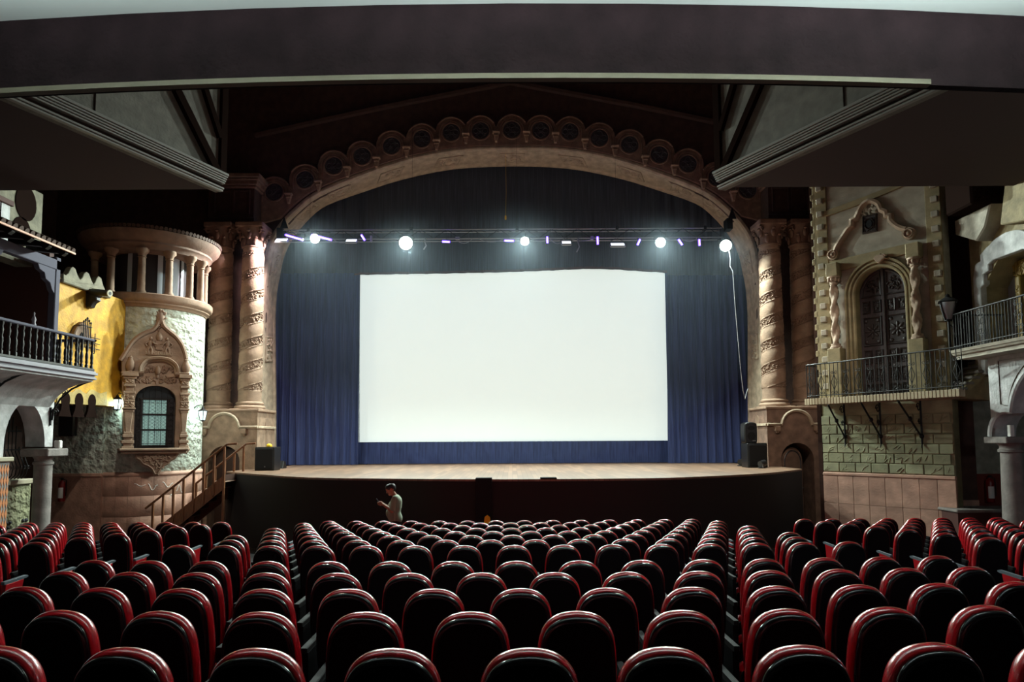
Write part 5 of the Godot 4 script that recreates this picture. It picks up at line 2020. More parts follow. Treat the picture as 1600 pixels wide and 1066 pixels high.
		foliage(s, Vector2(q[0], yy.call(621.5)), 0.2 * k, 0.12, z + 0.09, 12, 0.05, 31)
		foliage(s, Vector2(q[0], yy.call(633.5)), 0.22 * k, 0.12, z + 0.10, 12, 0.05, 32)
		foliage(s, Vector2(q[0], yy.call(598)), 0.18 * k, 0.1, z + 0.10, 8, 0.05, 33)
		obj("baluster_pilaster", s, M.window_stone, w)
		s = sh(t)
		s.lathe(p2([0.10, 0.0, 0.07, 0.05, 0.11, 0.12, 0.12, 0.22, 0.08, 0.32, 0.05, 0.38, 0.06, 0.42, 0.0, 0.48]), Vector3(q[0], yy.call(584), z + 0.06), 12)
		obj("pinnacle", s, M.carving, w)
	# sill and hanging bracket
	s = sh(t)
	var sy = 1.394
	s.box(Vector3(-0.872, sy - 0.045, -0.4), Vector3(0.846, sy + 0.03, z + 0.24), 0.02)
	s.box(Vector3(-0.842, sy - 0.13, -0.4), Vector3(0.813, sy - 0.05, z + 0.18), 0.03)
	s.slab(p2([0.747, 1.601, 0.848, 1.528, 0.903, 1.364, 0.823, 1.238, 0.738, 1.33]), z - 0.1, z + 0.06, 0.03)
	obj("sill", s, M.window_stone, w)
	s = sh(t)
	p = p2([-0.439, 1.26, 0.56, 1.243, 0.498, 1.136, 0.402, 1.085, 0.34, 0.997, 0.245, 0.946, 0.153, 0.842, 0.093, 0.703, 0.03, 0.705, -0.037, 0.848, -0.134, 0.938, -0.261, 0.994, -0.342, 1.101, -0.421, 1.155])
	s.slab(p, -0.3, z + 0.08, 0.06)
	s.mould(p, p2([0.02, z - 0.05, 0.04, z + 0.08, 0.0, z + 0.11, -0.03, z + 0.07]), true)
	foliage(s, Vector2(0.059, 1.129), 0.62, 0.16, z + 0.08, 36, 0.07, 41)
	foliage(s, Vector2(0.065, 0.952), 0.3, 0.18, z + 0.08, 18, 0.06, 42)
	obj("hanging_bracket", s, M.carving, w)
	# glazing
	var gz = 0.11
	s = sh(t)
	s.slab(PackedVector2Array([Vector2(oc.x - ow - 0.02, ob - 0.1), Vector2(oc.x + ow + 0.02, ob - 0.1), Vector2(oc.x + ow + 0.02, oc.y + 0.42), Vector2(oc.x - ow - 0.02, oc.y + 0.42)]), gz - 0.09, gz - 0.055)
	obj("dark_backing", s, M.dark_drum, w)
	var gx0 = -0.339
	var gx1 = 0.318
	var ys = [2.788, 2.36, 1.929, 1.48]
	for i in 3:
		s = sh(t)
		s.box(Vector3(gx0, ys[i + 1] + 0.02, gz - 0.05), Vector3(gx1, ys[i] - 0.02, gz - 0.03))
		obj("pane", s, M.lead_glass, w)
	s = sh(t)
	for y: float in ys:
		s.box(Vector3(gx0 - 0.05, y - 0.025, gz - 0.05), Vector3(gx1 + 0.05, y + 0.025, gz + 0.02), 0.005)
	for x in [gx0, gx1]:
		s.box(Vector3(x - 0.03, ys[3], gz - 0.05), Vector3(x + 0.03, ys[0], gz + 0.02), 0.005)
	obj("sash", s, M.dark_wood, w)
	s = sh(t)
	s.slab(arc(Vector2(oc.x, ys[0] + 0.03), ow - 0.05, 0, 180, 16, 0.33), gz - 0.05, gz - 0.03)
	obj("fan_pane", s, M.dark_glass, w)
	# iron grille in front
	for i in 7:
		s = sh(t)
		var x = lerpf(oc.x - ow + 0.06, oc.x + ow - 0.06, i / 6.0)
		var yt = oc.y + 0.36 * sqrt(maxf(0.0, 1.0 - pow((x - oc.x) / ow, 2.0)))
		s.tube(PackedVector3Array([Vector3(x, ob, z - 0.05), Vector3(x, yt, z - 0.05)]), 0.007, 5)
		if i == 0 or i == 6:
			for k in 8:
				scroll(s, Vector2(x + (0.05 if i == 0 else -0.05), ob + 0.1 + k * 0.155), 0.05, k * 1.0, 1.2, z - 0.05, 0.007)
		obj("grille_bar", s, M.iron, w)
	s = sh(t)
	for y in [0.06, 0.45, 0.85, 1.2]:
		s.tube(PackedVector3Array([Vector3(oc.x - ow, ob + y, z - 0.05), Vector3(oc.x + ow, ob + y, z - 0.05)]), 0.007, 5)
	obj("grille_rail", s, M.iron, w)


# ------------------------------------------------------------------ right side: carved door on its terrace, balcony, arcade
func make_right():
	var t = frame(Vector3(8.4, 0, -18.2), Vector3(1.7, 0, 2.1))
	facade(t)
	facade_door(t)
	terrace(t)
	right_recess()
	right_balcony()
	right_arcade()


func facade(t: Transform3D):
	var dl = 0.867
	var dr = 2.076
	var dc = (dl + dr) * 0.5
	var sp = 5.292
	var ht = (5.951) - sp
	var s = sh(t)
	var p = p2([-0.16, 2.5, dl, 2.5, dl, sp])
	p.append_array(arc(Vector2(dc, sp), (dr - dl) * 0.5, 180, 0, 20, ht))
	p.append_array(p2([dr, sp, dr, 2.5, 2.95, 2.5, 2.95, 8.6, -0.16, 8.6]))
	s.slab(p, -0.4, 0.0)
	var w = struct("wall_right", s, M.facade, "pale slanting wall round the tall carved door on the right")
	s = sh(t)
	s.box(Vector3(-0.16, -1.7, -0.4), Vector3(2.95, 2.5, -0.03))
	obj("lower_wall", s, M.green_stone, w)
	# return of the wall towards the stage
	s = sh()
	s.t = frame(Vector3(8.30, 0, -18.33), Vector3(2.2, 0, -4.2))
	s.box(Vector3(0, -1.7, -0.1), Vector3(4.6, 8.6, 0.0))
	obj("return_wall", s, M.brown_wall, w)
	# rough stone blocks in courses
	var g := RandomNumberGenerator.new()
	g.seed = 12
	for j in 6:
		var y0 = 0.72 + j * 0.245
		var x = -0.16 - (0.2 if j % 2 else 0.0)
		while x < 2.93:
			var wd = g.randf_range(0.36, 0.44)
			var a = maxf(x, -0.16) + 0.006
			var b = minf(x + wd, 2.95) - 0.006
			x += wd
			if b - a < 0.06:
				continue
			s = sh(t)
			s.box(Vector3(a, y0 + 0.006, -0.06), Vector3(b, y0 + 0.239, g.randf_range(0.0, 0.018)), 0.014)
			for k in 3:
				var c = Vector2(g.randf_range(a + 0.08, b - 0.08) if b - a > 0.2 else (a + b) * 0.5, y0 + g.randf_range(0.06, 0.18))
				var keep = s.t
				s.t = keep * Transform3D(Basis(Vector3.BACK, g.randf_range(0.2, 1.3)), Vector3(c.x, c.y, 0.004))
				s.ball(Vector3.ZERO, Vector3(minf(0.09, (b - a) * 0.3), 0.014, 0.016), 3, 6)
				s.t = keep
			obj("stone", s, M.green_stone if g.randf() < 0.6 else M.green_stone_b, w)
	# pink wainscot of tall slabs
	s = sh(t)
	s.box(Vector3(-0.16, 0.62, -0.06), Vector3(2.97, 0.71, 0.05), 0.02)
	obj("wainscot_cap", s, M.pink, w)
	for j in 3:
		for i in 8:
			s = sh(t)
			s.box(Vector3(-0.16 + i * 0.39 + 0.003, 0.62 - (j + 1) * 0.72 + 0.003, -0.06), Vector3(minf(2.97, -0.16 + (i + 1) * 0.39) - 0.003, 0.62 - j * 0.72 - 0.003, 0.03), 0.006)
			obj("panel", s, M.pink if (i * 2 + j) % 3 else M.pink_dark, w)
	# ochre bands
	s = sh(t)
	s.slab(p2([0.262, 6.322, 2.363, 6.371, 2.352, 6.127, 0.249, 5.993]), -0.02, 0.07, 0.015)
	s.slab(p2([0.108, 7.714, 1.162, 7.825, 2.422, 7.966, 2.417, 7.871, 1.187, 7.665, 0.102, 7.556]), -0.02, 0.06, 0.015)
	obj("ochre_band", s, M.ochre, w)
	# scrolled gable
	s = sh(t)
	var path = smooth_line(p2([0.404, 6.501, 0.479, 6.658, 0.569, 6.792, 0.676, 6.922, 0.781, 7.051, 0.884, 7.128]), 3)
	path.append_array(p2([0.906, 7.276, 1.006, 7.302]))
	path.append_array(smooth_line(p2([1.058, 7.39, 1.146, 7.553, 1.262, 7.639, 1.374, 7.658, 1.482, 7.603, 1.572, 7.512, 1.619, 7.358]), 3))
	path.append_array(p2([1.731, 7.278, 1.742, 7.177, 1.825, 7.155, 1.827, 7.04]))
	path.append_array(smooth_line(p2([1.884, 6.952, 1.978, 6.847, 2.07, 6.775, 2.185, 6.715]), 3))
	s.mould(path, p2([-0.07, -0.02, -0.06, 0.09, 0.0, 0.15, 0.06, 0.13, 0.08, -0.02]))
	for c: Vector2 in [Vector2(0.369, 6.474), Vector2(2.252, 6.594)]:
		s.tube(PackedVector3Array([Vector3(c.x, c.y, -0.02), Vector3(c.x, c.y, 0.13)]), 0.15, 16)
		s.mould(arc(c, 0.10, 0, 330, 12), p2([0.03, 0.12, 0.0, 0.17, -0.03, 0.12]), true)
		s.ball(Vector3(c.x, c.y, 0.14), Vector3(0.05, 0.05, 0.04), 4, 8)
	obj("gable_moulding", s, M.window_stone, w)
	s = sh(t)
	s.slab(p2([1.146, 7.326, 1.511, 7.314, 1.491, 6.853, 1.127, 6.858]), -0.02, 0.05, 0.01)
	var pq = obj("square_plaque", s, M.door_panel, w)
	s = sh(t)
	s.mould(p2([1.169, 7.295, 1.486, 7.287, 1.469, 6.884, 1.152, 6.885]), p2([-0.02, 0.04, 0.0, 0.08, 0.02, 0.04]), true)
	var pc = Vector2(1.321, 7.079)
	s.mould(arc(pc, 0.11, 0, 340, 17, 0.14), p2([0.025, 0.04, 0.0, 0.09, -0.02, 0.05]), true)
	foliage(s, pc, 0.26, 0.38, 0.05, 24, 0.04, 77)
	obj("wreath", s, M.door_panel, pq)
	s = sh(t)
	s.slab(arc(pc, 0.07, 0, 340, 17, 0.10), 0.06, 0.085)
	obj("dark_boss", s, M.black_cloth, pq)
	s = sh(t)
	foliage(s, Vector2(1.313, 7.468), 0.42, 0.2, 0.03, 22, 0.09, 78)
	obj("shell_carving", s, M.facade, w)
	# door surround
	s = sh(t)
	path = PackedVector2Array([Vector2(dl - 0.10, 2.5), Vector2(dl - 0.10, sp)])
	path.append_array(arc(Vector2(dc, sp), (dr - dl) * 0.5 + 0.10, 176, 4, 20, ht + 0.08))
	path.append_array([Vector2(dr + 0.10, sp), Vector2(dr + 0.10, 2.5)])
	s.mould(path, p2([-0.11, -0.3, -0.11, 0.03, -0.08, 0.06, -0.05, 0.06, -0.04, 0.03, -0.02, 0.03, 0.0, 0.09, 0.04, 0.09, 0.05, 0.05, 0.07, 0.05, 0.09, 0.12, 0.13, 0.12, 0.14, -0.02]))
	obj("door_surround", s, M.ochre, w)
	s = sh(t)
	s.slab(p2([1.412, 6.146, 1.493, 6.212, 1.662, 6.208, 1.689, 6.137, 1.608, 6.023, 1.545, 5.987, 1.485, 6.032]), 0.0, 0.18, 0.03)
	foliage(s, Vector2(1.564, 6.142), 0.3, 0.14, 0.15, 10, 0.07, 79)
	obj("keystone", s, M.window_stone, w)
	# notched quoins at both edges
	for q in [[-0.16, 0.22], [2.62, 2.95]]:
		s = sh(t)
		s.box(Vector3(q[0], 2.5, -0.02), Vector3(q[1], 8.5, 0.05), 0.01)
		var pil = obj("edge_pilaster", s, M.ochre, w)
		for k in 16:
			s = sh(t)
			var y = 2.9 + k * 0.36
			var x: float = q[0] + 0.12
			s.box(Vector3(x + 0.02, y, 0.0), Vector3(x + 0.17, y + 0.15, 0.13), 0.012)
			obj("quoin", s, M.facade, pil)
			if q[0] < 0:
				s = sh(t)
				s.box(Vector3(-0.22, y + 0.17, -0.2), Vector3(-0.10, y + 0.33, 0.05), 0.012)
				obj("quoin", s, M.ochre, pil)
	# two small twisted columns on blocks
	for q in [[0.396, 3.944, 5.857, "left"], [2.364, 3.969, 5.952, "right"]]:
		s = sh(t)
		s.box(Vector3(q[0] - 0.17, 2.5, 0.0), Vector3(q[0] + 0.17, q[1], 0.32), 0.015)
		s.box(Vector3(q[0] - 0.15, q[2], 0.0), Vector3(q[0] + 0.15, q[2] + 0.36, 0.28), 0.015)
		obj("column_block", s, M.ochre, w)
		var c = thing("door_column", "small twisted column standing %s of the tall carved door" % q[3], "column", t * Vector3(q[0], q[1], 0.17), "twisted columns beside the carved door")
		var h: float = q[2] - q[1]
		s = sh()
		var rows = 70
		var segs = 14
		var grid = []
		for i in rows + 1:
			var row = PackedVector3Array()
			for j in segs:
				var a = TAU * j / segs
				var y = lerpf(0.1, h - 0.2, float(i) / rows)
				var r = 0.085 + 0.03 * cos(2.0 * (a + y * 6.0)) + 0.008 * sin(a * 5.0 - y * 30.0)
				row.append(Vector3(cos(a) * r, y, sin(a) * r))
			grid.append(row)
		for i in rows:
			for j in segs:
				var j1 = (j + 1) % segs
				var n0: Vector3 = Vector3(grid[i][j].x, 0, grid[i][j].z)
				s.quadn(grid[i][j], grid[i][j1], grid[i + 1][j1], grid[i + 1][j], norm_of(grid, i, j, segs), norm_of(grid, i, j1, segs), norm_of(grid, i + 1, j1, segs), norm_of(grid, i + 1, j, segs))
		obj("shaft", s, M.window_stone, c)
		s = sh()
		s.lathe(p2([0.0, 0.0, 0.15, 0.0, 0.15, 0.04, 0.12, 0.07, 0.12, 0.12, 0.0, 0.13]), Vector3.ZERO, 16)
		obj("base", s, M.window_stone, c)
		s = sh()
		s.lathe(p2([0.08, h - 0.24, 0.11, h - 0.2, 0.09, h - 0.17, 0.12, h - 0.06, 0.16, h - 0.04, 0.16, h, 0.0, h]), Vector3.ZERO, 16)
		for k in 8:
			s.ball(Vector3(cos(k * PI / 4) * 0.13, h - 0.09, sin(k * PI / 4) * 0.13), Vector3(0.035, 0.06, 0.035), 4, 6)
		obj("capital", s, M.window_stone, c)


func norm_of(grid: Array, i: int, j: int, segs: int) -> Vector3:
	var a: Vector3 = grid[i][(j + 1) % segs] - grid[i][(j + segs - 1) % segs]
	var b: Vector3 = grid[mini(i + 1, grid.size() - 1)][j] - grid[maxi(i - 1, 0)][j]
	var m = a.cross(b).normalized()
	return m if m.dot(Vector3(grid[i][j].x, 0, grid[i][j].z)) > 0 else -m


func facade_door(t: Transform3D):
	var dl = 0.867
	var dr = 2.076
	var dc = (dl + dr) * 0.5
	var sp = 5.292
	var ht = (5.951) - sp
	var z = -0.22
	var s = sh(t)
	s.box(Vector3(dl - 0.05, 2.4, z - 0.12), Vector3(dr + 0.05, sp + ht + 0.1, z - 0.06))
	var d = struct("door_3", s, M.door, "tall dark arched double door with carved panels above the right terrace")
	for k in 2:
		var x0 = dl + 0.01 if k == 0 else dc + 0.012
		var x1 = dc - 0.012 if k == 0 else dr - 0.01
		s = sh(t)
		var p = PackedVector2Array([Vector2(x0, 2.52), Vector2(x1, 2.52)])
		if k == 0:
			p.append_array(arc(Vector2(dc, sp), (dr - dl) * 0.5 - 0.01, 91, 180, 10, ht))
		else:
			p.append_array(arc(Vector2(dc, sp), (dr - dl) * 0.5 - 0.01, 0, 89, 10, ht))
		s.slab(p, z - 0.06, z)
		var leaf = obj("leaf", s, M.door, d)
		var m = 0.055
		var xm = (x0 + x1) * 0.5
		var rows = [[2.60, 2.98, 2], [3.05, 3.40, 2], [3.50, 3.86, 2], [3.96, 4.72, 1], [4.81, 5.14, 2]]
		for r in rows:
			for c in r[2]:
				var a = x0 + m if c == 0 else xm + m * 0.5
				var b = x1 - m if (c == 1 or r[2] == 1) else xm - m * 0.5
				s = sh(t)
				s.mould(PackedVector2Array([Vector2(a, r[0]), Vector2(b, r[0]), Vector2(b, r[1]), Vector2(a, r[1])]), p2([0.0, z - 0.01, 0.01, z + 0.035, 0.035, z + 0.02, 0.045, z - 0.01]), true)
				s.box(Vector3(a + 0.05, r[0] + 0.05, z - 0.03), Vector3(b - 0.05, r[1] - 0.05, z + 0.012), 0.01)
				var pc = Vector2((a + b) * 0.5, (r[0] + r[1]) * 0.5)
				if r[2] == 1:
					for q in 8:
						var keep = s.t
						s.t = t * Transform3D(Basis(Vector3.BACK, q * PI / 4), Vector3(pc.x, pc.y, z + 0.012))
						s.ball(Vector3(0.12, 0, 0), Vector3(0.085, 0.035, 0.03), 4, 7)
						s.t = keep
					s.ball(Vector3(pc.x, pc.y, z + 0.012), Vector3(0.055, 0.055, 0.04), 5, 8)
					for q in [[-1, -1], [1, -1], [1, 1], [-1, 1]]:
						s.ball(Vector3(pc.x + q[0] * (b - a) * 0.32, pc.y + q[1] * 0.27, z + 0.012), Vector3(0.05, 0.05, 0.025), 4, 7)
				else:
					foliage(s, pc, (b - a) * 0.5, (r[1] - r[0]) * 0.5, z + 0.01, 9, 0.05, int(r[0] * 100) + c + k * 7)
				obj("panel", s, M.door_panel, leaf)
		# lunette panel
		s = sh(t)
		var lp = PackedVector2Array([Vector2(x0 + 0.05 if k == 0 else x0 + 0.04, 5.24), Vector2(x1 - 0.04 if k == 0 else x1 - 0.05, 5.24)])
		var rr = (dr - dl) * 0.5 - 0.07
		lp.append_array(arc(Vector2(dc, sp + 0.0), rr, 97 if k == 0 else 2, 178 if k == 0 else 83, 9, ht - 0.08))
		s.mould(lp, p2([-0.005, z - 0.01, 0.0, z + 0.035, 0.03, z + 0.02, 0.04, z - 0.01]), true)
		foliage(s, Vector2(xm + (0.05 if k == 0 else -0.05), 5.52), 0.34, 0.34, z + 0.005, 24, 0.06, 50 + k)
		obj("panel", s, M.door_panel, leaf)
	s = sh(t)
	s.box(Vector3(dc - 0.035, 2.52, z - 0.02), Vector3(dc + 0.035, sp + ht - 0.02, z + 0.05), 0.012)
	obj("meeting_stile", s, M.door, d)
	s = sh(t)
	s.ball(Vector3(dc + 0.09, 3.45, z + 0.05), Vector3(0.03, 0.03, 0.03), 5, 8)
	s.tube(PackedVector3Array([Vector3(dc + 0.09, 3.45, z), Vector3(dc + 0.09, 3.45, z + 0.05)]), 0.012, 6)
	obj("door_knob", s, M.iron, d)


func terrace(t: Transform3D):
	var y1 = 2.6
	var y0 = 2.49
	var fr = smooth_line(p2([7.72, 17.95, 7.86, 17.62, 8.14, 17.2, 8.5, 16.4, 8.85, 15.65, 9.15, 14.95, 9.42, 14.3]), 4)
	var b = thing("door_terrace", "curved terrace slab with a brick edge and iron railing below the carved door", "terrace")
	var s = sh(plan(0))
	var p = fr.duplicate()
	p.append_array(p2([10.3, 15.7, 8.42, 18.15, 8.1, 18.3]))
	s.slab(p, y0, y1 - 0.01)
	obj("slab", s, M.brick_edge, b)
	# bricks on edge along the rim
	var acc = []
	var total = 0.0
	for i in fr.size() - 1:
		acc.append(total)
		total += fr[i].distance_to(fr[i + 1])
	acc.append(total)
	var at = func(l: float) -> Array:
		for i in fr.size() - 1:
			if l <= acc[i + 1] or i == fr.size() - 2:
				var f: float = (l - acc[i]) / (acc[i + 1] - acc[i])
				var d = (fr[i + 1] - fr[i]).normalized()
				return [fr[i].lerp(fr[i + 1], f), d]
		return [fr[0], Vector2.RIGHT]
	var n = int(total / 0.085)
	for i in n:
		var q = at.call((i + 0.5) * total / n)
		var c: Vector2 = q[0]
		var d: Vector2 = q[1]
		s = sh(Transform3D(Basis(Vector3(d.x, 0, -d.y), Vector3.UP, Vector3(d.x, 0, -d.y).cross(Vector3.UP)), Vector3(c.x, 0, -c.y)))
		s.box(Vector3(-0.037, y0 - 0.02, -0.16), Vector3(0.037, y1 + 0.03, 0.03), 0.006)
		obj("brick", s, M.brick_edge, b)
	# railing
	var rail = PackedVector3Array()
	var low = PackedVector3Array()
	for q in fr:
		rail.append(Vector3(q.x + 0.06, y1 + 0.92, -q.y))
		low.append(Vector3(q.x + 0.06, y1 + 0.10, -q.y))
	rail.insert(0, Vector3(8.2, y1 + 0.92, -18.25))
	low.insert(0, Vector3(8.2, y1 + 0.10, -18.25))
	s = sh()
	s.tube(rail, 0.018, 6)
	obj("handrail", s, M.iron, b)
	s = sh()
	s.tube(low, 0.012, 6)
	obj("lower_rail", s, M.iron, b)
	var m = int(total / 0.115)
	for i in m + 1:
		var q = at.call(minf(i * total / m, total - 0.001))
		var c: Vector2 = q[0]
		s = sh()
		s.tube(PackedVector3Array([Vector3(c.x + 0.06, y1, -c.y), Vector3(c.x + 0.06, y1 + 0.92, -c.y)]), 0.0095, 5)
		obj("bar", s, M.iron, b)
		if i % 3 == 1:
			var d: Vector2 = q[1]
			s = sh(Transform3D(Basis(Vector3(d.x, 0, -d.y), Vector3.UP, Vector3(d.x, 0, -d.y).cross(Vector3.UP)), Vector3(c.x + 0.06, 0, -c.y)))
			for k in [-1.0, 1.0]:
				s.tube(PackedVector3Array([Vector3(0, y1 + 0.22, 0), Vector3(k * 0.08, y1 + 0.42, 0), Vector3(0, y1 + 0.62, 0)]), 0.008, 5)
				scroll(s, Vector2(k * 0.05, y1 + 0.68), 0.045, PI if k > 0 else 0.0, 1.2 * k, 0.0, 0.007)
				scroll(s, Vector2(k * 0.05, y1 + 0.17), 0.045, PI if k > 0 else 0.0, 1.2 * k, 0.0, 0.007)
			obj("scroll", s, M.iron, b)
	for i in 5:
		var c = Vector2(7.72, 17.95).lerp(Vector2(8.2, 18.25), (i + 0.5) / 5.0)
		s = sh()
		s.tube(PackedVector3Array([Vector3(c.x + 0.03, y1, -c.y), Vector3(c.x + 0.03, y1 + 0.92, -c.y)]), 0.0095, 5)
		obj("bar", s, M.iron, b)
	# struts against the wall
	for q in [[0.471, 0.85], [1.359, 1.0], [2.295, 1.25]]:
		s = sh(t)
		var x: float = q[0]
		s.tube(PackedVector3Array([Vector3(x, 1.46, 0.04), Vector3(x, 2.50, 0.04)]), 0.024, 6)
		s.tube(PackedVector3Array([Vector3(x, 1.62, 0.05), Vector3(x - 0.02, 2.45, q[1])]), 0.024, 6)
		s.ball(Vector3(x, 1.64, 0.05), Vector3(0.055, 0.06, 0.05), 5, 8)
		s.ball(Vector3(x - 0.01, 2.05, 0.05 + (q[1] - 0.05) * 0.5), Vector3(0.05, 0.06, 0.05), 5, 8)
		s.tube(PackedVector3Array([Vector3(x, 1.46, 0.04), Vector3(x, 1.36, 0.10)]), 0.02, 6, 0.008)
		s.t = t * Transform3D(Basis(Vector3.UP, -PI / 2), Vector3(x, 0, 0))
		scroll(s, Vector2(0.16, 2.33), 0.12, 0, 1.3, 0.0, 0.013)
		scroll(s, Vector2(0.14, 1.98), 0.08, 0, 1.3, 0.0, 0.013)
		obj("strut", s, M.iron, b)


func right_recess():
	# dark recess right of the facade, end wall of the right aisle, stair to the balcony
	var s = sh()
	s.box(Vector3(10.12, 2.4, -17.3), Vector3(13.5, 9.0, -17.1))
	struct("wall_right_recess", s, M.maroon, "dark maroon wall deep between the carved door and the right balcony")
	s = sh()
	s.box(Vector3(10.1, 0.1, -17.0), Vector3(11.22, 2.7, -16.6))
	struct("wall_right_end", s, M.brown_wall, "end wall under the right stair, coloured brown for shade")  # brown tone stands in for shade on this part of the end wall
	s = sh()
	s.box(Vector3(10.1, -1.6, -17.0), Vector3(11.22, 0.1, -16.57))
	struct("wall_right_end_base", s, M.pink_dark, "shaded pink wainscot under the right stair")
	s = sh()
	s.box(Vector3(11.22, 0.72, -17.0), Vector3(13.5, 3.2, -16.75))
	struct("wall_right_aisle", s, M.grey_wall, "pale grey green end wall behind the right arcade column")
	s = sh()
	s.box(Vector3(11.22, -1.6, -17.0), Vector3(13.5, 0.72, -16.73))
	struct("wall_right_aisle_base", s, M.red_wain, "dark red wainscot behind the right arcade column")
	s = sh()
	var st = Vector3(9.982, -0.016, -15.5)
	s.box(Vector3(st.x + 0.05, -1.4, -16.35), Vector3(13.0, st.y - 0.07, st.z - 0.05))
	var ast = obj("aisle_step", s, M.maroon)
	s = sh()
	s.box(Vector3(st.x, st.y - 0.07, -16.4), Vector3(13.0, st.y, st.z), 0.02)
	obj("nosing", s, M.grey_stone, ast)
	tag(ast, "low pale step at the foot of the right end wall", "step")
	extinguisher(Vector3(11.555, 0.30, -16.73), -0.2, "red fire extinguisher with a white label on the dark red wainscot at the right")
	# stair up to the balcony
	var d = thing("balcony_stair", "ochre stair climbing to the right balcony, dark railing beside it", "stair")
	s = sh(frame(Vector3(0, 0, -15.6), Vector3.RIGHT))
	s.slab(p2([10.264, 2.641, 10.315, 2.509, 11.121, 3.256, 11.13, 3.419, 11.057, 3.419]), -0.75, 0.0, 0.01)
	obj("stringer", s, M.ochre, d)
	s = sh(frame(Vector3(0, 0, -15.75), Vector3.RIGHT))
	s.slab(p2([10.315, 2.509, 11.121, 3.256, 11.133, 2.461]), -0.6, 0.0)
	obj("spandrel", s, M.ochre, d)
	for i in 6:
		var a = Vector2(10.224, 2.73)
		var b = Vector2(10.981, 3.39)
		var c = a.lerp(b, i / 5.0)
		s = sh(frame(Vector3(0, 0, -15.6), Vector3.RIGHT))
		s.box(Vector3(c.x - 0.02, c.y - 0.045, -0.75), Vector3(c.x + 0.20, c.y + 0.02, 0.06), 0.02)
		obj("tread", s, M.grey_stone, d)
		s = sh(frame(Vector3(0, 0, -15.6), Vector3.RIGHT))
		for k in 2:
			s.tube(PackedVector3Array([Vector3(c.x + 0.02 + k * 0.08, c.y, -0.7), Vector3(c.x + 0.02 + k * 0.08, c.y + 0.85 + k * 0.06, -0.7)]), 0.012, 5)
		obj("bar", s, M.iron, d)
	s = sh(frame(Vector3(0, 0, -15.6), Vector3.RIGHT))
	var ra = Vector2(10.224, 2.73)
	var rb = Vector2(10.981, 3.39)
	s.tube(PackedVector3Array([Vector3(ra.x, ra.y + 0.84, -0.7), Vector3(rb.x, rb.y + 0.9, -0.7)]), 0.02, 6)
	obj("handrail", s, M.iron, d)


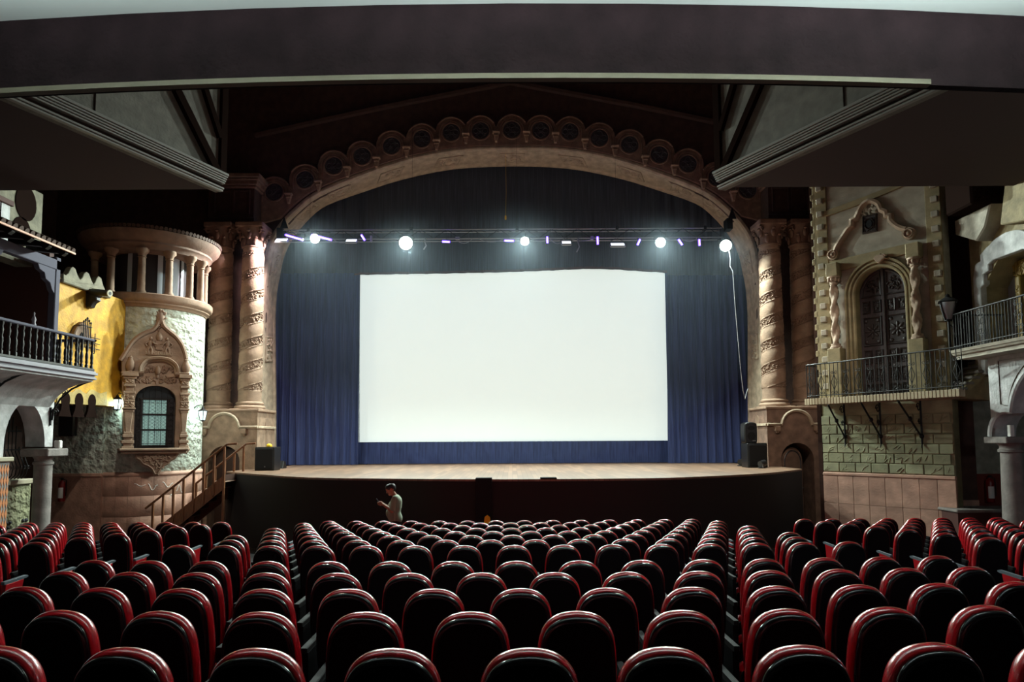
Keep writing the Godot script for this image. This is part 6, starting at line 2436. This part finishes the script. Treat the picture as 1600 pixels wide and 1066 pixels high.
func right_balcony():
	var t = frame(Vector3(10.9, 0, 0), Vector3.BACK)
	# local x is minus the distance; the balcony's front stands 1.2 m out of the wall
	var s = sh(t)
	var p = p2([-15.738, 3.661, -15.697, 4.555, -15.67, 5.274, -15.657, 5.422, -15.518, 5.794, -15.331, 5.818, -15.318, 5.978, -15.087, 6.035, -14.818, 6.036, -14.536, 5.994, -14.549, 5.842, -14.349, 5.77, -14.336, 5.626, -14.202, 5.492])
	var xa = p[0].x
	var xb = -13.5
	var mid = (xa + xb) * 0.5
	s = sh(t)
	var wall_p = p2([-15.95, 3.0, xa + 0.2, 3.0, xa + 0.2, 5.05, mid - 0.38, 5.6, mid + 0.38, 5.6, xb - 0.2, 5.05, xb - 0.2, 3.0, -8, 3.0, -8, 9.0, -15.95, 9.0])
	s.slab(wall_p, -0.6, 0.0)
	var w = struct("wall_right_balcony", s, M.ochre, "ochre wall behind the right balcony")
	# white stepped frame
	s = sh(t)
	var o = p2([xa, 3.05, xa, 5.3, xa + 0.1, 5.62, xa + 0.28, 5.66, xa + 0.28, 5.8, xa + 0.5, 5.92])
	o.append_array(arc(Vector2(mid, 5.85), mid - xa - 0.55, 155, 90, 6, 0.22))
	var i_ = p2([xa + 0.22, 3.05, xa + 0.22, 5.05, xa + 0.34, 5.1, xa + 0.34, 5.33, xa + 0.52, 5.38, xa + 0.52, 5.52, xa + 0.68, 5.58])
	o.append_array(mirrored(o, mid))
	i_.append_array(mirrored(i_, mid))
	i_.reverse()
	o.append_array(i_)
	s.slab(o, -0.05, 0.10, 0.02)
	struct("window_1", s, M.white_wall, "white stepped frame of the tall window behind the right balcony")
	s = sh(t)
	s.box(Vector3(xa + 0.2, 3.0, -0.62), Vector3(xb - 0.2, 5.7, -0.56))
	obj("recess_back", s, M.grey_trim, w)
	s = sh(t)
	for q in [xa + 0.62, xb - 0.8]:
		s = sh(t)
		s.box(Vector3(q, 3.0, -0.58), Vector3(q + 0.16, 5.2, -0.40), 0.02)
		foliage(s, Vector2(q + 0.08, 4.1), 0.1, 2.0, -0.40, 40, 0.04, 91)
		obj("gilt_pillar", s, M.gilt, w)
	s = sh(t)
	s.box(Vector3(xa + 0.62, 5.2, -0.58), Vector3(xb - 0.62, 5.55, -0.42), 0.02)
	foliage(s, Vector2(mid, 5.36), 1.1, 0.28, -0.42, 50, 0.05, 92)
	obj("gilt_lintel", s, M.gilt, w)
	s = sh(t)
	s.box(Vector3(xa + 0.80, 3.05, -0.57), Vector3(xb - 0.80, 5.18, -0.50))
	obj("pane", s, M.blue_pane, w)
	# carved block and slanting brackets overhead
	s = sh()
	s.box(Vector3(10.15, 6.75, -15.6), Vector3(10.95, 7.7, -14.7), 0.04)
	foliage(s, Vector2(10.55, 7.1), 0.6, 0.4, -14.7, 40, 0.09, 93)
	obj("carved_block", s, M.dark_matte, w)
	s = sh(t)
	s.slab(p2([-15.9, 6.75, -14.7, 6.75, -14.9, 6.3, -15.2, 6.05, -15.9, 6.4]), 0.0, 0.35, 0.04)
	obj("slanting_bracket", s, M.facade, w)
	s = sh(t)
	s.slab(p2([-14.5, 6.2, -13.4, 6.0, -13.2, 6.9, -14.3, 7.0]), 0.0, 0.3, 0.04)
	obj("slanting_bracket", s, M.ochre, w)
	# balcony
	var b = thing("right_balcony", "balcony with a thin iron railing on the right wall", "balcony")
	s = sh(Transform3D(Basis(Vector3.RIGHT, Vector3.UP, Vector3.BACK), Vector3(9.68, 0, 0)))
	s.slab(p2([0.0, 3.52, 0.03, 3.46, 0.05, 3.46, 0.08, 3.41, 0.14, 3.39, 0.14, 3.32, 1.8, 3.32, 1.8, 3.53]), -15.0, -8.0)
	obj("floor_slab", s, M.facade, b)
	s = sh()
	s.tube(PackedVector3Array([Vector3(10.9, 4.31, -14.95), Vector3(9.76, 4.31, -14.95), Vector3(9.75, 4.31, -14.94), Vector3(9.75, 4.31, -8)]), 0.02, 6)
	obj("handrail", s, M.iron, b)
	s = sh()
	s.tube(PackedVector3Array([Vector3(10.9, 3.60, -14.95), Vector3(9.76, 3.60, -14.95), Vector3(9.75, 3.60, -14.94), Vector3(9.75, 3.60, -8)]), 0.012, 6)
	obj("lower_rail", s, M.iron, b)
	for i in 40:
		s = sh()
		var c = Vector3(9.75, 0, -14.92 + i * 0.088)
		s.tube(PackedVector3Array([c + Vector3(0, 3.53, 0), c + Vector3(0, 4.31, 0)]), 0.0095, 5)
		obj("bar", s, M.iron, b)
		if i % 12 == 10:
			s = sh(Transform3D(Basis(Vector3.BACK, Vector3.UP, Vector3.LEFT), c))
			for k in 3:
				scroll(s, Vector2(0.05, 3.72 + k * 0.2), 0.07, 0.0, 1.3, 0.0, 0.009)
				scroll(s, Vector2(-0.05, 3.82 + k * 0.2), 0.07, PI, 1.3, 0.0, 0.009)
			obj("scroll", s, M.iron, b)
	for i in 12:
		s = sh()
		s.tube(PackedVector3Array([Vector3(9.84 + i * 0.09, 3.53, -14.95), Vector3(9.84 + i * 0.09, 4.31, -14.95)]), 0.0095, 5)
		obj("bar", s, M.iron, b)
	# lantern on the balcony's corner
	var l = thing("corner_lantern", "large unlit lantern of pale glass on the right balcony's corner", "lantern", Vector3(9.719, 3.53, -15.02))
	s = sh()
	s.tube(PackedVector3Array([Vector3(0.08, -0.1, 0), Vector3(0, 0.0, 0), Vector3(0, 0.66, 0)]), 0.028, 8)
	s.tube(PackedVector3Array([Vector3(0.0, 0.6, 0), Vector3(0.1, 0.5, 0.0), Vector3(0.14, 0.3, 0)]), 0.012, 6)
	obj("post", s, M.iron, l)
	s = sh(Transform3D(Basis(Vector3.UP, 0.35), Vector3.ZERO))
	s.lathe(p2([0.0, 0.685, 0.09, 0.69, 0.21, 1.08, 0.0, 1.09]), Vector3.ZERO, 4, 0.1, TAU + 0.1)
	obj("pale_glass", s, M.lantern_off, l)
	s = sh(Transform3D(Basis(Vector3.UP, 0.35), Vector3.ZERO))
	for i in 4:
		var a = 0.1 + i * PI / 2
		var q = Vector3(cos(a), 0, sin(a))
		s.tube(PackedVector3Array([q * 0.092 + Vector3(0, 0.68, 0), q * 0.214 + Vector3(0, 1.09, 0)]), 0.014, 5)
	s.lathe(p2([0.21, 1.075, 0.26, 1.09, 0.07, 1.20, 0.05, 1.25, 0.0, 1.28]), Vector3.ZERO, 4, 0.1, TAU + 0.1)
	s.lathe(p2([0.0, 0.655, 0.10, 0.66, 0.10, 0.695, 0.0, 0.7]), Vector3.ZERO, 4, 0.1, TAU + 0.1)
	obj("lantern_frame", s, M.iron, l)


func right_arcade():
	var t = frame(Vector3(10.3, 0, 0), Vector3.BACK)
	var s = sh(t)
	# lobed arch: small foil, then the large one
	var foil = arc(Vector2(-14.2, 1.62), 0.47, 180, 75, 10, 0.5)
	foil.append_array(arc(Vector2(-12.9, 1.95), 1.15, 172, 90, 14, 1.15))
	var p = p2([-14.69, 3.32, -14.69, 1.62])
	p.append_array(foil)
	p.append_array(p2([-8, 3.1, -8, 3.32]))
	s.slab(p, -0.5, 0.0)
	var w = struct("wall_right_arcade", s, M.white_wall, "white lobed arch under the right balcony")
	s = sh(t)
	var inner = PackedVector2Array()
	for q in foil:
		inner.append(q + Vector2(-0.03, 0.03))
	s.mould(foil, p2([0.10, -0.02, 0.09, 0.05, 0.02, 0.06, -0.015, 0.03, -0.015, -0.3]))
	obj("arch_moulding", s, M.white_wall, w)
	s = sh(t)
	var m = p2([-14.36, 3.22, -14.36, 2.3])
	m.append_array(p2([-14.2, 2.27, -14.08, 2.27]))
	for i in range(11, foil.size()):
		m.append(foil[i] + Vector2(-0.10, 0.14))
	m.append_array(p2([-12.6, 3.22]))
	s.slab(m, 0.0, 0.02)
	obj("mural_panel", s, M.mural, w)
	var c = thing("arcade_column", "stout grey stone column under the white lobed arch at the right", "column", Vector3(10.50, -1.14, -14.42))
	s = sh()
	s.lathe(p2([0.0, 0.0, 0.28, 0.0, 0.28, 0.12, 0.24, 0.18, 0.225, 0.24, 0.225, 1.0, 0.20, 2.42, 0.24, 2.44, 0.24, 2.49, 0.21, 2.51, 0.21, 2.56, 0.26, 2.62, 0.0, 2.62]), Vector3.ZERO, 28)
	obj("shaft", s, M.grey_stone, c)
	s = sh()
	s.box(Vector3(-0.34, 2.62, -0.34), Vector3(0.5, 2.76, 0.34), 0.015)
	obj("capital", s, M.grey_stone, c)
	s = sh(t)
	s.box(Vector3(-14.15, 1.62, -0.03), Vector3(-14.06, 1.86, 0.06), 0.01)
	tag(obj("small_white_box", s, M.paper), "tiny pale box on the stout right column's capital", "box")


# ------------------------------------------------------------------ rows of seats
const ORDER := ["first", "second", "third", "fourth", "fifth", "sixth", "seventh", "eighth", "ninth", "tenth", "eleventh", "twelfth", "thirteenth", "fourteenth", "fifteenth", "sixteenth", "seventeenth"]
var seat_proto := {}


func padded(outline: PackedVector2Array, layers: Array, lean: Transform3D) -> Shape:
	# a cushion or shell: copies of one outline, each [inset, z], joined and capped at both ends
	var s = sh(lean)
	var k = outline.size()
	var nrm = PackedVector2Array()
	for i in k:
		var d = (outline[(i + 1) % k] - outline[(i + k - 1) % k]).normalized()
		nrm.append(Vector2(d.y, -d.x))
	var c = Vector2(0, 0.72)
	for i in k:
		if nrm[i].dot(outline[i] - c) < 0:
			nrm[i] = -nrm[i]
	var rings = []
	for l in layers:
		var r = PackedVector3Array()
		for i in k:
			var q = outline[i] - nrm[i] * l[0]
			r.append(Vector3(q.x, q.y, l[1]))
		rings.append(r)
	var nn = []
	for a in rings.size():
		var r = PackedVector3Array()
		for i in k:
			var u: Vector3 = rings[a][(i + 1) % k] - rings[a][(i + k - 1) % k]
			var v: Vector3 = rings[mini(a + 1, rings.size() - 1)][i] - rings[maxi(a - 1, 0)][i]
			var m = u.cross(v).normalized()
			var o = Vector3(nrm[i].x, nrm[i].y, 0)
			if m.dot(o) < 0:
				m = -m
			if a == 0:
				m = (m * 0.35 + Vector3(0, 0, signf(layers[0][1] - layers[1][1]))).normalized()
			r.append(m)
		nn.append(r)
	for a in rings.size() - 1:
		for i in k:
			var j = (i + 1) % k
			s.quadn(rings[a][i], rings[a][j], rings[a + 1][j], rings[a + 1][i], nn[a][i], nn[a][j], nn[a + 1][j], nn[a + 1][i])
	for e in [0, rings.size() - 1]:
		var sg: float = signf(layers[0][1] - layers[1][1]) * (1.0 if e == 0 else -1.0)
		var mid = Vector3(0, 0.74, layers[e][1] + sg * 0.006)
		for i in k:
			s.tri(rings[e][i], rings[e][(i + 1) % k], mid, nn[e][i], nn[e][(i + 1) % k], Vector3(0, 0, sg))
	return s


func make_seat(arms: Array) -> Node3D:
	var o := Node3D.new()
	if seat_proto.is_empty():
		var half = p2([0.0, 1.024, -0.06, 1.019, -0.115, 1.003, -0.160, 0.972, -0.190, 0.93, -0.207, 0.87, -0.216, 0.78, -0.219, 0.68, -0.214, 0.56, -0.200, 0.46, -0.17, 0.43, -0.08, 0.42, 0.0, 0.42])
		var line = smooth_line(half, 3)
		var out = line.duplicate()
		for i in range(line.size() - 2, 0, -1):
			out.append(Vector2(-line[i].x, line[i].y))
		var lean = Transform3D(Basis(Vector3.RIGHT, 0.13), Vector3.ZERO)
		lean.origin = Vector3(0, 0.965, 0) - lean.basis * Vector3(0, 1.024, 0)
		for i in out.size():
			out[i].x *= 0.93
		seat_proto.back_shell = padded(out, [[0.026, 0.002], [0.016, 0.0], [0.008, -0.004], [0.003, -0.011], [0.001, -0.020], [0.006, -0.031], [0.02, -0.034]], lean).commit()
		seat_proto.rear_panel = padded(out, [[0.030, 0.0045], [0.024, 0.0035], [0.022, 0.0]], lean).commit()
		seat_proto.back_cushion = padded(out, [[0.03, -0.030], [0.006, -0.033], [-0.004, -0.040], [-0.009, -0.051], [-0.011, -0.066], [-0.008, -0.083], [0.001, -0.101], [0.014, -0.117], [0.032, -0.128], [0.06, -0.135]], lean).commit()
		var s = sh(Transform3D(Basis(Vector3.RIGHT, -1.22), Vector3(0, 0.44, -0.27)))
		s.box(Vector3(-0.205, -0.06, -0.40), Vector3(0.205, 0.05, 0.0), 0.045)
		seat_proto.seat_cushion = s.commit()
		s = sh(Transform3D(Basis(Vector3.RIGHT, -1.22), Vector3(0, 0.44, -0.27)))
		s.box(Vector3(-0.19, -0.09, -0.38), Vector3(0.19, -0.055, -0.02), 0.012)
		seat_proto.seat_pan = s.commit()
		s = sh()
		s.slab(p2([0.05, 0.575, 0.38, 0.59, 0.41, 0.60, 0.41, 0.615, 0.38, 0.625, 0.05, 0.61]), -0.021, 0.021, 0.008)
		seat_proto.armrest = s.commit()
		s = sh()
		s.slab(p2([0.07, 0.576, 0.34, 0.59, 0.31, 0.46, 0.30, 0.26, 0.08, 0.26]), -0.022, 0.022, 0.006)
		seat_proto.side_panel = s.commit()
		s = sh()
		s.box(Vector3(0.10, -0.03, -0.02), Vector3(0.26, 0.27, 0.02), 0.008)
		s.box(Vector3(0.04, -0.04, -0.035), Vector3(0.34, 0.012, 0.035), 0.006)
		seat_proto.foot = s.commit()
	obj("back_shell", seat_proto.back_shell, M.seat_black, o)
	obj("rear_panel", seat_proto.rear_panel, M.seat_back, o)
	obj("back_cushion", seat_proto.back_cushion, M.seat_red, o)
	obj("seat_cushion", seat_proto.seat_cushion, M.seat_red, o)
	obj("seat_pan", seat_proto.seat_pan, M.seat_black, o)
	for arm in arms:
		var x: float = arm[0]
		# arm shapes are drawn with x pointing forward
		var t = Transform3D(Basis(Vector3.FORWARD, Vector3.UP, Vector3.RIGHT), Vector3(x * 0.28, 0, 0))
		for part in [["armrest", M.arm if arm[1] else M.arm_dark], ["side_panel", M.seat_red if arm[1] else M.seat_back], ["foot", M.seat_back]]:
			obj(part[0], seat_proto[part[0]], part[1], o).transform = t
	return o


func make_seats():
	var protos = {"l": make_seat([[-1.0, false]]), "r": make_seat([[1.0, false]]), "l_end": make_seat([[-1.0, true]]), "both": make_seat([[-1.0, false], [1.0, true]]), "both_right": make_seat([[-1.0, true], [1.0, false]])}
	var depth = []
	for k in 5:
		depth.append(2.78 + 0.826 * k)
	for k in 8:
		depth.append(7.74 + 0.826 * k)
	var odd = [0, 1, 0, 1, 0, 0, 1, 0, 1, 0, 1, 0, 1]
	for r in 13:
		var d0: float = depth[r]
		var off = (0.064 if odd[r] == 0 else 0.344) - 0.0105 * (d0 - 2.78)
		var spots = []
		for i in range(-9, 9):
			var x = off + i * 0.56
			if absf(x) > 3.98:
				continue
			var d = d0 + 0.018 * x * x
			if absf(x) > d * 0.80 + 0.05:
				continue
			spots.append(Vector2(x, d))
		var cut = spots.size() > 0 and absf(spots[0].x) < 3.4
		for i in spots.size():
			var q: Vector2 = spots[i]
			var kind = "both" if (i == spots.size() - 1 and q.x > 3.4) else ("l_end" if i == 0 and not cut else "l")
			put_seat(protos[kind], q, 0.036 * q.x, "black theatre seat edged red, middle block, %s row from stage, %s from left%s" % [ORDER[12 - r], ORDER[i], " in view" if cut else ""], "theatre seats of the middle block")
	for side in [-1.0, 1.0]:
		for r in range(5, 13):
			var n = 0
			for i in 9:
				var px_ = Vector2(-i * 0.56, depth[r] - 10.6)
				var a = 0.044
				var q = Vector2(px_.x * cos(a) + px_.y * sin(a), -px_.x * sin(a) + px_.y * cos(a))
				q = Vector2(side * (5.87 - q.x), 10.6 + q.y)
				if absf(q.x) > 10.15 or absf(q.x) > q.y * 0.80:
					continue
				put_seat(protos[("both" if side < 0 else "both_right") if n == 0 else ("l" if side < 0 else "r")], q, side * a, "black theatre seat edged red, %s side block, %s row from stage, %s from aisle" % ["left" if side < 0 else "right", ORDER[12 - r], ORDER[n]], "theatre seats of the %s side block" % ("left" if side < 0 else "right"))
				n += 1
	for k in protos:
		protos[k].free()


func put_seat(proto: Node3D, q: Vector2, turn: float, label: String, group: String):
	var o = proto.duplicate()
	o.name = numbered("theatre_seat")
	add_child(o)
	o.position = Vector3(q.x, -RAKE * q.y, -q.y)
	o.rotation.y = turn
	tag(o, label, "seat", group)


# ------------------------------------------------------------------ the man in front of the stage
func net(bones: Array, k: float, cell: float, lo: Vector3, hi: Vector3, planes := []) -> ArrayMesh:
	# surface nets over a smooth union of tapered capsules [from, to, radius, radius]; planes [normal, distance] cut it
	var nx = int((hi.x - lo.x) / cell) + 1
	var ny = int((hi.y - lo.y) / cell) + 1
	var nz = int((hi.z - lo.z) / cell) + 1
	var f = PackedFloat32Array()
	f.resize(nx * ny * nz)
	var at = 0
	for z in nz:
		for y in ny:
			for x in nx:
				f[at] = field(lo + Vector3(x, y, z) * cell, bones, k, planes)
				at += 1
	var ids = {}
	var pts = PackedVector3Array()
	var sx = 1
	var sy = nx
	var sz = nx * ny
	var steps = [0, sx, sy, sx + sy, sz, sx + sz, sy + sz, sx + sy + sz]
	var edges = [[0, 1], [2, 3], [4, 5], [6, 7], [0, 2], [1, 3], [4, 6], [5, 7], [0, 4], [1, 5], [2, 6], [3, 7]]
	for z in nz - 1:
		for y in ny - 1:
			for x in nx - 1:
				var b = x + y * sy + z * sz
				var inside = 0
				for q in 8:
					if f[b + steps[q]] < 0.0:
						inside += 1
				if inside == 0 or inside == 8:
					continue
				var sum = Vector3.ZERO
				var n = 0
				for e in edges:
					var fa: float = f[b + steps[e[0]]]
					var fb: float = f[b + steps[e[1]]]
					if (fa < 0.0) != (fb < 0.0):
						var t = fa / (fa - fb)
						var pa = Vector3(e[0] & 1, (e[0] >> 1) & 1, e[0] >> 2)
						var pb = Vector3(e[1] & 1, (e[1] >> 1) & 1, e[1] >> 2)
						sum += pa.lerp(pb, t)
						n += 1
				ids[b] = pts.size()
				pts.append(lo + (Vector3(x, y, z) + sum / n) * cell)
	var nrm = PackedVector3Array()
	var h = cell * 0.5
	for p in pts:
		nrm.append(Vector3(field(p + Vector3(h, 0, 0), bones, k, planes) - field(p - Vector3(h, 0, 0), bones, k, planes), field(p + Vector3(0, h, 0), bones, k, planes) - field(p - Vector3(0, h, 0), bones, k, planes), field(p + Vector3(0, 0, h), bones, k, planes) - field(p - Vector3(0, 0, h), bones, k, planes)).normalized())
	var s = sh()
	for b: int in ids:
		for ax in [[sx, sy, sz], [sy, sz, sx], [sz, sx, sy]]:
			if (f[b] < 0.0) == (f[b + ax[0]] < 0.0):
				continue
			var q = [b, b - ax[1], b - ax[1] - ax[2], b - ax[2]]
			if q.all(func(c): return ids.has(c)):
				var i = [ids[q[0]], ids[q[1]], ids[q[2]], ids[q[3]]]
				s.quadn(pts[i[0]], pts[i[1]], pts[i[2]], pts[i[3]], nrm[i[0]], nrm[i[1]], nrm[i[2]], nrm[i[3]])
	return s.commit()


func field(p: Vector3, bones: Array, k: float, planes: Array) -> float:
	var d = 1.0
	for b in bones:
		var a: Vector3 = b[0]
		var ab: Vector3 = b[1] - a
		var t = clampf((p - a).dot(ab) / maxf(ab.length_squared(), 1e-6), 0.0, 1.0)
		var e: float = p.distance_to(a + ab * t) - lerpf(b[2], b[3], t)
		var h = clampf(0.5 + 0.5 * (d - e) / k, 0.0, 1.0)
		d = lerpf(d, e, h) - k * h * (1.0 - h)
	for q in planes:
		d = maxf(d, p.dot(q[0]) - q[1])
	return d


func v(x: float, y: float, z: float) -> Vector3:
	return Vector3(x, y, z)


func make_person():
	# he faces left (-x), head bowed over a phone; z points to the camera, his left side
	var at = Vector3(-2.647, -RAKE * 15.5, -15.5)
	var o = thing("person", "man in a pale grey green shirt standing before the stage, bowed over a phone", "person", at)
	o.rotation.y = 0.12
	var legs = []
	var torso = []
	var arms = []
	for z in [1.0, -1.0]:
		legs.append([v(0.02, 0.90, 0.09 * z), v(-0.01 - 0.02 * z, 0.48, 0.10 * z), 0.098, 0.062])
		legs.append([v(-0.01 - 0.02 * z, 0.48, 0.10 * z), v(0.03 - 0.03 * z, 0.09, 0.10 * z), 0.060, 0.040])
	torso.append([v(0.02, 0.95, 0.06), v(0.02, 0.95, -0.06), 0.135, 0.135])
	torso.append([v(-0.035, 1.08, 0.06), v(-0.035, 1.08, -0.06), 0.145, 0.145])
	torso.append([v(0.0, 1.22, 0.07), v(0.0, 1.22, -0.07), 0.135, 0.135])
	torso.append([v(0.035, 1.33, 0.09), v(0.035, 1.33, -0.09), 0.105, 0.105])
	torso.append([v(0.02, 1.40, 0.15), v(0.02, 1.40, -0.15), 0.062, 0.062])
	var neck = [[v(0.015, 1.42, 0.0), v(-0.045, 1.52, 0.0), 0.060, 0.055]]
	for z in [1.0, -1.0]:
		arms.append([v(0.02, 1.39, 0.185 * z), v(-0.045, 1.14, 0.21 * z), 0.052, 0.042])
	var fore = []
	fore.append([v(-0.045, 1.14, 0.21), v(-0.245, 1.265, 0.09), 0.041, 0.027])
	fore.append([v(-0.045, 1.14, -0.21), v(-0.225, 1.25, -0.07), 0.041, 0.027])
	var shoes = []
	for z in [1.0, -1.0]:
		shoes.append([v(0.05 - 0.03 * z, 0.05, 0.10 * z), v(-0.15 - 0.03 * z, 0.035, 0.11 * z), 0.045, 0.035])
	# head: skull, face, jaw, nose, ear; bowed forward
	var hc = v(-0.085, 1.60, 0.0)
	var tilt = Basis(Vector3.BACK, 0.42)
	var head = []
	for b in [[v(0.02, 0.03, 0), v(-0.03, 0.035, 0), 0.088, 0.082], [v(-0.035, -0.03, 0.0), v(-0.05, -0.07, 0.0), 0.062, 0.045], [v(-0.03, -0.06, 0.025), v(-0.075, -0.085, 0.0), 0.04, 0.026], [v(-0.03, -0.06, -0.025), v(-0.075, -0.085, 0.0), 0.04, 0.026], [v(-0.098, 0.0, 0), v(-0.118, -0.028, 0), 0.010, 0.014], [v(-0.092, 0.022, 0.035), v(-0.092, 0.022, -0.035), 0.018, 0.018], [v(-0.098, -0.056, 0.014), v(-0.098, -0.056, -0.014), 0.010, 0.010], [v(0.0, 0.01, 0.083), v(0.008, -0.025, 0.079), 0.014, 0.010], [v(0.0, 0.01, -0.083), v(0.008, -0.025, -0.079), 0.014, 0.010]]:
		head.append([hc + tilt * b[0], hc + tilt * b[1], b[2], b[3]])
	# one skin from head to feet, finer at the head and the hands
	var whole = legs + torso + arms + fore + neck + shoes
	var s = sh()
	var body = obj("body", net(whole, 0.035, 0.02, v(-0.36, -0.02, -0.32), v(0.26, 1.50, 0.32)), M.skin, o)
	body.set_meta("label", "bare forearms, neck and hands")
	obj("head", net(head + neck, 0.018, 0.007, v(-0.235, 1.44, -0.12), v(0.05, 1.73, 0.12)), M.skin, body)
	for z in [1.0, -1.0]:
		var w = v(-0.25, 1.27, 0.085) if z > 0 else v(-0.23, 1.255, -0.065)
		var hb = []
		hb.append([w, w + v(-0.075, 0.03, -0.012 * z), 0.024, 0.026])
		hb.append([w + v(-0.03, 0.0, 0), w + v(-0.085, 0.012, -0.03 * z), 0.02, 0.016])
		for q in 4:
			var root = w + v(-0.088, 0.038 - q * 0.017, -0.012 * z - q * 0.004 * z)
			var l = [0.030, 0.034, 0.032, 0.025][q]
			var m = root + v(-l, 0.012, -0.012 * z)
			hb.append([root, m, 0.0095, 0.0085])
			hb.append([m, m + v(-l * 0.45, 0.008, -0.022 * z), 0.0085, 0.007])
		var th = w + v(-0.035, 0.035, 0.0)
		hb.append([th, th + v(-0.035, 0.032, -0.012 * z), 0.012, 0.010])
		hb.append([th + v(-0.035, 0.032, -0.012 * z), th + v(-0.062, 0.036, -0.018 * z), 0.010, 0.008])
		obj("hand", net(hb, 0.008, 0.0045, w + v(-0.17, -0.07, -0.09), w + v(0.05, 0.10, 0.09)), M.skin, body)
	# clothes and hair
	var sleeve = []
	for a in arms:
		sleeve.append([a[0], a[0].lerp(a[1], 0.86), a[2] + 0.016, a[3] + 0.020])
	var coat = []
	for a in torso:
		coat.append([a[0], a[1], a[2] + 0.016, a[3] + 0.016])
	obj("shirt", net(coat + sleeve, 0.045, 0.018, v(-0.26, 0.80, -0.33), v(0.27, 1.52, 0.33), [[v(0, -1, 0), -0.86], [v(-0.4, 0.92, 0).normalized(), 1.352]]), M.shirt, o)
	var cloth = [[v(0.02, 0.93, 0.05), v(0.02, 0.93, -0.05), 0.142, 0.142]]
	for a in legs:
		cloth.append([a[0], a[1], a[2] + 0.018, a[3] + 0.024])
	obj("trousers", net(cloth, 0.03, 0.02, v(-0.2, 0.02, -0.26), v(0.24, 1.06, 0.26), [[v(0, 1, 0), 1.0], [v(0, -1, 0), -0.06]]), M.trousers, o)
	var cap = []
	for b in [[v(0.028, 0.045, 0), v(-0.03, 0.05, 0), 0.092, 0.088], [v(0.045, 0.015, 0), v(0.05, -0.005, 0), 0.068, 0.058]]:
		cap.append([hc + tilt * b[0], hc + tilt * b[1], b[2], b[3]])
	obj("hair", net(cap, 0.02, 0.007, v(-0.235, 1.46, -0.12), v(0.07, 1.74, 0.12), [[tilt * v(-0.75, -0.66, 0), hc.dot(tilt * v(-0.75, -0.66, 0)) + 0.028]]), M.hair, o)
	var boots = []
	for b in shoes:
		boots.append([b[0], b[1], b[2] + 0.006, b[3] + 0.006])
	obj("shoes", net(boots, 0.02, 0.012, v(-0.26, -0.02, -0.2), v(0.16, 0.12, 0.2), [[v(0, -1, 0), 0.0]]), M.black_plastic, o)
	# the phone lies in his hands
	var t = Transform3D(Basis(Vector3.BACK, -0.9), Vector3(-0.365, 1.345, 0.01))
	s = sh()
	s.box(Vector3(-0.075, -0.005, -0.037), Vector3(0.075, 0.004, 0.037), 0.004)
	var ph = obj("phone", s, M.black_plastic)
	ph.transform = o.transform * t
	tag(ph, "small dark phone held up in the man's hands", "phone")
	s = sh()
	s.box(Vector3(-0.07, 0.0041, -0.033), Vector3(0.07, 0.005, 0.033))
	obj("phone_screen", s, M.dark_glass, ph)
